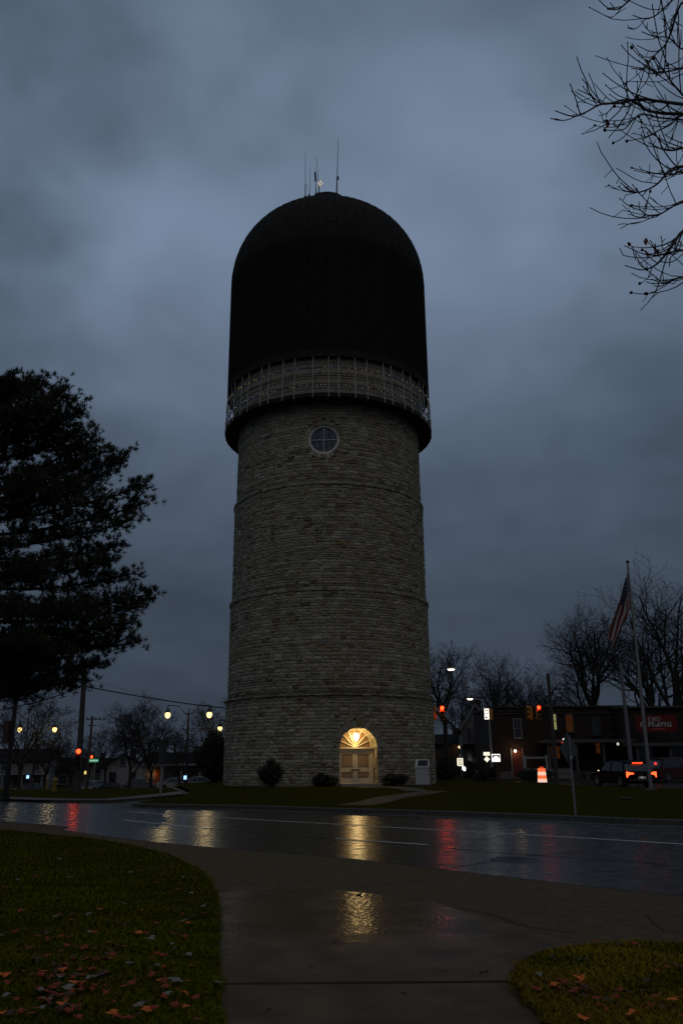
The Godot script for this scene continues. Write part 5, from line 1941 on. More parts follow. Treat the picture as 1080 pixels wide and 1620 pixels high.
	lamp("porch_lamp", Vector3(bl.x, bl.y, -91.3), Color(1.0, 0.55, 0.22), 0.15, 0.1)

	# the brick building with its porch
	p = at(783, 1232, -72.0)
	var bx0 := p.x
	var bx1 := at(1003, 1230, -72.0).x
	var bh := at(890, 1121, -72.0).y
	var w := bx1 - bx0
	var b := thing("brick_building", "long two-storey dark brick building with a flat roof and front porch", "building", Vector3((bx0 + bx1) / 2, 0.1, -72.0))
	var brick := rough_mat("dark_brick", Color(0.040, 0.020, 0.012), 0.9, noise_tex(0.08, Color(0.5, 0.5, 0.5), Color(1, 1, 1), 51, 4), 0.6)
	mb = MB.new()
	mb.box(Vector3(0, bh / 2, -5.0), Vector3(w, bh, 10.0))
	part(b, "wall", mb.mesh(), brick)
	mb = MB.new()
	mb.box(Vector3(0, bh + 0.06, -4.95), Vector3(w + 0.3, 0.14, 10.3))
	mb.box(Vector3(0, bh - 0.5, 0.04), Vector3(w + 0.1, 0.12, 0.12))
	mb.box(Vector3(-w * 0.2, bh - 0.22, 0.02), Vector3(w * 0.6, 0.2, 0.08))
	part(b, "cornice", mb.mesh(), mat("cornice_dark", Color(0.03, 0.023, 0.019), 0.8))
	mb = MB.new()
	mb.box(Vector3(0, 0.3, 0.03), Vector3(w + 0.06, 0.6, 0.08))
	part(b, "plinth", mb.mesh(), mat("plinth_stone", Color(0.10, 0.095, 0.09), 0.9))
	var cx := b.position.x
	for q in [[818, 1152, 0.55, 1.45, 0], [875, 1141, 0.45, 1.35, 1], [900, 1144, 0.55, 1.35, 2], [942, 1148, 0.6, 1.35, 0], [970, 1148, 0.6, 1.35, 0]]:
		var c := at(q[0], q[1], -71.95)
		window_in(b, Vector3(c.x - cx, c.y - 0.1, 0.05), q[2], q[3], 0.0, trim if q[0] == 818 else mats.dark_timber, [null, lit, amber][q[4]])
	# red side door with its lamp
	var dc := at(818, 1207, -71.95)
	mb = MB.new()
	mb.box(Vector3(dc.x - cx, 1.25, 0.06), Vector3(0.8, 2.1, 0.06))
	var dd := part(b, "door", mb.mesh(), mat("red_door", Color(0.11, 0.018, 0.006), 0.6))
	mb = MB.new()
	mb.ball(Vector3(dc.x - cx + 0.3, 1.2, 0.13), Vector3(0.04, 0.04, 0.04), 6, 4)
	part(dd, "handle", mb.mesh(), mats.steel)
	mb = MB.new()
	for s in [-1.0, 1.0]:
		mb.box(Vector3(dc.x - cx + s * 0.48, 1.3, 0.06), Vector3(0.12, 2.3, 0.1))
	part(b, "door_frame", mb.mesh(), trim)
	var lc := at(815, 1188, -71.6)
	porch_light(b, Vector3(lc.x - cx, lc.y - 0.1, 0.25), glow("porch_light_bright", Color(1.0, 0.80, 0.55), 4.0))
	lamp("wall_lamp", Vector3(lc.x, lc.y, -71.5), Color(1.0, 0.62, 0.30), 0.22, 0.1)
	# porch along the right part
	var px0 := at(865, 1200, -70.0).x - cx
	var px1 := at(1000, 1200, -70.0).x - cx
	var py := at(900, 1171, -70.0).y - 0.1
	porch(b, px0, px1, 2.3, 0.5, py - 0.2, 4, mat("porch_paint", Color(0.055, 0.055, 0.055), 0.7), mats.dark_timber)
	for q in [[878, 1190, amber, 0.7], [945, 1182, amber, 0.35], [980, 1187, lit, 0.5]]:
		var c := at(q[0], q[1], -71.95)
		window_in(b, Vector3(c.x - cx, c.y - 0.1, 0.05), q[3], 1.0, 0.0, mats.dark_timber, q[2])
	var c2 := at(976, 1177, -70.5)
	porch_light(b, Vector3(c2.x - cx, c2.y - 0.1, 1.6), glow("porch_light_pale", Color(0.9, 0.82, 0.7), 0.7))
	# small lights and a red sign under the porch
	var rs := at(890, 1177, -69.2)
	var hs := thing("porch_lamp_red", "small red lamp with a white one above hanging under the brick building's porch", "lamp", rs)
	mb = MB.new()
	mb.ball(Vector3.ZERO, Vector3(0.1, 0.2, 0.1), 8, 6)
	part(hs, "red_light", mb.mesh(), glow("light_red_small", Color(1.0, 0.06, 0.03), 1.6))
	mb = MB.new()
	mb.box(Vector3(0.2, 0.38, 0), Vector3(0.36, 0.12, 0.1))
	part(hs, "white_light", mb.mesh(), glow("light_white_small", Color(1, 0.95, 0.9), 1.3))
	mb = MB.new()
	mb.tube(PackedVector3Array([Vector3(0, 0.1, 0), Vector3(0, 0.6, 0)]), PackedFloat32Array([0.02, 0.02]), 5)
	part(hs, "hanger", mb.mesh(), mats.dark_metal)

	mat("rail_white", Color(0.26, 0.26, 0.26), 0.7)
	# white ramp rail and picket fence before the brick building
	var r0 := at(831, 1220, -67.5)
	var r1 := at(865, 1218, -67.5)
	var rail := thing("porch_railing", "white rectangular ramp railing before the brick building's red door", "railing", Vector3((r0.x + r1.x) / 2, 0.12, -67.5))
	var rw := r1.x - r0.x
	var rh := at(848, 1197, -67.5).y - 0.12
	for s in [-1.0, 1.0]:
		mb = MB.new()
		mb.box(Vector3(s * rw / 2, rh / 2 + 0.05, 0), Vector3(0.16, rh + 0.1, 0.16))
		part(rail, "post", mb.mesh(), mats.rail_white)
	for y in [rh - 0.08, rh * 0.45]:
		mb = MB.new()
		mb.box(Vector3(0, y, 0), Vector3(rw - 0.16, 0.15, 0.06))
		part(rail, "rail", mb.mesh(), mats.rail_white)
	mb = MB.new()
	mb.box(Vector3(0, rh * 0.2, -0.05), Vector3(rw - 0.16, rh * 0.34, 0.04))
	part(rail, "skirt_board", mb.mesh(), mat("grey_paint", Color(0.25, 0.25, 0.25), 0.7))
	var f0 := at(868, 1221, -67.3)
	var f1 := at(903, 1221, -67.3)
	var fence := thing("picket_fence", "short white picket fence under the brick building's porch", "fence", Vector3(f0.x, 0.12, -67.3))
	var fw := f1.x - f0.x
	var n := int(fw / 0.14)
	for k in n:
		mb = MB.new()
		mb.prism(PackedVector2Array([Vector2(-0.035, 0.05), Vector2(0.035, 0.05), Vector2(0.035, 0.82), Vector2(0.0, 0.88), Vector2(-0.035, 0.82)]), -0.012, 0.012)
		part(fence, "picket", mb.mesh(), mat("grey_picket", Color(0.20, 0.20, 0.20), 0.7), Vector3((k + 0.5) * fw / n, 0, 0))
	for y in [0.25, 0.68]:
		mb = MB.new()
		mb.box(Vector3(fw / 2, y, -0.04), Vector3(fw, 0.08, 0.04))
		part(fence, "rail", mb.mesh(), mats.grey_picket)
	var hx := at(843, 1228, -66.5)
	shrub("hedge", "low dark hedge before the white ramp railing", Vector3(hx.x, 0.1, hx.z), 3.4, 0.9, 91, 700)
	hx = at(790, 1230, -69.0)
	shrub("hedge", "dark bushes under the white board sign at the brick building's corner", Vector3(hx.x - 1.0, 0.1, hx.z), 2.4, 1.1, 92, 600)
	hx = at(750, 1232, -72.0)
	shrub("hedge", "dark round bush before the white Victorian house", Vector3(hx.x, 0.1, hx.z), 2.4, 1.6, 93, 800)

	# shop with the red sign
	p = at(1045, 1230, -70.0)
	var s := thing("shop_building", "dark shop with a red sign over its porch at the right edge", "building", Vector3(p.x + 1.6, 0.1, p.z))
	var sw := 8.6
	var sh := at(1045, 1122, -70.0).y
	mb = MB.new()
	mb.box(Vector3(0, sh / 2, -4.5), Vector3(sw, sh, 9.0))
	part(s, "wall", mb.mesh(), mat("shop_wall", Color(0.014, 0.012, 0.011), 0.9))
	mb = MB.new()
	mb.box(Vector3(0, sh + 0.08, -4.4), Vector3(sw + 0.4, 0.16, 9.4))
	part(s, "roof", mb.mesh(), mats.dark_timber)
	porch(s, -sw / 2 + 0.2, sw / 2 - 0.2, 2.0, 0.2, at(1045, 1178, -68.0).y - 0.2, 4, mat("shop_post", Color(0.05, 0.05, 0.05), 0.7), mats.dark_timber)
	for x in [-2.6, 0.0, 2.6]:
		window_in(s, Vector3(x, 1.6, 0.05), 1.6, 1.7, 0.0, mats.dark_timber)
	var sg0 := at(1007, 1158, -67.8)
	var sg1 := at(1068, 1131, -67.8)
	var sg := thing("shop_sign", "dark red shop sign with white EMU lettering behind the flagpole", "shop sign", (sg0 + sg1) / 2.0)
	var gw := sg1.x - sg0.x
	var gh := sg1.y - sg0.y
	mb = MB.new()
	mb.box(Vector3.ZERO, Vector3(gw, gh, 0.12))
	part(sg, "sign_board", mb.mesh(), glow("sign_light_red", Color(0.30, 0.008, 0.01), 0.03))
	mb = MB.new()
	for sx in [-1.0, 1.0]:
		mb.box(Vector3(sx * gw * 0.4, -gh * 0.5 - 0.35, -0.02), Vector3(0.07, 0.7, 0.07))
	part(sg, "bracket", mb.mesh(), mats.dark_metal)
	var let := glow("sign_light_letters", Color(0.55, 0.55, 0.58), 0.045)
	pane_text(sg, "sign_text", "EMU", gh * 0.36, let, Vector3(-gw * 0.05, gh * 0.24, 0.07), true)
	# a row of pale blocks with worn dark cuts, too far away to read
	var blocks := [[-0.42, 0.06, 0], [-0.19, 0.14, 1], [-0.03, 0.13, 2], [0.12, 0.12, 1], [0.26, 0.11, 3]]
	for q in blocks:
		mb = MB.new()
		mb.box(Vector3(gw * (q[0] + 0.04), -gh * 0.06, 0.066), Vector3(gw * q[1], gh * 0.28, 0.02))
		var o := part(sg, "letter_block", mb.mesh(), let)
		mb = MB.new()
		var c := Vector3(gw * (q[0] + 0.04), -gh * 0.06, 0.0)
		if q[2] == 1:
			mb.prism(PackedVector2Array([Vector2(-0.12, -0.2), Vector2(0.12, -0.2), Vector2(0.0, 0.1)]), 0.078, 0.084, Transform3D(Basis.IDENTITY, c))
		elif q[2] == 2:
			mb.prism(PackedVector2Array([Vector2(-0.2, 0.2), Vector2(0.1, 0.2), Vector2(-0.16, -0.14)]), 0.078, 0.084, Transform3D(Basis.IDENTITY, c))
		elif q[2] == 3:
			mb.box(c + Vector3(0, 0.04, 0.081), Vector3(0.14, 0.16, 0.006))
		else:
			mb.box(c + Vector3(0.05, 0.0, 0.081), Vector3(0.03, 0.3, 0.006))
		part(o, "letter_cut", mb.mesh(), mats.sign_ink)
	mb = MB.new()
	mb.box(Vector3(gw * 0.02, -gh * 0.33, 0.066), Vector3(gw * 0.34, gh * 0.07, 0.02))
	part(sg, "lower_line", mb.mesh(), glow("sign_light_faint", Color(0.4, 0.06, 0.05), 0.08))


# ---------------------------------------------------------------- vehicles
# a side outline (x along the car, y up) lofted across the car; edges drawn in, the part above the belt leaning in
func car_shell(mb: MB, outline: PackedVector2Array, width: float, belt: float, lean: float, inset := 0.05) -> void:
	var lo := outline[0]
	var hi := outline[0]
	for p in outline:
		lo = lo.min(p)
		hi = hi.max(p)
	var mid := (lo + hi) / 2.0
	var size := (hi - lo) / 2.0
	var rows: Array = []
	for q in [[-1.0, inset], [-1.0 + inset * 2.2 / width, inset * 0.3], [-1.0 + inset * 5.0 / width, 0.0], [1.0 - inset * 5.0 / width, 0.0], [1.0 - inset * 2.2 / width, inset * 0.3], [1.0, inset]]:
		var row: Array[Vector3] = []
		for p in outline:
			var k := Vector2(1.0 - q[1] / size.x, 1.0 - q[1] / size.y)
			var e := mid + (p - mid) * k
			var lean_k := 1.0 - lean * maxf(0.0, e.y - belt)
			row.append(Vector3(e.x, e.y, q[0] * width / 2.0 * lean_k))
		rows.append(row)
	var n := outline.size()
	for i in rows.size() - 1:
		for j in n:
			var a: Vector3 = rows[i][j]
			var b: Vector3 = rows[i][(j + 1) % n]
			var c: Vector3 = rows[i + 1][(j + 1) % n]
			var d: Vector3 = rows[i + 1][j]
			var out := (a + b + c + d) / 4.0 - Vector3(mid.x, mid.y, 0)
			var e2 := Vector2(b.y - a.y, a.x - b.x)
			if Geometry2D.is_polygon_clockwise(outline):
				e2 = -e2
			mb.quad(a, b, c, d, Vector3(e2.x, e2.y, 0).normalized() + Vector3(0, 0, out.z * 0.2))
	var ids := Geometry2D.triangulate_polygon(outline)
	for i in range(0, ids.size(), 3):
		for r in [0, rows.size() - 1]:
			mb.flat(rows[r][ids[i]], rows[r][ids[i + 1]], rows[r][ids[i + 2]], Vector3(0, 0, -1 if r == 0 else 1))


# front towards +x; kind 0 hatch-backed SUV, 1 saloon
func car(called: String, label: String, category: String, where: Vector3, turn: float, paint: Material, kind: int, tail_lit: bool, group := "") -> Node3D:
	var t := thing(called, label, category, where, turn, group)
	var W := 1.84
	var body := PackedVector2Array([Vector2(-2.25, 0.45), Vector2(-2.28, 0.75), Vector2(-2.2, 1.02), Vector2(-1.6, 1.06), Vector2(0.6, 1.02), Vector2(1.1, 1.0), Vector2(1.9, 0.88), Vector2(2.22, 0.72), Vector2(2.27, 0.42), Vector2(1.9, 0.24), Vector2(-1.9, 0.26)])
	var cabin := PackedVector2Array([Vector2(-2.12, 1.0), Vector2(-1.88, 1.48), Vector2(-1.55, 1.63), Vector2(-0.2, 1.69), Vector2(0.35, 1.62), Vector2(1.15, 1.0)])
	var roof := PackedVector2Array([Vector2(-1.80, 1.585), Vector2(-1.52, 1.665), Vector2(-0.2, 1.715), Vector2(0.34, 1.645), Vector2(0.30, 1.60), Vector2(-0.2, 1.66), Vector2(-1.5, 1.60)])
	if kind == 1:
		body = PackedVector2Array([Vector2(-2.3, 0.42), Vector2(-2.34, 0.72), Vector2(-2.25, 0.94), Vector2(-1.5, 0.99), Vector2(0.5, 0.95), Vector2(1.1, 0.92), Vector2(1.95, 0.80), Vector2(2.28, 0.64), Vector2(2.32, 0.38), Vector2(1.9, 0.2), Vector2(-1.9, 0.22)])
		cabin = PackedVector2Array([Vector2(-1.75, 0.94), Vector2(-1.15, 1.33), Vector2(-0.7, 1.43), Vector2(-0.1, 1.45), Vector2(0.3, 1.38), Vector2(1.1, 0.92)])
		roof = PackedVector2Array([Vector2(-1.08, 1.365), Vector2(-0.7, 1.45), Vector2(-0.1, 1.472), Vector2(0.28, 1.40), Vector2(0.25, 1.37), Vector2(-0.1, 1.43), Vector2(-0.7, 1.41)])
	var mb := MB.new()
	car_shell(mb, body, W, 9.0, 0.0, 0.07)
	part(t, "body", mb.mesh(), paint)
	mb = MB.new()
	car_shell(mb, cabin, W - 0.12, 1.0, 0.22, 0.04)
	part(t, "window_glass", mb.mesh(), mats.window_glass)
	mb = MB.new()
	car_shell(mb, roof, W - 0.11, 1.0, 0.22, 0.015)
	part(t, "roof", mb.mesh(), paint)
	var top := cabin[2]
	for s in [-1.0, 1.0]:
		mb = MB.new()
		var zb: float = s * (W - 0.13) / 2.0
		var zt: float = s * (W - 0.12) / 2.0 * (1.0 - 0.22 * (cabin[3].y - 1.03))
		var last := cabin.size() - 1
		for q in [[cabin[last].x - 0.02, cabin[last].y + 0.02, cabin[4].x, cabin[4].y - 0.01, 0.06], [-0.25, cabin[last].y, -0.32, cabin[3].y - 0.02, 0.07], [cabin[0].x + 0.32, cabin[0].y + 0.02, top.x - 0.02, top.y - 0.02, 0.16]]:
			mb.bar(Vector3(q[0], q[1], zb * 1.003), Vector3(q[2], q[3], zt * 1.006), 0.03, q[4])
		part(t, "pillars", mb.mesh(), paint)
		mb = MB.new()
		mb.ball(Vector3(0.72, 1.06, s * (W / 2 + 0.08)), Vector3(0.09, 0.09, 0.11), 8, 6)
		var mir := part(t, "mirror", mb.mesh(), paint)
		if tail_lit and s < 0.0:
			mb = MB.new()
			mb.box(Vector3(0.72, 1.06, s * (W / 2 + 0.195)), Vector3(0.15, 0.05, 0.02))
			part(mir, "indicator_light", mb.mesh(), glow("car_light_amber", Color(1.0, 0.72, 0.34), 1.6))
		for x in [-1.42, 1.40]:
			var wh := MB.new()
			wh.lathe(Vector3.ZERO, PackedVector2Array([Vector2(0.20, -0.11), Vector2(0.32, -0.11), Vector2(0.345, -0.08), Vector2(0.345, 0.08), Vector2(0.32, 0.11), Vector2(0.2, 0.11)]), 20)
			var wheel := part(t, "wheel", wh.mesh(), mats.black_rubber, Vector3(x, 0.345, s * (W / 2 - 0.09)), Vector3(s * PI / 2, 0, 0))
			wh = MB.new()
			wh.lathe(Vector3.ZERO, PackedVector2Array([Vector2(0.21, 0.07), Vector2(0.205, 0.10), Vector2(0.17, 0.085), Vector2(0.06, 0.07), Vector2(0.05, 0.10), Vector2(0.0, 0.10)]), 20)
			part(wheel, "rim", wh.mesh(), mats.alloy)
			wh = MB.new()
			for k in 5:
				wh.box(Vector3(sin(TAU * k / 5) * 0.12, 0.09, cos(TAU * k / 5) * 0.12), Vector3(0.05, 0.02, 0.16), Basis(Vector3.UP, TAU * k / 5))
			part(wheel, "spokes", wh.mesh(), mats.alloy)
			wh = MB.new()
			wh.lathe(Vector3.ZERO, PackedVector2Array([Vector2(0.40, 0.0), Vector2(0.40, 0.02), Vector2(0.0, 0.02)]), 20, false)
			part(t, "wheel_arch", wh.mesh(), mats.black_rubber, Vector3(x, 0.37, s * (W / 2 - 0.012)), Vector3(s * PI / 2, 0, 0))
		# lamps
		mb = MB.new()
		mb.prism(PackedVector2Array([Vector2(0.0, -0.06), Vector2(0.25, -0.02), Vector2(0.16, 0.06), Vector2(0.0, 0.06)]), -0.1, 0.1, Transform3D(Basis.IDENTITY, Vector3(1.96, body[6].y - 0.12, s * (W / 2 - 0.19))))
		part(t, "headlight", mb.mesh(), mats.window_glass)
		var hb := body[2].y
		mb = MB.new()
		mb.prism(PackedVector2Array([Vector2(-0.05, 0.10), Vector2(0.42, 0.02), Vector2(0.42, -0.03), Vector2(0.05, -0.10), Vector2(-0.02, -0.24), Vector2(-0.05, -0.24)]), -0.04, 0.04, Transform3D(Basis(Vector3(0.12, 0, -s).normalized(), Vector3.UP, Vector3(-s, 0, -0.12).normalized()), Vector3(body[1].x + 0.02, hb - 0.12, s * (W / 2 - 0.04))))
		part(t, "tail_light", mb.mesh(), glow("car_light_red", Color(1.0, 0.055, 0.012), 5.0) if tail_lit else mat("tail_dark", Color(0.08, 0.006, 0.006), 0.3))
	mb = MB.new()
	mb.box(Vector3(body[1].x - 0.02, 0.62, 0), Vector3(0.03, 0.16, 0.5))
	part(t, "number_plate", mb.mesh(), mats.rail_white)
	mb = MB.new()
	mb.box(Vector3(body[1].x - 0.01, 0.50, 0), Vector3(0.06, 0.14, W - 0.24))
	part(t, "bumper", mb.mesh(), mats.black_rubber)
	if tail_lit:
		mb = MB.new()
		mb.box(Vector3(cabin[1].x - 0.06, cabin[1].y + 0.06, 0), Vector3(0.08, 0.07, 0.62))
		part(t, "brake_light", mb.mesh(), glow("car_light_brake", Color(1.0, 0.06, 0.015), 2.4))
	return t


func build_vehicles() -> void:
	var black := mat("car_black", Color(0.008, 0.008, 0.009), 0.4)
	black.metallic_specular = 0.08
	var dark := mat("car_dark_blue", Color(0.015, 0.018, 0.024), 0.3)
	var white := mat("car_white", Color(0.26, 0.265, 0.265), 0.3)
	var grey := mat("car_grey", Color(0.09, 0.095, 0.10), 0.3)
	var red := mat("car_red", Color(0.05, 0.005, 0.004), 0.3)
	var c := at(1000, 1246, -51.5)
	var heading := deg_to_rad(-11.0)
	var suv := car("suv", "black SUV with glowing red tail lights driving off past the flagpole", "car", Vector3(c.x - 0.35, 0.0, -52.2), PI / 2 - heading, black, 0, true)
	suv.scale = Vector3(1.0, 0.9, 1.0)
	var back := Basis(Vector3.UP, suv.rotation.y)
	for s in [-1.0, 1.0]:
		lamp("tail_light_lamp", suv.position + back * Vector3(-2.36, 0.83, s * 0.82), Color(1.0, 0.08, 0.02), 0.02, 0.06)
	lamp("plate_light", suv.position + back * Vector3(-2.4, 0.66, 0), Color(1.0, 0.95, 0.8), 0.012, 0.02)
	c = at(1074, 1232, -62.0)
	car("parked_car", "dark red car standing behind the SUV at the right edge", "car", Vector3(c.x, 0.0, -62.0), 0.2, red, 0, false)
	var rl := at(1036, 1208, -60.5)
	var rb := thing("marker_lamp", "single small red lamp on a post beyond the SUV's roof", "lamp", Vector3(rl.x, 0.0, rl.z))
	var mb := MB.new()
	mb.tube(PackedVector3Array([Vector3.ZERO, Vector3(0, rl.y - 0.1, 0)]), PackedFloat32Array([0.04, 0.04]), 6)
	part(rb, "post", mb.mesh(), mats.dark_metal)
	mb = MB.new()
	mb.ball(Vector3(0, rl.y, 0), Vector3(0.1, 0.1, 0.1), 8, 6)
	part(rb, "red_light", mb.mesh(), glow("light_red_marker", Color(1.0, 0.04, 0.05), 1.2))
	c = at(141, 1257, -112.0)
	car("parked_car", "white car parked beside the yellow post lamp at the left", "car", c, PI - 0.7, white, 0, false, "cars parked along the left street")
	c = at(180, 1257, -110.0)
	var dk := car("parked_car", "dark car with one orange lamp parked right of the white one", "car", c, 0.15, dark, 1, false, "cars parked along the left street")
	var ol := at(200, 1251, -109.0)
	mb = MB.new()
	mb.ball(Vector3.ZERO, Vector3(0.1, 0.08, 0.08), 8, 6)
	var o := part(dk, "side_light", mb.mesh(), glow("car_light_orange", Color(1.0, 0.5, 0.14), 2.4))
	o.position = dk.transform.affine_inverse() * ol
	c = at(222, 1253, -100.0)
	car("parked_car", "low grey car half hidden behind the tree trunks", "car", c, 0.1, grey, 1, false, "cars parked along the left street")
	c = at(281, 1252, -96.0)
	car("parked_car", "white car parked left of the twin lamp's pole", "car", c, 0.1, white, 1, false, "cars parked along the left street")
	c = at(317, 1251, -94.0)
	car("parked_car", "white low car parked between the twin lamp and the tower's dark bush", "car", c, 0.1, white, 1, false, "cars parked along the left street")
	c = at(54, 1260, -104.0)
	car("parked_car", "grey car parked before the pale porch house at the left", "car", c, 0.2, grey, 1, false, "cars parked along the left street")


# ---------------------------------------------------------------- trees
class Twig:
	var r := RandomNumberGenerator.new()
	var limbs: Array = []
	var fine := MB.new()
	var tips: Array = []
	var up := 0.25
	var levels := 4
	var kids := [0, 7, 6, 5]
	var min_r := 0.006

	func path_from(a: Vector3, d: Vector3, l: float, n: int, wob: float, lift: float) -> PackedVector3Array:
		var pts := PackedVector3Array([a])
		var p := a
		var dir := d.normalized()
		for i in n:
			dir = (dir + Vector3(r.randfn(), r.randfn(), r.randfn()) * wob + Vector3(0, lift, 0)).normalized()
			p += dir * l / n
			pts.append(p)
		return pts

	func branch(a: Vector3, d: Vector3, l: float, rad: float, level: int) -> void:
		var n := 5 if level <= 1 else 4 if level == 2 else 3
		var pts := path_from(a, d, l, n, 0.19 if level <= 2 else 0.16, up * (0.22 if level <= 2 else 0.08))
		var radii := PackedFloat32Array()
		for i in n + 1:
			radii.append(maxf(min_r, rad * (1.0 - 0.72 * i / n)))
		if level == 1:
			var mb := MB.new()
			mb.tube(pts, radii, 6, false)
			limbs.append(mb)
		else:
			fine.tube(pts, radii, 4 if level == 2 else 3, false)
		if level >= levels:
			tips.append([pts[n], (pts[n] - pts[n - 1]).normalized()])
			return
		var k: int = kids[level]
		for i in k:
			var t := lerpf(0.28, 1.0, (i + r.randf() * 0.8) / k)
			var f := t * n
			var j := mini(int(f), n - 1)
			var p := pts[j].lerp(pts[j + 1], f - j)
			var along := (pts[j + 1] - pts[j]).normalized()
			var side := along.cross(Vector3(r.randfn(), r.randfn(), r.randfn())).normalized()
			var dir := along * r.randf_range(0.5, 1.0) + side * r.randf_range(0.55, 1.0)
			branch(p, dir, l * r.randf_range(0.42, 0.66) * (1.15 - 0.45 * t), maxf(min_r, rad * (1.0 - 0.72 * t) * 0.66), level + 1)


func bare_tree(label: String, where: Vector3, height: float, spread: float, fork: float, seed_: int, limb_count := 7, trunk_r := 0.0, kids := [0, 8, 6, 5], lean := Vector3.ZERO) -> void:
	var t := thing("bare_tree", label, "tree", where)
	var g := Twig.new()
	g.r.seed = seed_
	g.kids = kids
	g.min_r = 0.010
	var tr := trunk_r if trunk_r > 0.0 else height * 0.022
	var mb := MB.new()
	var top := Vector3(lean.x * fork, height * fork, lean.z * fork)
	var mid := top * 0.5 + Vector3(g.r.randfn(), 0, g.r.randfn()) * 0.12
	var up := top + Vector3(g.r.randfn() * 0.4, height * 0.22, g.r.randfn() * 0.4)
	mb.tube(PackedVector3Array([Vector3(0, -0.1, 0), Vector3(0, 0.35, 0), mid, top, up]), PackedFloat32Array([tr * 1.5, tr * 1.08, tr * 0.95, tr * 0.85, tr * 0.3]), 9, false)
	part(t, "trunk", mb.mesh(), mats.bark)
	for k in limb_count:
		var a := TAU * k / limb_count + g.r.randf_range(-0.35, 0.35)
		var steep := g.r.randf_range(0.25, 1.0)
		var l := height * (1.0 - fork) * lerpf(0.74, 0.84, steep)
		var out := Vector3(cos(a), 0, sin(a)) * spread / height * lerpf(1.5, 0.5, steep)
		var d := out + Vector3(0, 1.0, 0) * lerpf(0.55, 1.0, steep) + lean * 0.1
		g.branch(top.lerp(up, g.r.randf_range(-0.25, 0.8)), d, l, tr * g.r.randf_range(0.42, 0.62), 1)
	for limb: MB in g.limbs:
		part(t, "limb", limb.mesh(), mats.bark)
	part(t, "twigs", g.fine.mesh(), mats.bark).set_meta("kind", "stuff")


func build_trees() -> void:
	var q := [
		["bare tree behind the farther twin lamp at the left edge", 30, 1250, -78.0, 1100, 4.0, 0.22, 301, 8],
		["bare tree rising right of the left edge lamps, before the porch house", 72, 1252, -84.0, 1150, 3.2, 0.25, 302, 7],
		["low bare tree behind the leaning wooden pole", 112, 1250, -100.0, 1182, 3.4, 0.22, 303, 7],
		["bare forked tree before the white gabled house", 205, 1250, -74.0, 1122, 3.4, 0.22, 304, 7],
		["bare tree right of the forked one, with two dark trunks", 238, 1252, -73.0, 1118, 3.3, 0.20, 305, 8],
		["thin bare tree behind the near twin lamp", 282, 1250, -92.0, 1150, 3.2, 0.25, 306, 7],
		["bare tree rising behind the tower's left side", 346, 1245, -80.0, 1102, 3.4, 0.3, 307, 8],
		["tall slender bare tree just right of the tower", 708, 1240, -70.0, 1030, 3.6, 0.42, 308, 7],
		["bare tree with a rounded crown behind the white Victorian house", 786, 1235, -104.0, 1048, 4.6, 0.26, 309, 10],
		["bare round tree behind the left end of the brick building", 845, 1233, -106.0, 1058, 4.6, 0.26, 310, 10],
		["big spreading bare tree behind the brick building's middle", 950, 1232, -82.0, 978, 4.9, 0.34, 311, 9],
		["dark bare tree leaning in from the right edge", 1075, 1230, -76.0, 918, 4.6, 0.28, 312, 9],
		["bare tree behind the shop with the red sign", 1035, 1230, -88.0, 995, 4.2, 0.3, 313, 9],
		["bare tree between the tower and the white house, farther back", 735, 1238, -112.0, 1090, 3.8, 0.26, 314, 9],
		["small bare tree left of the big spreading one", 898, 1232, -100.0, 1085, 3.8, 0.3, 315, 8],
		["far bare tree low between the wooden pole and the gabled house", 165, 1250, -110.0, 1150, 3.6, 0.25, 316, 8],
	]
	for a in q:
		var b := at(a[1], a[2], a[3])
		var gy := dip(b.x, b.z) + 0.05
		var top := at(a[1], a[4], a[3]).y - gy
		bare_tree(a[0], Vector3(b.x, gy, b.z), top * 0.94, a[5], a[6], a[7], a[8])
	# distant dark woods behind the houses on both sides
	for w in [[-62.0, -140.0, 70.0, 6.2, 401, "low dark mass of far trees behind the houses on the left"], [20.0, -132.0, 70.0, 6.0, 402, "dark mass of far trees behind the buildings on the right"]]:
		var r := RandomNumberGenerator.new()
		r.seed = w[4]
		var mb := MB.new()
		for k in 340:
			var x: float = w[0] + r.randf() * w[2] - w[2] * (0.2 if w[0] < 0.0 else 0.0)
			var h: float = w[3] * r.randf_range(0.5, 1.15)
			var z: float = w[1] - r.randf() * 14.0
			var gy := dip(x, z)
			mb.tube(PackedVector3Array([Vector3(x, gy, z), Vector3(x + r.randfn() * 0.3, gy + h * 0.5, z), Vector3(x + r.randfn() * 0.8, gy + h, z)]), PackedFloat32Array([0.16, 0.1, 0.03]), 4, false)
			for j in 26:
				var y := h * r.randf_range(0.15, 0.95)
				var d := Vector3(r.randfn(), r.randf_range(0.1, 1.2), r.randfn()).normalized() * h * r.randf_range(0.15, 0.4)
				var s := Vector3(x, gy + y, z)
				mb.tube(PackedVector3Array([s, s + d * 0.5 + Vector3(r.randfn(), 0, 0) * 0.2, s + d + Vector3(0, 0.2, 0)]), PackedFloat32Array([0.05, 0.035, 0.015]), 3, false)
		one("far_trees", mb.mesh(), mats.bark, w[5], "trees", "", "stuff")
	pine()
	near_branches()


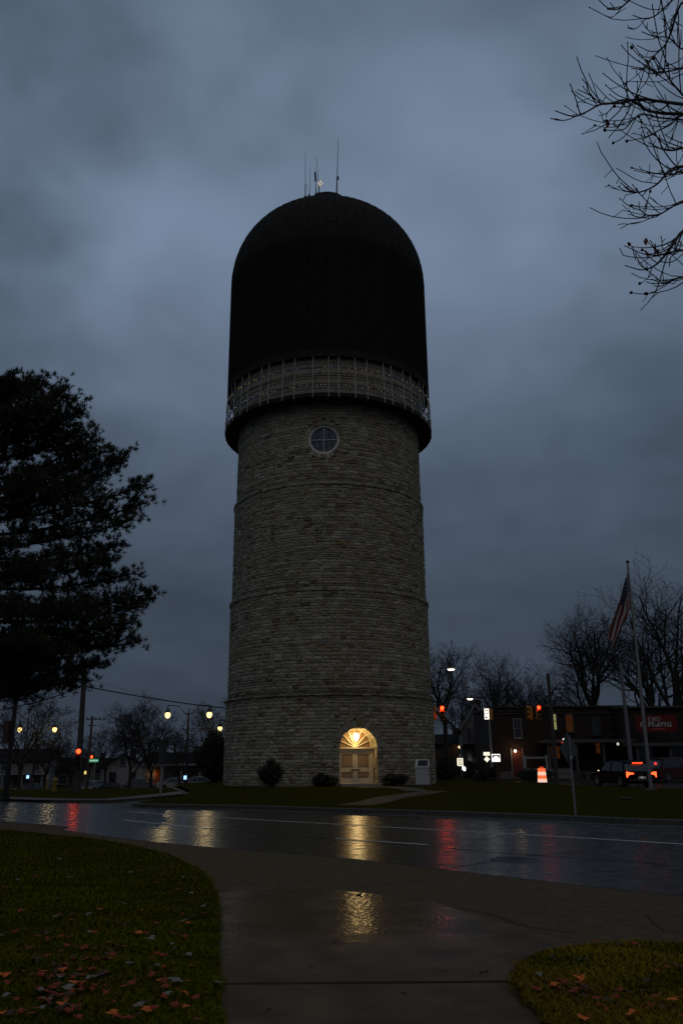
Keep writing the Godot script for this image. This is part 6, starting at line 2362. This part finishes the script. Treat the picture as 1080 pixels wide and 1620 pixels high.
func pine() -> void:
	var foot := Vector3(-13.4, 0.03, -25.5)
	var t := thing("pine_tree", "large dark pine with layered boughs filling the left edge", "tree", foot)
	var r := RandomNumberGenerator.new()
	r.seed = 77
	var mb := MB.new()
	mb.tube(PackedVector3Array([Vector3(0, -0.1, 0), Vector3(0, 0.5, 0), Vector3(0.15, 4, 0), Vector3(0.3, 9, 0.1), Vector3(0.5, 13.4, 0)]), PackedFloat32Array([0.48, 0.36, 0.31, 0.2, 0.05]), 10, false)
	part(t, "trunk", mb.mesh(), mats.bark)
	# boughs: tip in the photograph (or an angle round the back), height on the trunk, droop
	var boughs: Array = []
	for b in [[12, 602, 12.4, -25.8], [52, 600, 12.3, -26.4], [98, 618, 12.0, -26.4], [128, 650, 11.4, -24.2], [100, 690, 10.9, -25.6], [150, 700, 10.2, -24.8], [186, 742, 9.4, -26.4], [30, 604, 12.6, -24.6], [75, 606, 12.6, -25.4], [110, 628, 12.2, -25.0], [140, 684, 11.2, -24.6], [118, 655, 11.6, -26.6], [70, 640, 11.9, -23.4],
			[202, 720, 9.6, -25.2], [232, 765, 9.2, -24.6], [226, 798, 8.7, -25.6], [212, 822, 8.4, -24.2], [165, 715, 9.9, -26.2], [128, 770, 9.0, -23.0], [60, 760, 9.3, -22.6],
			[215, 908, 7.2, -24.9], [194, 862, 7.9, -25.8], [176, 884, 7.6, -23.6], [240, 940, 6.3, -24.8], [236, 955, 6.1, -26.0], [218, 1016, 5.4, -24.8], [205, 985, 5.9, -23.8], [190, 1005, 5.6, -26.4], [150, 955, 6.6, -22.6],
			[160, 1050, 4.9, -25.0], [135, 1075, 4.4, -24.4], [90, 1085, 4.2, -24.0], [40, 1100, 3.9, -24.8], [110, 1040, 5.2, -23.0], [60, 1020, 5.6, -22.2], [30, 960, 6.6, -21.8], [20, 860, 8.0, -22.2], [70, 900, 7.4, -22.4]]:
		boughs.append([at(b[0], b[1], b[3]) - foot, b[2] as float])
	for k in 11:
		var y := lerpf(4.0, 12.8, k / 10.0)
		var a := r.randf_range(PI * 0.35, PI * 1.75)
		var l := lerpf(5.6, 2.0, pow(k / 10.0, 1.5)) * r.randf_range(0.75, 1.05)
		boughs.append([Vector3(sin(a) * l * 0.9 - 0.4, y + r.randf_range(-0.2, 0.8), cos(a) * l), y])
	var wood := MB.new()
	var xf: Array[Transform3D] = []
	for b in boughs:
		var tip: Vector3 = b[0]
		var start := Vector3(0.2, b[1], 0.0)
		var out := tip - start
		var l := out.length()
		var pts := PackedVector3Array()
		var rad := PackedFloat32Array()
		for i in 7:
			var f := i / 6.0
			pts.append(start + out * f + Vector3(r.randfn() * 0.06, -sin(f * PI) * l * 0.06, r.randfn() * 0.06))
			rad.append(lerpf(0.085, 0.02, f))
		wood.tube(pts, rad, 5, false)
		# side branches spread flat from the bough, tufts stand along them
		var n := int(l * 3.3) + 6
		for j in n:
			var f := lerpf(0.30, 1.0, pow((j + r.randf()) / n, 0.8))
			var i := mini(int(f * 6.0), 5)
			var p := pts[i].lerp(pts[i + 1], f * 6.0 - i)
			var dir := out.normalized()
			var side := dir.cross(Vector3.UP).normalized() * (1.0 if j % 2 == 0 else -1.0)
			var bl := lerpf(1.3, 0.42, f) * r.randf_range(0.6, 1.1)
			var d := (dir * r.randf_range(0.4, 1.0) + side * r.randf_range(0.4, 1.0) + Vector3.UP * r.randf_range(-0.25, 0.75)).normalized()
			var e := p + d * bl
			wood.tube(PackedVector3Array([p, p.lerp(e, 0.5) + Vector3(0, -0.03, 0), e]), PackedFloat32Array([0.02, 0.014, 0.008]), 3, false)
			for k in int(bl * 13.0) + 5:
				var g := lerpf(0.25, 1.0, r.randf())
				var o := p.lerp(e, g) + Vector3(r.randfn(), r.randfn() * 0.8, r.randfn()) * 0.13
				var up := (d + Vector3(r.randfn(), r.randfn() + 1.1, r.randfn()) * 0.6).normalized()
				var x := up.cross(Vector3(r.randfn(), r.randfn(), r.randfn())).normalized()
				var s := r.randf_range(0.75, 1.25)
				xf.append(Transform3D(Basis(x * s, up * s, x.cross(up) * s), o))
	# rounded clumps of foliage at the ends of the boughs
	for i in 38:
		var tip: Vector3 = boughs[i][0]
		var c := tip.lerp(Vector3(0.2, boughs[i][1], 0.0), r.randf_range(0.12, 0.30))
		var size := Vector3(0.85, 0.48, 0.85) * r.randf_range(0.7, 1.2)
		for k in 55:
			var d := Vector3(r.randfn(), r.randfn(), r.randfn()).normalized() * pow(r.randf(), 0.4)
			var up := (d + Vector3(0, 0.7, 0)).normalized()
			var x := up.cross(Vector3(r.randfn(), r.randfn(), r.randfn())).normalized()
			var s := r.randf_range(0.7, 1.15)
			xf.append(Transform3D(Basis(x * s, up * s, x.cross(up) * s), c + d * size))
	part(t, "boughs", wood.mesh(), mats.bark).set_meta("kind", "stuff")
	var tuft := MB.new()
	for k in 24:
		var a := TAU * k / 24 * 2.4
		var tilt := lerpf(0.15, 1.6, k / 24.0)
		var d := Vector3(cos(a) * sin(tilt), cos(tilt), sin(a) * sin(tilt))
		var s := d.cross(Vector3(sin(a * 3.0), 0.3, cos(a * 2.0))).normalized() * 0.011
		var root_ := Vector3(0, 0.07 - 0.08 * k / 24.0, 0)
		tuft.flat(root_ - s, root_ + s, root_ + d * 0.14, s.cross(d))
	var mm := MultiMesh.new()
	mm.transform_format = MultiMesh.TRANSFORM_3D
	mm.use_colors = true
	mm.mesh = tuft.mesh()
	mm.instance_count = xf.size()
	for i in xf.size():
		mm.set_instance_transform(i, xf[i])
		var c := Color(0.040, 0.046, 0.016) * r.randf_range(0.55, 1.25)
		c.a = 1.0
		mm.set_instance_color(i, c)
	var o := MultiMeshInstance3D.new()
	o.name = "needles"
	o.multimesh = mm
	o.material_override = mat("needle", Color(1, 1, 1), 0.9)
	o.set_meta("kind", "stuff")
	t.add_child(o, true)


func near_branches() -> void:
	var foot := Vector3(6.6, 0.02, -6.0)
	var t := thing("budding_tree", "near bare tree whose budded branches reach in at the upper right", "tree", foot)
	var r := RandomNumberGenerator.new()
	r.seed = 909
	var mb := MB.new()
	mb.tube(PackedVector3Array([Vector3(0, -0.1, 0), Vector3(0, 0.4, 0), Vector3(0.1, 3.0, 0.05), Vector3(-0.05, 6.0, 0.1), Vector3(0.1, 9.5, 0)]), PackedFloat32Array([0.34, 0.25, 0.2, 0.14, 0.05]), 10, false)
	part(t, "trunk", mb.mesh(), mats.bark)
	var fine := MB.new()
	var ends: Array = []
	# main branchlets: polylines from off-frame right to their tips
	var mains := [
		[[1150, -40], [1090, 0], [1075, 8], [1062, 45], [1052, 70], [1030, 92], [1020, 108], [998, 108]],
		[[1180, 170], [1120, 168], [1080, 165], [1040, 160], [1010, 157], [980, 163], [950, 165], [925, 178], [905, 184], [877, 175]],
		[[1180, 190], [1120, 186], [1080, 180], [1030, 177], [1005, 162], [985, 158], [955, 165], [935, 152], [914, 142]],
		[[1160, 250], [1100, 258], [1080, 263], [1060, 268], [1040, 290], [1018, 302], [1000, 303], [980, 288]],
		[[1170, 330], [1110, 320], [1080, 318], [1058, 330], [1040, 340], [1022, 340], [1011, 330], [1010, 320]],
		[[1170, 350], [1110, 358], [1080, 365], [1065, 385], [1050, 405], [1035, 420], [1015, 427], [991, 421]],
		[[1160, 430], [1110, 434], [1080, 438], [1060, 444], [1048, 449], [1029, 441]],
		[[1150, 90], [1110, 100], [1080, 107], [1050, 114], [1030, 112], [1012, 98]],
		[[1180, 205], [1120, 190], [1080, 182], [1060, 197], [1040, 207], [1020, 217], [992, 223]],
		[[1180, 215], [1110, 200], [1080, 190], [1040, 186], [1015, 180], [1000, 190], [985, 205], [958, 206]],
		[[1160, 120], [1100, 160], [1070, 140], [1050, 113], [1035, 90]],
		[[1150, 20], [1090, -20], [1060, 3], [1040, 22], [1020, 30], [1000, 24]],
		[[1110, -80], [1030, -30], [993, 2], [978, 14], [962, 15]],
		[[1160, 300], [1110, 280], [1080, 272], [1060, 276], [1040, 275], [1001, 266]],
		[[1170, 400], [1110, 392], [1080, 396], [1055, 400], [1035, 405], [1016, 396]],
		[[1160, 230], [1110, 226], [1080, 234], [1062, 238], [1046, 236], [1026, 226]],
		[[1180, 60], [1110, 60], [1080, 78], [1058, 60], [1035, 58], [1014, 50]],
	]
	var hubs := [Vector3(-0.05, 6.3, 0.1), Vector3(0.0, 5.4, 0.08), Vector3(0.0, 7.2, 0.05), Vector3(0.05, 4.6, 0.06)]
	var z0 := [-5.2, -5.0, -5.6, -5.5, -5.9, -5.3, -5.8, -5.1, -6.0, -5.7, -4.8, -5.4, -5.0, -6.2, -5.1, -4.9, -5.9]
	for i in mains.size():
		var m: Array = mains[i]
		var pts := PackedVector3Array()
		var rad := PackedFloat32Array()
		for j in m.size():
			pts.append(at(m[j][0], m[j][1], z0[i] + 0.25 * sin(j * 0.9 + i)) - foot)
		var near_hub: Vector3 = hubs[0]
		for h: Vector3 in hubs:
			if absf(h.y - pts[0].y + 0.8) < absf(near_hub.y - pts[0].y + 0.8):
				near_hub = h
		pts.insert(0, near_hub.lerp(pts[0], 0.5) + Vector3(0, 0.15, 0))
		pts.insert(0, near_hub)
		var line := PackedVector3Array()
		for j in pts.size() - 1:
			for k in 4:
				line.append(pts[j].cubic_interpolate(pts[j + 1], pts[maxi(j - 1, 0)], pts[mini(j + 2, pts.size() - 1)], k / 4.0))
		line.append(pts[pts.size() - 1])
		for j in line.size():
			rad.append(lerpf(0.024 if i in [1, 2, 3, 5] else 0.017, 0.0036, pow(float(j) / (line.size() - 1), 0.6)))
		mb = MB.new()
		mb.tube(line, rad, 6, false)
		part(t, "branch", mb.mesh(), mats.twig_bark)
		ends.append([line[line.size() - 1], (line[line.size() - 1] - line[line.size() - 2]).normalized()])
		# twigs along it: short, curving up at the ends
		var n := 14 if i < 7 else 9
		for k in n:
			var f := lerpf(0.40, 0.90, (k + r.randf()) / n)
			var j := int(f * (line.size() - 1))
			var p := line[j]
			var along := (line[j + 1] - line[j]).normalized()
			var side := along.cross(Vector3(r.randfn(), r.randfn(), r.randfn())).normalized()
			var d := (along * 1.0 + side * r.randf_range(0.3, 0.75) + Vector3(0, -0.06, 0)).normalized()
			var l := r.randf_range(0.12, 0.58)
			var tw := PackedVector3Array([p])
			var tr := PackedFloat32Array([maxf(0.0045, rad[j] * 0.6)])
			for s in 5:
				d = (d + Vector3(r.randfn() * 0.09, 0.17, r.randfn() * 0.09)).normalized()
				p += d * l / 5.0
				tw.append(p)
				tr.append(lerpf(tr[0], 0.0034, (s + 1) / 5.0))
				if s > 0 and r.randf() < 0.25:
					var spur := p + (d + Vector3(r.randfn(), r.randfn(), r.randfn()) * 0.8).normalized() * r.randf_range(0.03, 0.10)
					fine.tube(PackedVector3Array([p, spur]), PackedFloat32Array([0.0038, 0.003]), 4, false)
			fine.tube(tw, tr, 4, false)
			ends.append([p, d])
	part(t, "twigs", fine.mesh(), mats.twig_bark).set_meta("kind", "stuff")
	var bud := MB.new()
	bud.lathe(Vector3.ZERO, PackedVector2Array([Vector2(0.004, 0.0), Vector2(0.012, 0.006), Vector2(0.015, 0.018), Vector2(0.010, 0.032), Vector2(0.0, 0.042)]), 7)
	var bm := bud.mesh()
	for e in ends:
		if r.randf() < 0.17:
			var d: Vector3 = e[1]
			var x := d.cross(Vector3(0.3, 0.2, 0.9)).normalized()
			var o := part(t, "bud", bm, mat("bud_brown", Color(0.085, 0.038, 0.026), 0.8))
			o.transform = Transform3D(Basis(x, d, x.cross(d)) * r.randf_range(0.65, 1.0), e[0])
		elif r.randf() < 0.5:
			var d: Vector3 = e[1]
			var x := d.cross(Vector3(0.3, 0.2, 0.9)).normalized()
			var o := part(t, "bud", bm, mats.bud_brown)
			o.transform = Transform3D(Basis(x * 0.35, d * 0.5, x.cross(d) * 0.35), e[0])
	# a few dead leaves still hanging
	var leaf := MB.new()
	leaf.prism(PackedVector2Array([Vector2(0, 0), Vector2(0.013, -0.015), Vector2(0.018, -0.035), Vector2(0.008, -0.058), Vector2(0, -0.07), Vector2(-0.010, -0.055), Vector2(-0.014, -0.03), Vector2(-0.008, -0.01)]), -0.003, 0.004)
	for q in [[956, 197, -5.7, 0], [1040, 433, -5.3, 1], [1050, 362, -5.3, 2], [1028, 413, -5.3, 3], [1070, 145, -5.0, 4]]:
		part(t, "leaf", leaf.mesh(), mat("dead_leaf", Color(0.20, 0.055, 0.022), 0.8), nearest_end(ends, at(q[0], q[1] - 3, q[2]) - foot), Vector3(0.2, q[3] * 1.3, 0.15 * q[3] - 0.2))


func nearest_end(ends: Array, p: Vector3) -> Vector3:
	var best: Vector3 = ends[0][0]
	for e in ends:
		if (e[0] as Vector3).distance_to(p) < best.distance_to(p):
			best = e[0]
	return best


# ---------------------------------------------------------------- the walker
func build_person() -> void:
	var base := at(753, 1241, -60.0)
	var t := thing("person", "person in dark clothes walking along the far road right of the speed sign", "person", Vector3(base.x, 0.02, base.z), -1.2)
	# joints (walking towards +z before turning): position, radius
	var J := {
		"hip": [Vector3(0, 0.92, 0), 0.15], "waist": [Vector3(0, 1.08, 0.0), 0.14], "chest": [Vector3(0, 1.30, 0.02), 0.165], "neck": [Vector3(0, 1.47, 0.02), 0.06], "head": [Vector3(0, 1.60, 0.05), 0.10], "crown": [Vector3(0, 1.67, 0.04), 0.095],
		"sl": [Vector3(0.19, 1.40, 0.01), 0.075], "sr": [Vector3(-0.19, 1.40, 0.01), 0.075], "el": [Vector3(0.25, 1.13, -0.12), 0.052], "er": [Vector3(-0.25, 1.13, 0.03), 0.052], "wl": [Vector3(0.24, 0.92, -0.05), 0.036], "wr": [Vector3(-0.23, 0.95, 0.20), 0.036], "hl": [Vector3(0.235, 0.83, -0.01), 0.034], "hr": [Vector3(-0.225, 0.89, 0.27), 0.034],
		"tl": [Vector3(0.09, 0.88, 0.02), 0.105], "tr": [Vector3(-0.09, 0.88, -0.02), 0.105], "kl": [Vector3(0.10, 0.50, 0.20), 0.072], "kr": [Vector3(-0.10, 0.48, -0.10), 0.072], "al": [Vector3(0.10, 0.10, 0.30), 0.048], "ar": [Vector3(-0.10, 0.16, -0.38), 0.048], "fl": [Vector3(0.11, 0.05, 0.48), 0.04], "fr": [Vector3(-0.11, 0.045, -0.24), 0.04],
	}
	var bones := [["hip", "waist"], ["waist", "chest"], ["chest", "neck"], ["neck", "head"], ["head", "crown"], ["chest", "sl"], ["chest", "sr"], ["sl", "el"], ["sr", "er"], ["el", "wl"], ["er", "wr"], ["wl", "hl"], ["wr", "hr"], ["hip", "tl"], ["hip", "tr"], ["tl", "kl"], ["tr", "kr"], ["kl", "al"], ["kr", "ar"], ["al", "fl"], ["ar", "fr"]]
	var cell := 0.022
	var lo := Vector3(-0.36, -0.02, -0.52)
	var nx := 33
	var ny := 82
	var nz := 50
	var field := PackedFloat32Array()
	field.resize(nx * ny * nz)
	field.fill(1.0)
	for b in bones:
		var A: Vector3 = J[b[0]][0]
		var B: Vector3 = J[b[1]][0]
		var ra: float = J[b[0]][1]
		var rb: float = J[b[1]][1]
		var m0 := ((A.min(B) - Vector3.ONE * 0.26 - lo) / cell).floor()
		var m1 := ((A.max(B) + Vector3.ONE * 0.26 - lo) / cell).ceil()
		var ab := B - A
		var l2 := ab.length_squared()
		for z in range(maxi(0, int(m0.z)), mini(nz, int(m1.z) + 1)):
			for y in range(maxi(0, int(m0.y)), mini(ny, int(m1.y) + 1)):
				for x in range(maxi(0, int(m0.x)), mini(nx, int(m1.x) + 1)):
					var p := lo + Vector3(x, y, z) * cell
					var h := clampf((p - A).dot(ab) / l2, 0.0, 1.0)
					var d := (p - A - ab * h).length() - lerpf(ra, rb, h)
					var i := (z * ny + y) * nx + x
					var e := field[i]
					var k := 0.045
					var s := maxf(k - absf(e - d), 0.0) / k
					field[i] = minf(e, d) - s * s * k * 0.25
	# surface nets
	var vid := {}
	var vs := PackedVector3Array()
	for z in nz - 1:
		for y in ny - 1:
			for x in nx - 1:
				var i := (z * ny + y) * nx + x
				var c := [field[i], field[i + 1], field[i + nx], field[i + nx + 1], field[i + nx * ny], field[i + nx * ny + 1], field[i + nx * ny + nx], field[i + nx * ny + nx + 1]]
				var inside := 0
				for q in c:
					if q < 0.0:
						inside += 1
				if inside == 0 or inside == 8:
					continue
				var sum := Vector3.ZERO
				var n := 0
				for e in [[0, 1], [2, 3], [4, 5], [6, 7], [0, 2], [1, 3], [4, 6], [5, 7], [0, 4], [1, 5], [2, 6], [3, 7]]:
					var a: float = c[e[0]]
					var b: float = c[e[1]]
					if (a < 0.0) != (b < 0.0):
						var f := a / (a - b)
						var pa := Vector3(e[0] & 1, (e[0] >> 1) & 1, (e[0] >> 2) & 1)
						var pb := Vector3(e[1] & 1, (e[1] >> 1) & 1, (e[1] >> 2) & 1)
						sum += pa.lerp(pb, f)
						n += 1
				vid[i] = vs.size()
				vs.append(lo + (Vector3(x, y, z) + sum / n) * cell)
	var st := SurfaceTool.new()
	st.begin(Mesh.PRIMITIVE_TRIANGLES)
	st.set_smooth_group(0)
	var tint := func(p: Vector3) -> Color:
		if p.y > 1.47 and p.z > 0.02 and p.y < 1.66:
			return Color(0.22, 0.13, 0.09)
		if p.y > 1.5:
			return Color(0.02, 0.016, 0.013)
		if p.y < 0.9 and absf(p.x) > 0.19:
			return Color(0.22, 0.13, 0.09)
		if p.y < 0.09:
			return Color(0.03, 0.03, 0.03)
		return Color(0.012, 0.013, 0.018) if p.y < 0.93 else Color(0.018, 0.018, 0.02)
	for z in range(1, nz - 1):
		for y in range(1, ny - 1):
			for x in range(1, nx - 1):
				var i := (z * ny + y) * nx + x
				for ax in 3:
					var step: int = [1, nx, nx * ny][ax]
					if (field[i] < 0.0) == (field[i + step] < 0.0):
						continue
					var u: int = [nx, nx * ny, 1][ax]
					var w: int = [nx * ny, 1, nx][ax]
					var q := [i, i - u, i - u - w, i - w]
					if field[i] >= 0.0:
						q = [i, i - w, i - u - w, i - u]
					for k in [0, 2, 1, 0, 3, 2]:
						var p := vs[vid[q[k]]]
						st.set_color(tint.call(p))
						st.add_vertex(p)
	st.generate_normals()
	part(t, "body", st.commit(), mat("clothes", Color(1, 1, 1), 0.9))
	var mb := MB.new()
	mb.ball(Vector3(0, 1.645, 0.03), Vector3(0.108, 0.10, 0.118), 12, 8)
	part(t, "hair", mb.mesh(), mat("hair", Color(0.014, 0.011, 0.009), 0.7))
	mb = MB.new()
	mb.ball(Vector3(0, 1.585, 0.148), Vector3(0.014, 0.022, 0.018), 6, 4)
	part(t, "nose", mb.mesh(), mat("skin", Color(0.22, 0.13, 0.09), 0.6))
	for s in [-1.0, 1.0]:
		mb = MB.new()
		mb.ball(Vector3(s * 0.036, 1.61, 0.136), Vector3(0.012, 0.008, 0.008), 6, 4)
		part(t, "eye", mb.mesh(), mats.black_rubber)
		var h: Vector3 = J["hl"][0] if s > 0.0 else J["hr"][0]
		for k in 4:
			mb = MB.new()
			var o := h + Vector3(s * 0.004, -0.02, 0.03 - k * 0.018)
			mb.tube(PackedVector3Array([o, o + Vector3(0, -0.035, 0.006), o + Vector3(-s * 0.014, -0.062, 0.01)]), PackedFloat32Array([0.009, 0.009, 0.007]), 6)
			part(t, "finger", mb.mesh(), mats.skin)


# ---------------------------------------------------------------- grass and leaves
func build_grass_and_leaves() -> void:
	var r := RandomNumberGenerator.new()
	r.seed = 4242
	var tuft := MB.new()
	for k in 7:
		var a := TAU * k / 7.0 + 0.4 * sin(k * 2.0)
		var o := Vector3(cos(a * 1.7), 0, sin(a * 1.7)) * 0.018
		var d := Vector3(cos(a) * 0.5, 1.0, sin(a) * 0.5) * (0.028 + 0.008 * (k % 3))
		var s := Vector3(-sin(a), 0, cos(a)) * 0.0026
		var mid := o + d * 0.55
		var tip := o + d * 0.95 + Vector3(cos(a), -0.3, sin(a)) * 0.014
		tuft.flat(o - s, o + s, mid + s * 0.8, Vector3(cos(a), 0.5, sin(a)))
		tuft.flat(o - s, mid + s * 0.8, mid - s * 0.8, Vector3(cos(a), 0.5, sin(a)))
		tuft.flat(mid - s * 0.8, mid + s * 0.8, tip, Vector3(cos(a), 0.5, sin(a)))
	var tm := tuft.mesh()
	var gm := mat("grass_blade", Color(1, 1, 1), 1.0)
	gm.metallic_specular = 0.1
	for q in [[lawn_left, 60000, 5.6, 24.0, -14.0, 0.0, "short wet grass of the near left lawn", Color(0.090, 0.092, 0.003)], [lawn_right, 24000, 5.2, 10.0, 0.5, 6.5, "short yellowish grass of the lower right lawn", Color(0.20, 0.145, 0.010)]]:
		var xf: Array[Transform3D] = []
		var cols := PackedColorArray()
		var tries := 0
		while xf.size() < q[1] and tries < 600000:
			tries += 1
			var rr := 1.0 / lerpf(1.0 / float(q[2]), 1.0 / float(q[3]), r.randf())
			var bx := r.randf_range(-0.62, 0.62)
			var p := Vector2(sin(bx) * rr, -cos(bx) * rr)
			if not Geometry2D.is_point_in_polygon(p, q[0]):
				continue
			p += Vector2(r.randfn(), r.randfn()) * 0.022
			var clump := 0.85 + 0.35 * sin(p.x * 3.7 + 2.0 * sin(p.y * 2.9)) * sin(p.y * 4.3 + p.x)
			var s := r.randf_range(0.6, 1.3) * clump * (1.0 + rr * 0.03)
			xf.append(Transform3D(Basis(Vector3.UP, r.randf() * TAU).scaled(Vector3(s, s * r.randf_range(0.7, 1.1), s)), Vector3(p.x, 0.03 + 0.012 * sin(p.x * 1.7 + p.y) + 0.01 * sin(p.y * 2.3), p.y)))
			var patch := 0.5 + 0.5 * sin(p.x * 2.1 + 1.3 * sin(p.y * 1.3))
			var c: Color = (q[7] as Color) * r.randf_range(0.75, 1.2)
			c = c.lerp(Color(0.095, 0.042, 0.010), (0.28 if q[1] > 30000 else 0.75) * patch * r.randf())
			c.a = 1.0
			cols.append(c)
		var mm := MultiMesh.new()
		mm.transform_format = MultiMesh.TRANSFORM_3D
		mm.use_colors = true
		mm.mesh = tm
		mm.instance_count = xf.size()
		for i in xf.size():
			mm.set_instance_transform(i, xf[i])
			mm.set_instance_color(i, cols[i])
		var o := MultiMeshInstance3D.new()
		o.name = numbered("grass")
		o.multimesh = mm
		o.material_override = gm
		add_child(o, true)
		tag(o, q[6], "grass", "", "stuff")

	# fallen leaves: five-lobed, slightly curled
	var shapes: Array = []
	for k in 3:
		var st := MB.new()
		var rim: Array[Vector3] = []
		var lobes := [0.5, 0.72, 0.6, 0.88, 0.66, 1.0, 0.66, 0.86, 0.58, 0.74, 0.5, 0.3]
		for j in 12:
			var a := -PI / 2 + TAU * (j + 1) / 12.0
			var l: float = lobes[j] * 0.048 * (1.0 + 0.12 * sin(j * 2.0 + k * 3.0))
			rim.append(Vector3(cos(a) * l, 0.006 * [1.0, 1.8, 0.4][k] * sin(a * 2.0 + k) + l * l * [1.2, 2.6, -1.2][k], -sin(a) * l))
		for j in 12:
			st.flat(Vector3(0, 0.004, 0), rim[j], rim[(j + 1) % 12], Vector3.UP)
		st.tube(PackedVector3Array([Vector3(0, 0.004, 0.01), Vector3(0.004, 0.012, 0.05), Vector3(0.01, 0.022, 0.08)]), PackedFloat32Array([0.0018, 0.0014, 0.001]), 3)
		shapes.append(st.mesh())
	var lm := {
		"red": mat("leaf_red", Color(0.24, 0.028, 0.004), 0.9), "orange": mat("leaf_orange", Color(0.60, 0.115, 0.006), 0.85), "pale": mat("leaf_pale", Color(0.17, 0.145, 0.11), 0.7), "brown": mat("leaf_brown", Color(0.06, 0.026, 0.008), 0.9),
	}
	var px := []
	for a in [[470, 425, "orange"], [655, 535, "orange"], [820, 540, "red"], [895, 490, "orange"], [205, 718, "orange"], [295, 710, "orange"], [20, 735, "orange"], [355, 770, "orange"], [390, 795, "red"], [300, 870, "orange"], [530, 918, "orange"], [690, 895, "orange"], [875, 825, "orange"], [880, 885, "orange"], [745, 765, "orange"], [10, 915, "orange"], [30, 320, "red"], [670, 240, "brown"], [410, 600, "red"], [490, 655, "red"], [590, 600, "red"], [770, 640, "red"], [670, 430, "red"], [740, 490, "red"], [100, 765, "brown"], [895, 765, "red"], [455, 530, "red"], [240, 745, "red"], [225, 800, "red"], [270, 780, "red"], [310, 690, "red"], [430, 805, "red"], [180, 550, "red"], [600, 500, "brown"], [780, 700, "red"], [805, 715, "brown"], [775, 760, "red"], [860, 450, "red"], [500, 720, "brown"], [730, 890, "red"], [390, 610, "red"], [445, 610, "red"], [460, 665, "red"], [350, 495, "brown"], [200, 265, "brown"], [160, 280, "brown"], [285, 830, "red"], [320, 840, "red"], [255, 840, "brown"], [560, 630, "brown"],
			[320, 790, "pale"], [455, 743, "pale"], [430, 750, "pale"], [535, 620, "pale"], [888, 640, "pale"], [228, 852, "pale"], [200, 890, "pale"], [820, 752, "pale"], [842, 765, "pale"], [790, 820, "pale"], [665, 875, "pale"], [420, 448, "pale"], [265, 458, "pale"], [600, 400, "pale"], [870, 478, "pale"], [425, 530, "pale"], [712, 563, "pale"], [805, 592, "pale"], [35, 830, "pale"], [185, 808, "pale"], [283, 187, "pale"], [900, 350, "pale"], [870, 272, "pale"], [965, 408, "pale"], [330, 272, "pale"], [615, 250, "pale"], [85, 285, "pale"], [10, 548, "pale"], [740, 690, "pale"], [617, 677, "pale"], [290, 745, "pale"]]:
		px.append([a[0] / 3.0, 1300.0 + a[1] / 3.0, a[2], 0])
	for k in 120:
		var cx := r.randf_range(4, 330)
		var cy := 1350.0 + 265.0 * sqrt(r.randf())
		if k % 5 < 2:
			cx = [88.0, 130.0, 260.0, 160.0, 285.0][k % 5] + r.randfn() * 30.0
			cy = [1570.0, 1520.0, 1560.0, 1505.0, 1590.0][k % 5] + r.randfn() * 16.0
		px.append([clampf(cx, 2, 335), clampf(cy, 1345, 1617), "red" if r.randf() < 0.68 else "brown", 0])
	for a in [[490, 535, "orange"], [350, 575, "orange"], [515, 765, "orange"], [800, 740, "orange"], [1030, 660, "orange"], [1060, 750, "red"], [470, 655, "brown"], [400, 560, "red"], [700, 650, "red"], [890, 560, "brown"], [380, 550, "red"], [420, 575, "red"], [480, 600, "red"], [490, 570, "red"], [720, 610, "red"], [760, 620, "brown"], [650, 660, "brown"], [590, 650, "red"], [700, 690, "brown"], [1000, 450, "red"], [1050, 470, "brown"], [330, 420, "brown"], [250, 600, "red"], [600, 335, "red"], [560, 600, "red"], [530, 640, "brown"], [610, 690, "red"], [660, 720, "red"], [850, 610, "brown"], [930, 640, "red"], [960, 700, "brown"], [880, 700, "red"], [450, 620, "red"], [520, 590, "brown"], [360, 600, "red"], [300, 560, "brown"], [940, 500, "red"], [980, 470, "red"], [720, 345, "brown"], [800, 340, "red"], [510, 433, "pale"], [255, 520, "pale"]]:
		px.append([780.0 + a[0] / 3.6, 1400.0 + a[1] / 3.6, a[2], 1])
	for a in [[568, 1415, "brown"], [493, 1528, "brown"], [500, 1543, "brown"], [530, 1490, "brown"], [515, 1510, "brown"], [345, 1570, "pale"], [700, 1536, "brown"], [765, 1538, "brown"], [640, 1571, "brown"], [425, 1595, "brown"]]:
		px.append([a[0], a[1], a[2], 2])
	var said := {"red": "dark red fallen maple leaf", "orange": "bright orange-red fallen maple leaf", "pale": "fallen leaf lying pale side up", "brown": "dull brown fallen leaf"}
	for e in px:
		var o := MeshInstance3D.new()
		var g := on(e[0], e[1], 0.07 if e[3] < 2 else 0.016)
		var in_lawn := Geometry2D.is_point_in_polygon(flat2(g), lawn_left) or Geometry2D.is_point_in_polygon(flat2(g), lawn_right)
		o.name = numbered("fallen_leaf")
		o.mesh = shapes[r.randi() % 3]
		o.material_override = lm[e[2]]
		var s := r.randf_range(0.62, 1.0) * (1.15 if e[2] in ["orange", "pale"] else 1.0) * (1.0 + 0.02 * absf(g.z))
		o.transform = Transform3D((Basis(Vector3.UP, r.randf() * TAU) * Basis(Vector3.RIGHT, r.randf_range(-0.22, 0.22)) * Basis(Vector3.BACK, r.randf_range(-0.22, 0.22))).scaled(Vector3.ONE * s), Vector3(g.x, 0.066 + 0.0028 * absf(g.z) if in_lawn else 0.016, g.z))
		add_child(o, true)
		var place_: String = " in the grass of the left lawn" if e[3] == 0 else " in the grass of the right lawn" if e[3] == 1 else " on the wet path"
		tag(o, said[e[2]] + place_, "leaf", ["fallen leaves on the left lawn", "fallen leaves on the right lawn", "fallen leaves on the path"][e[3]])
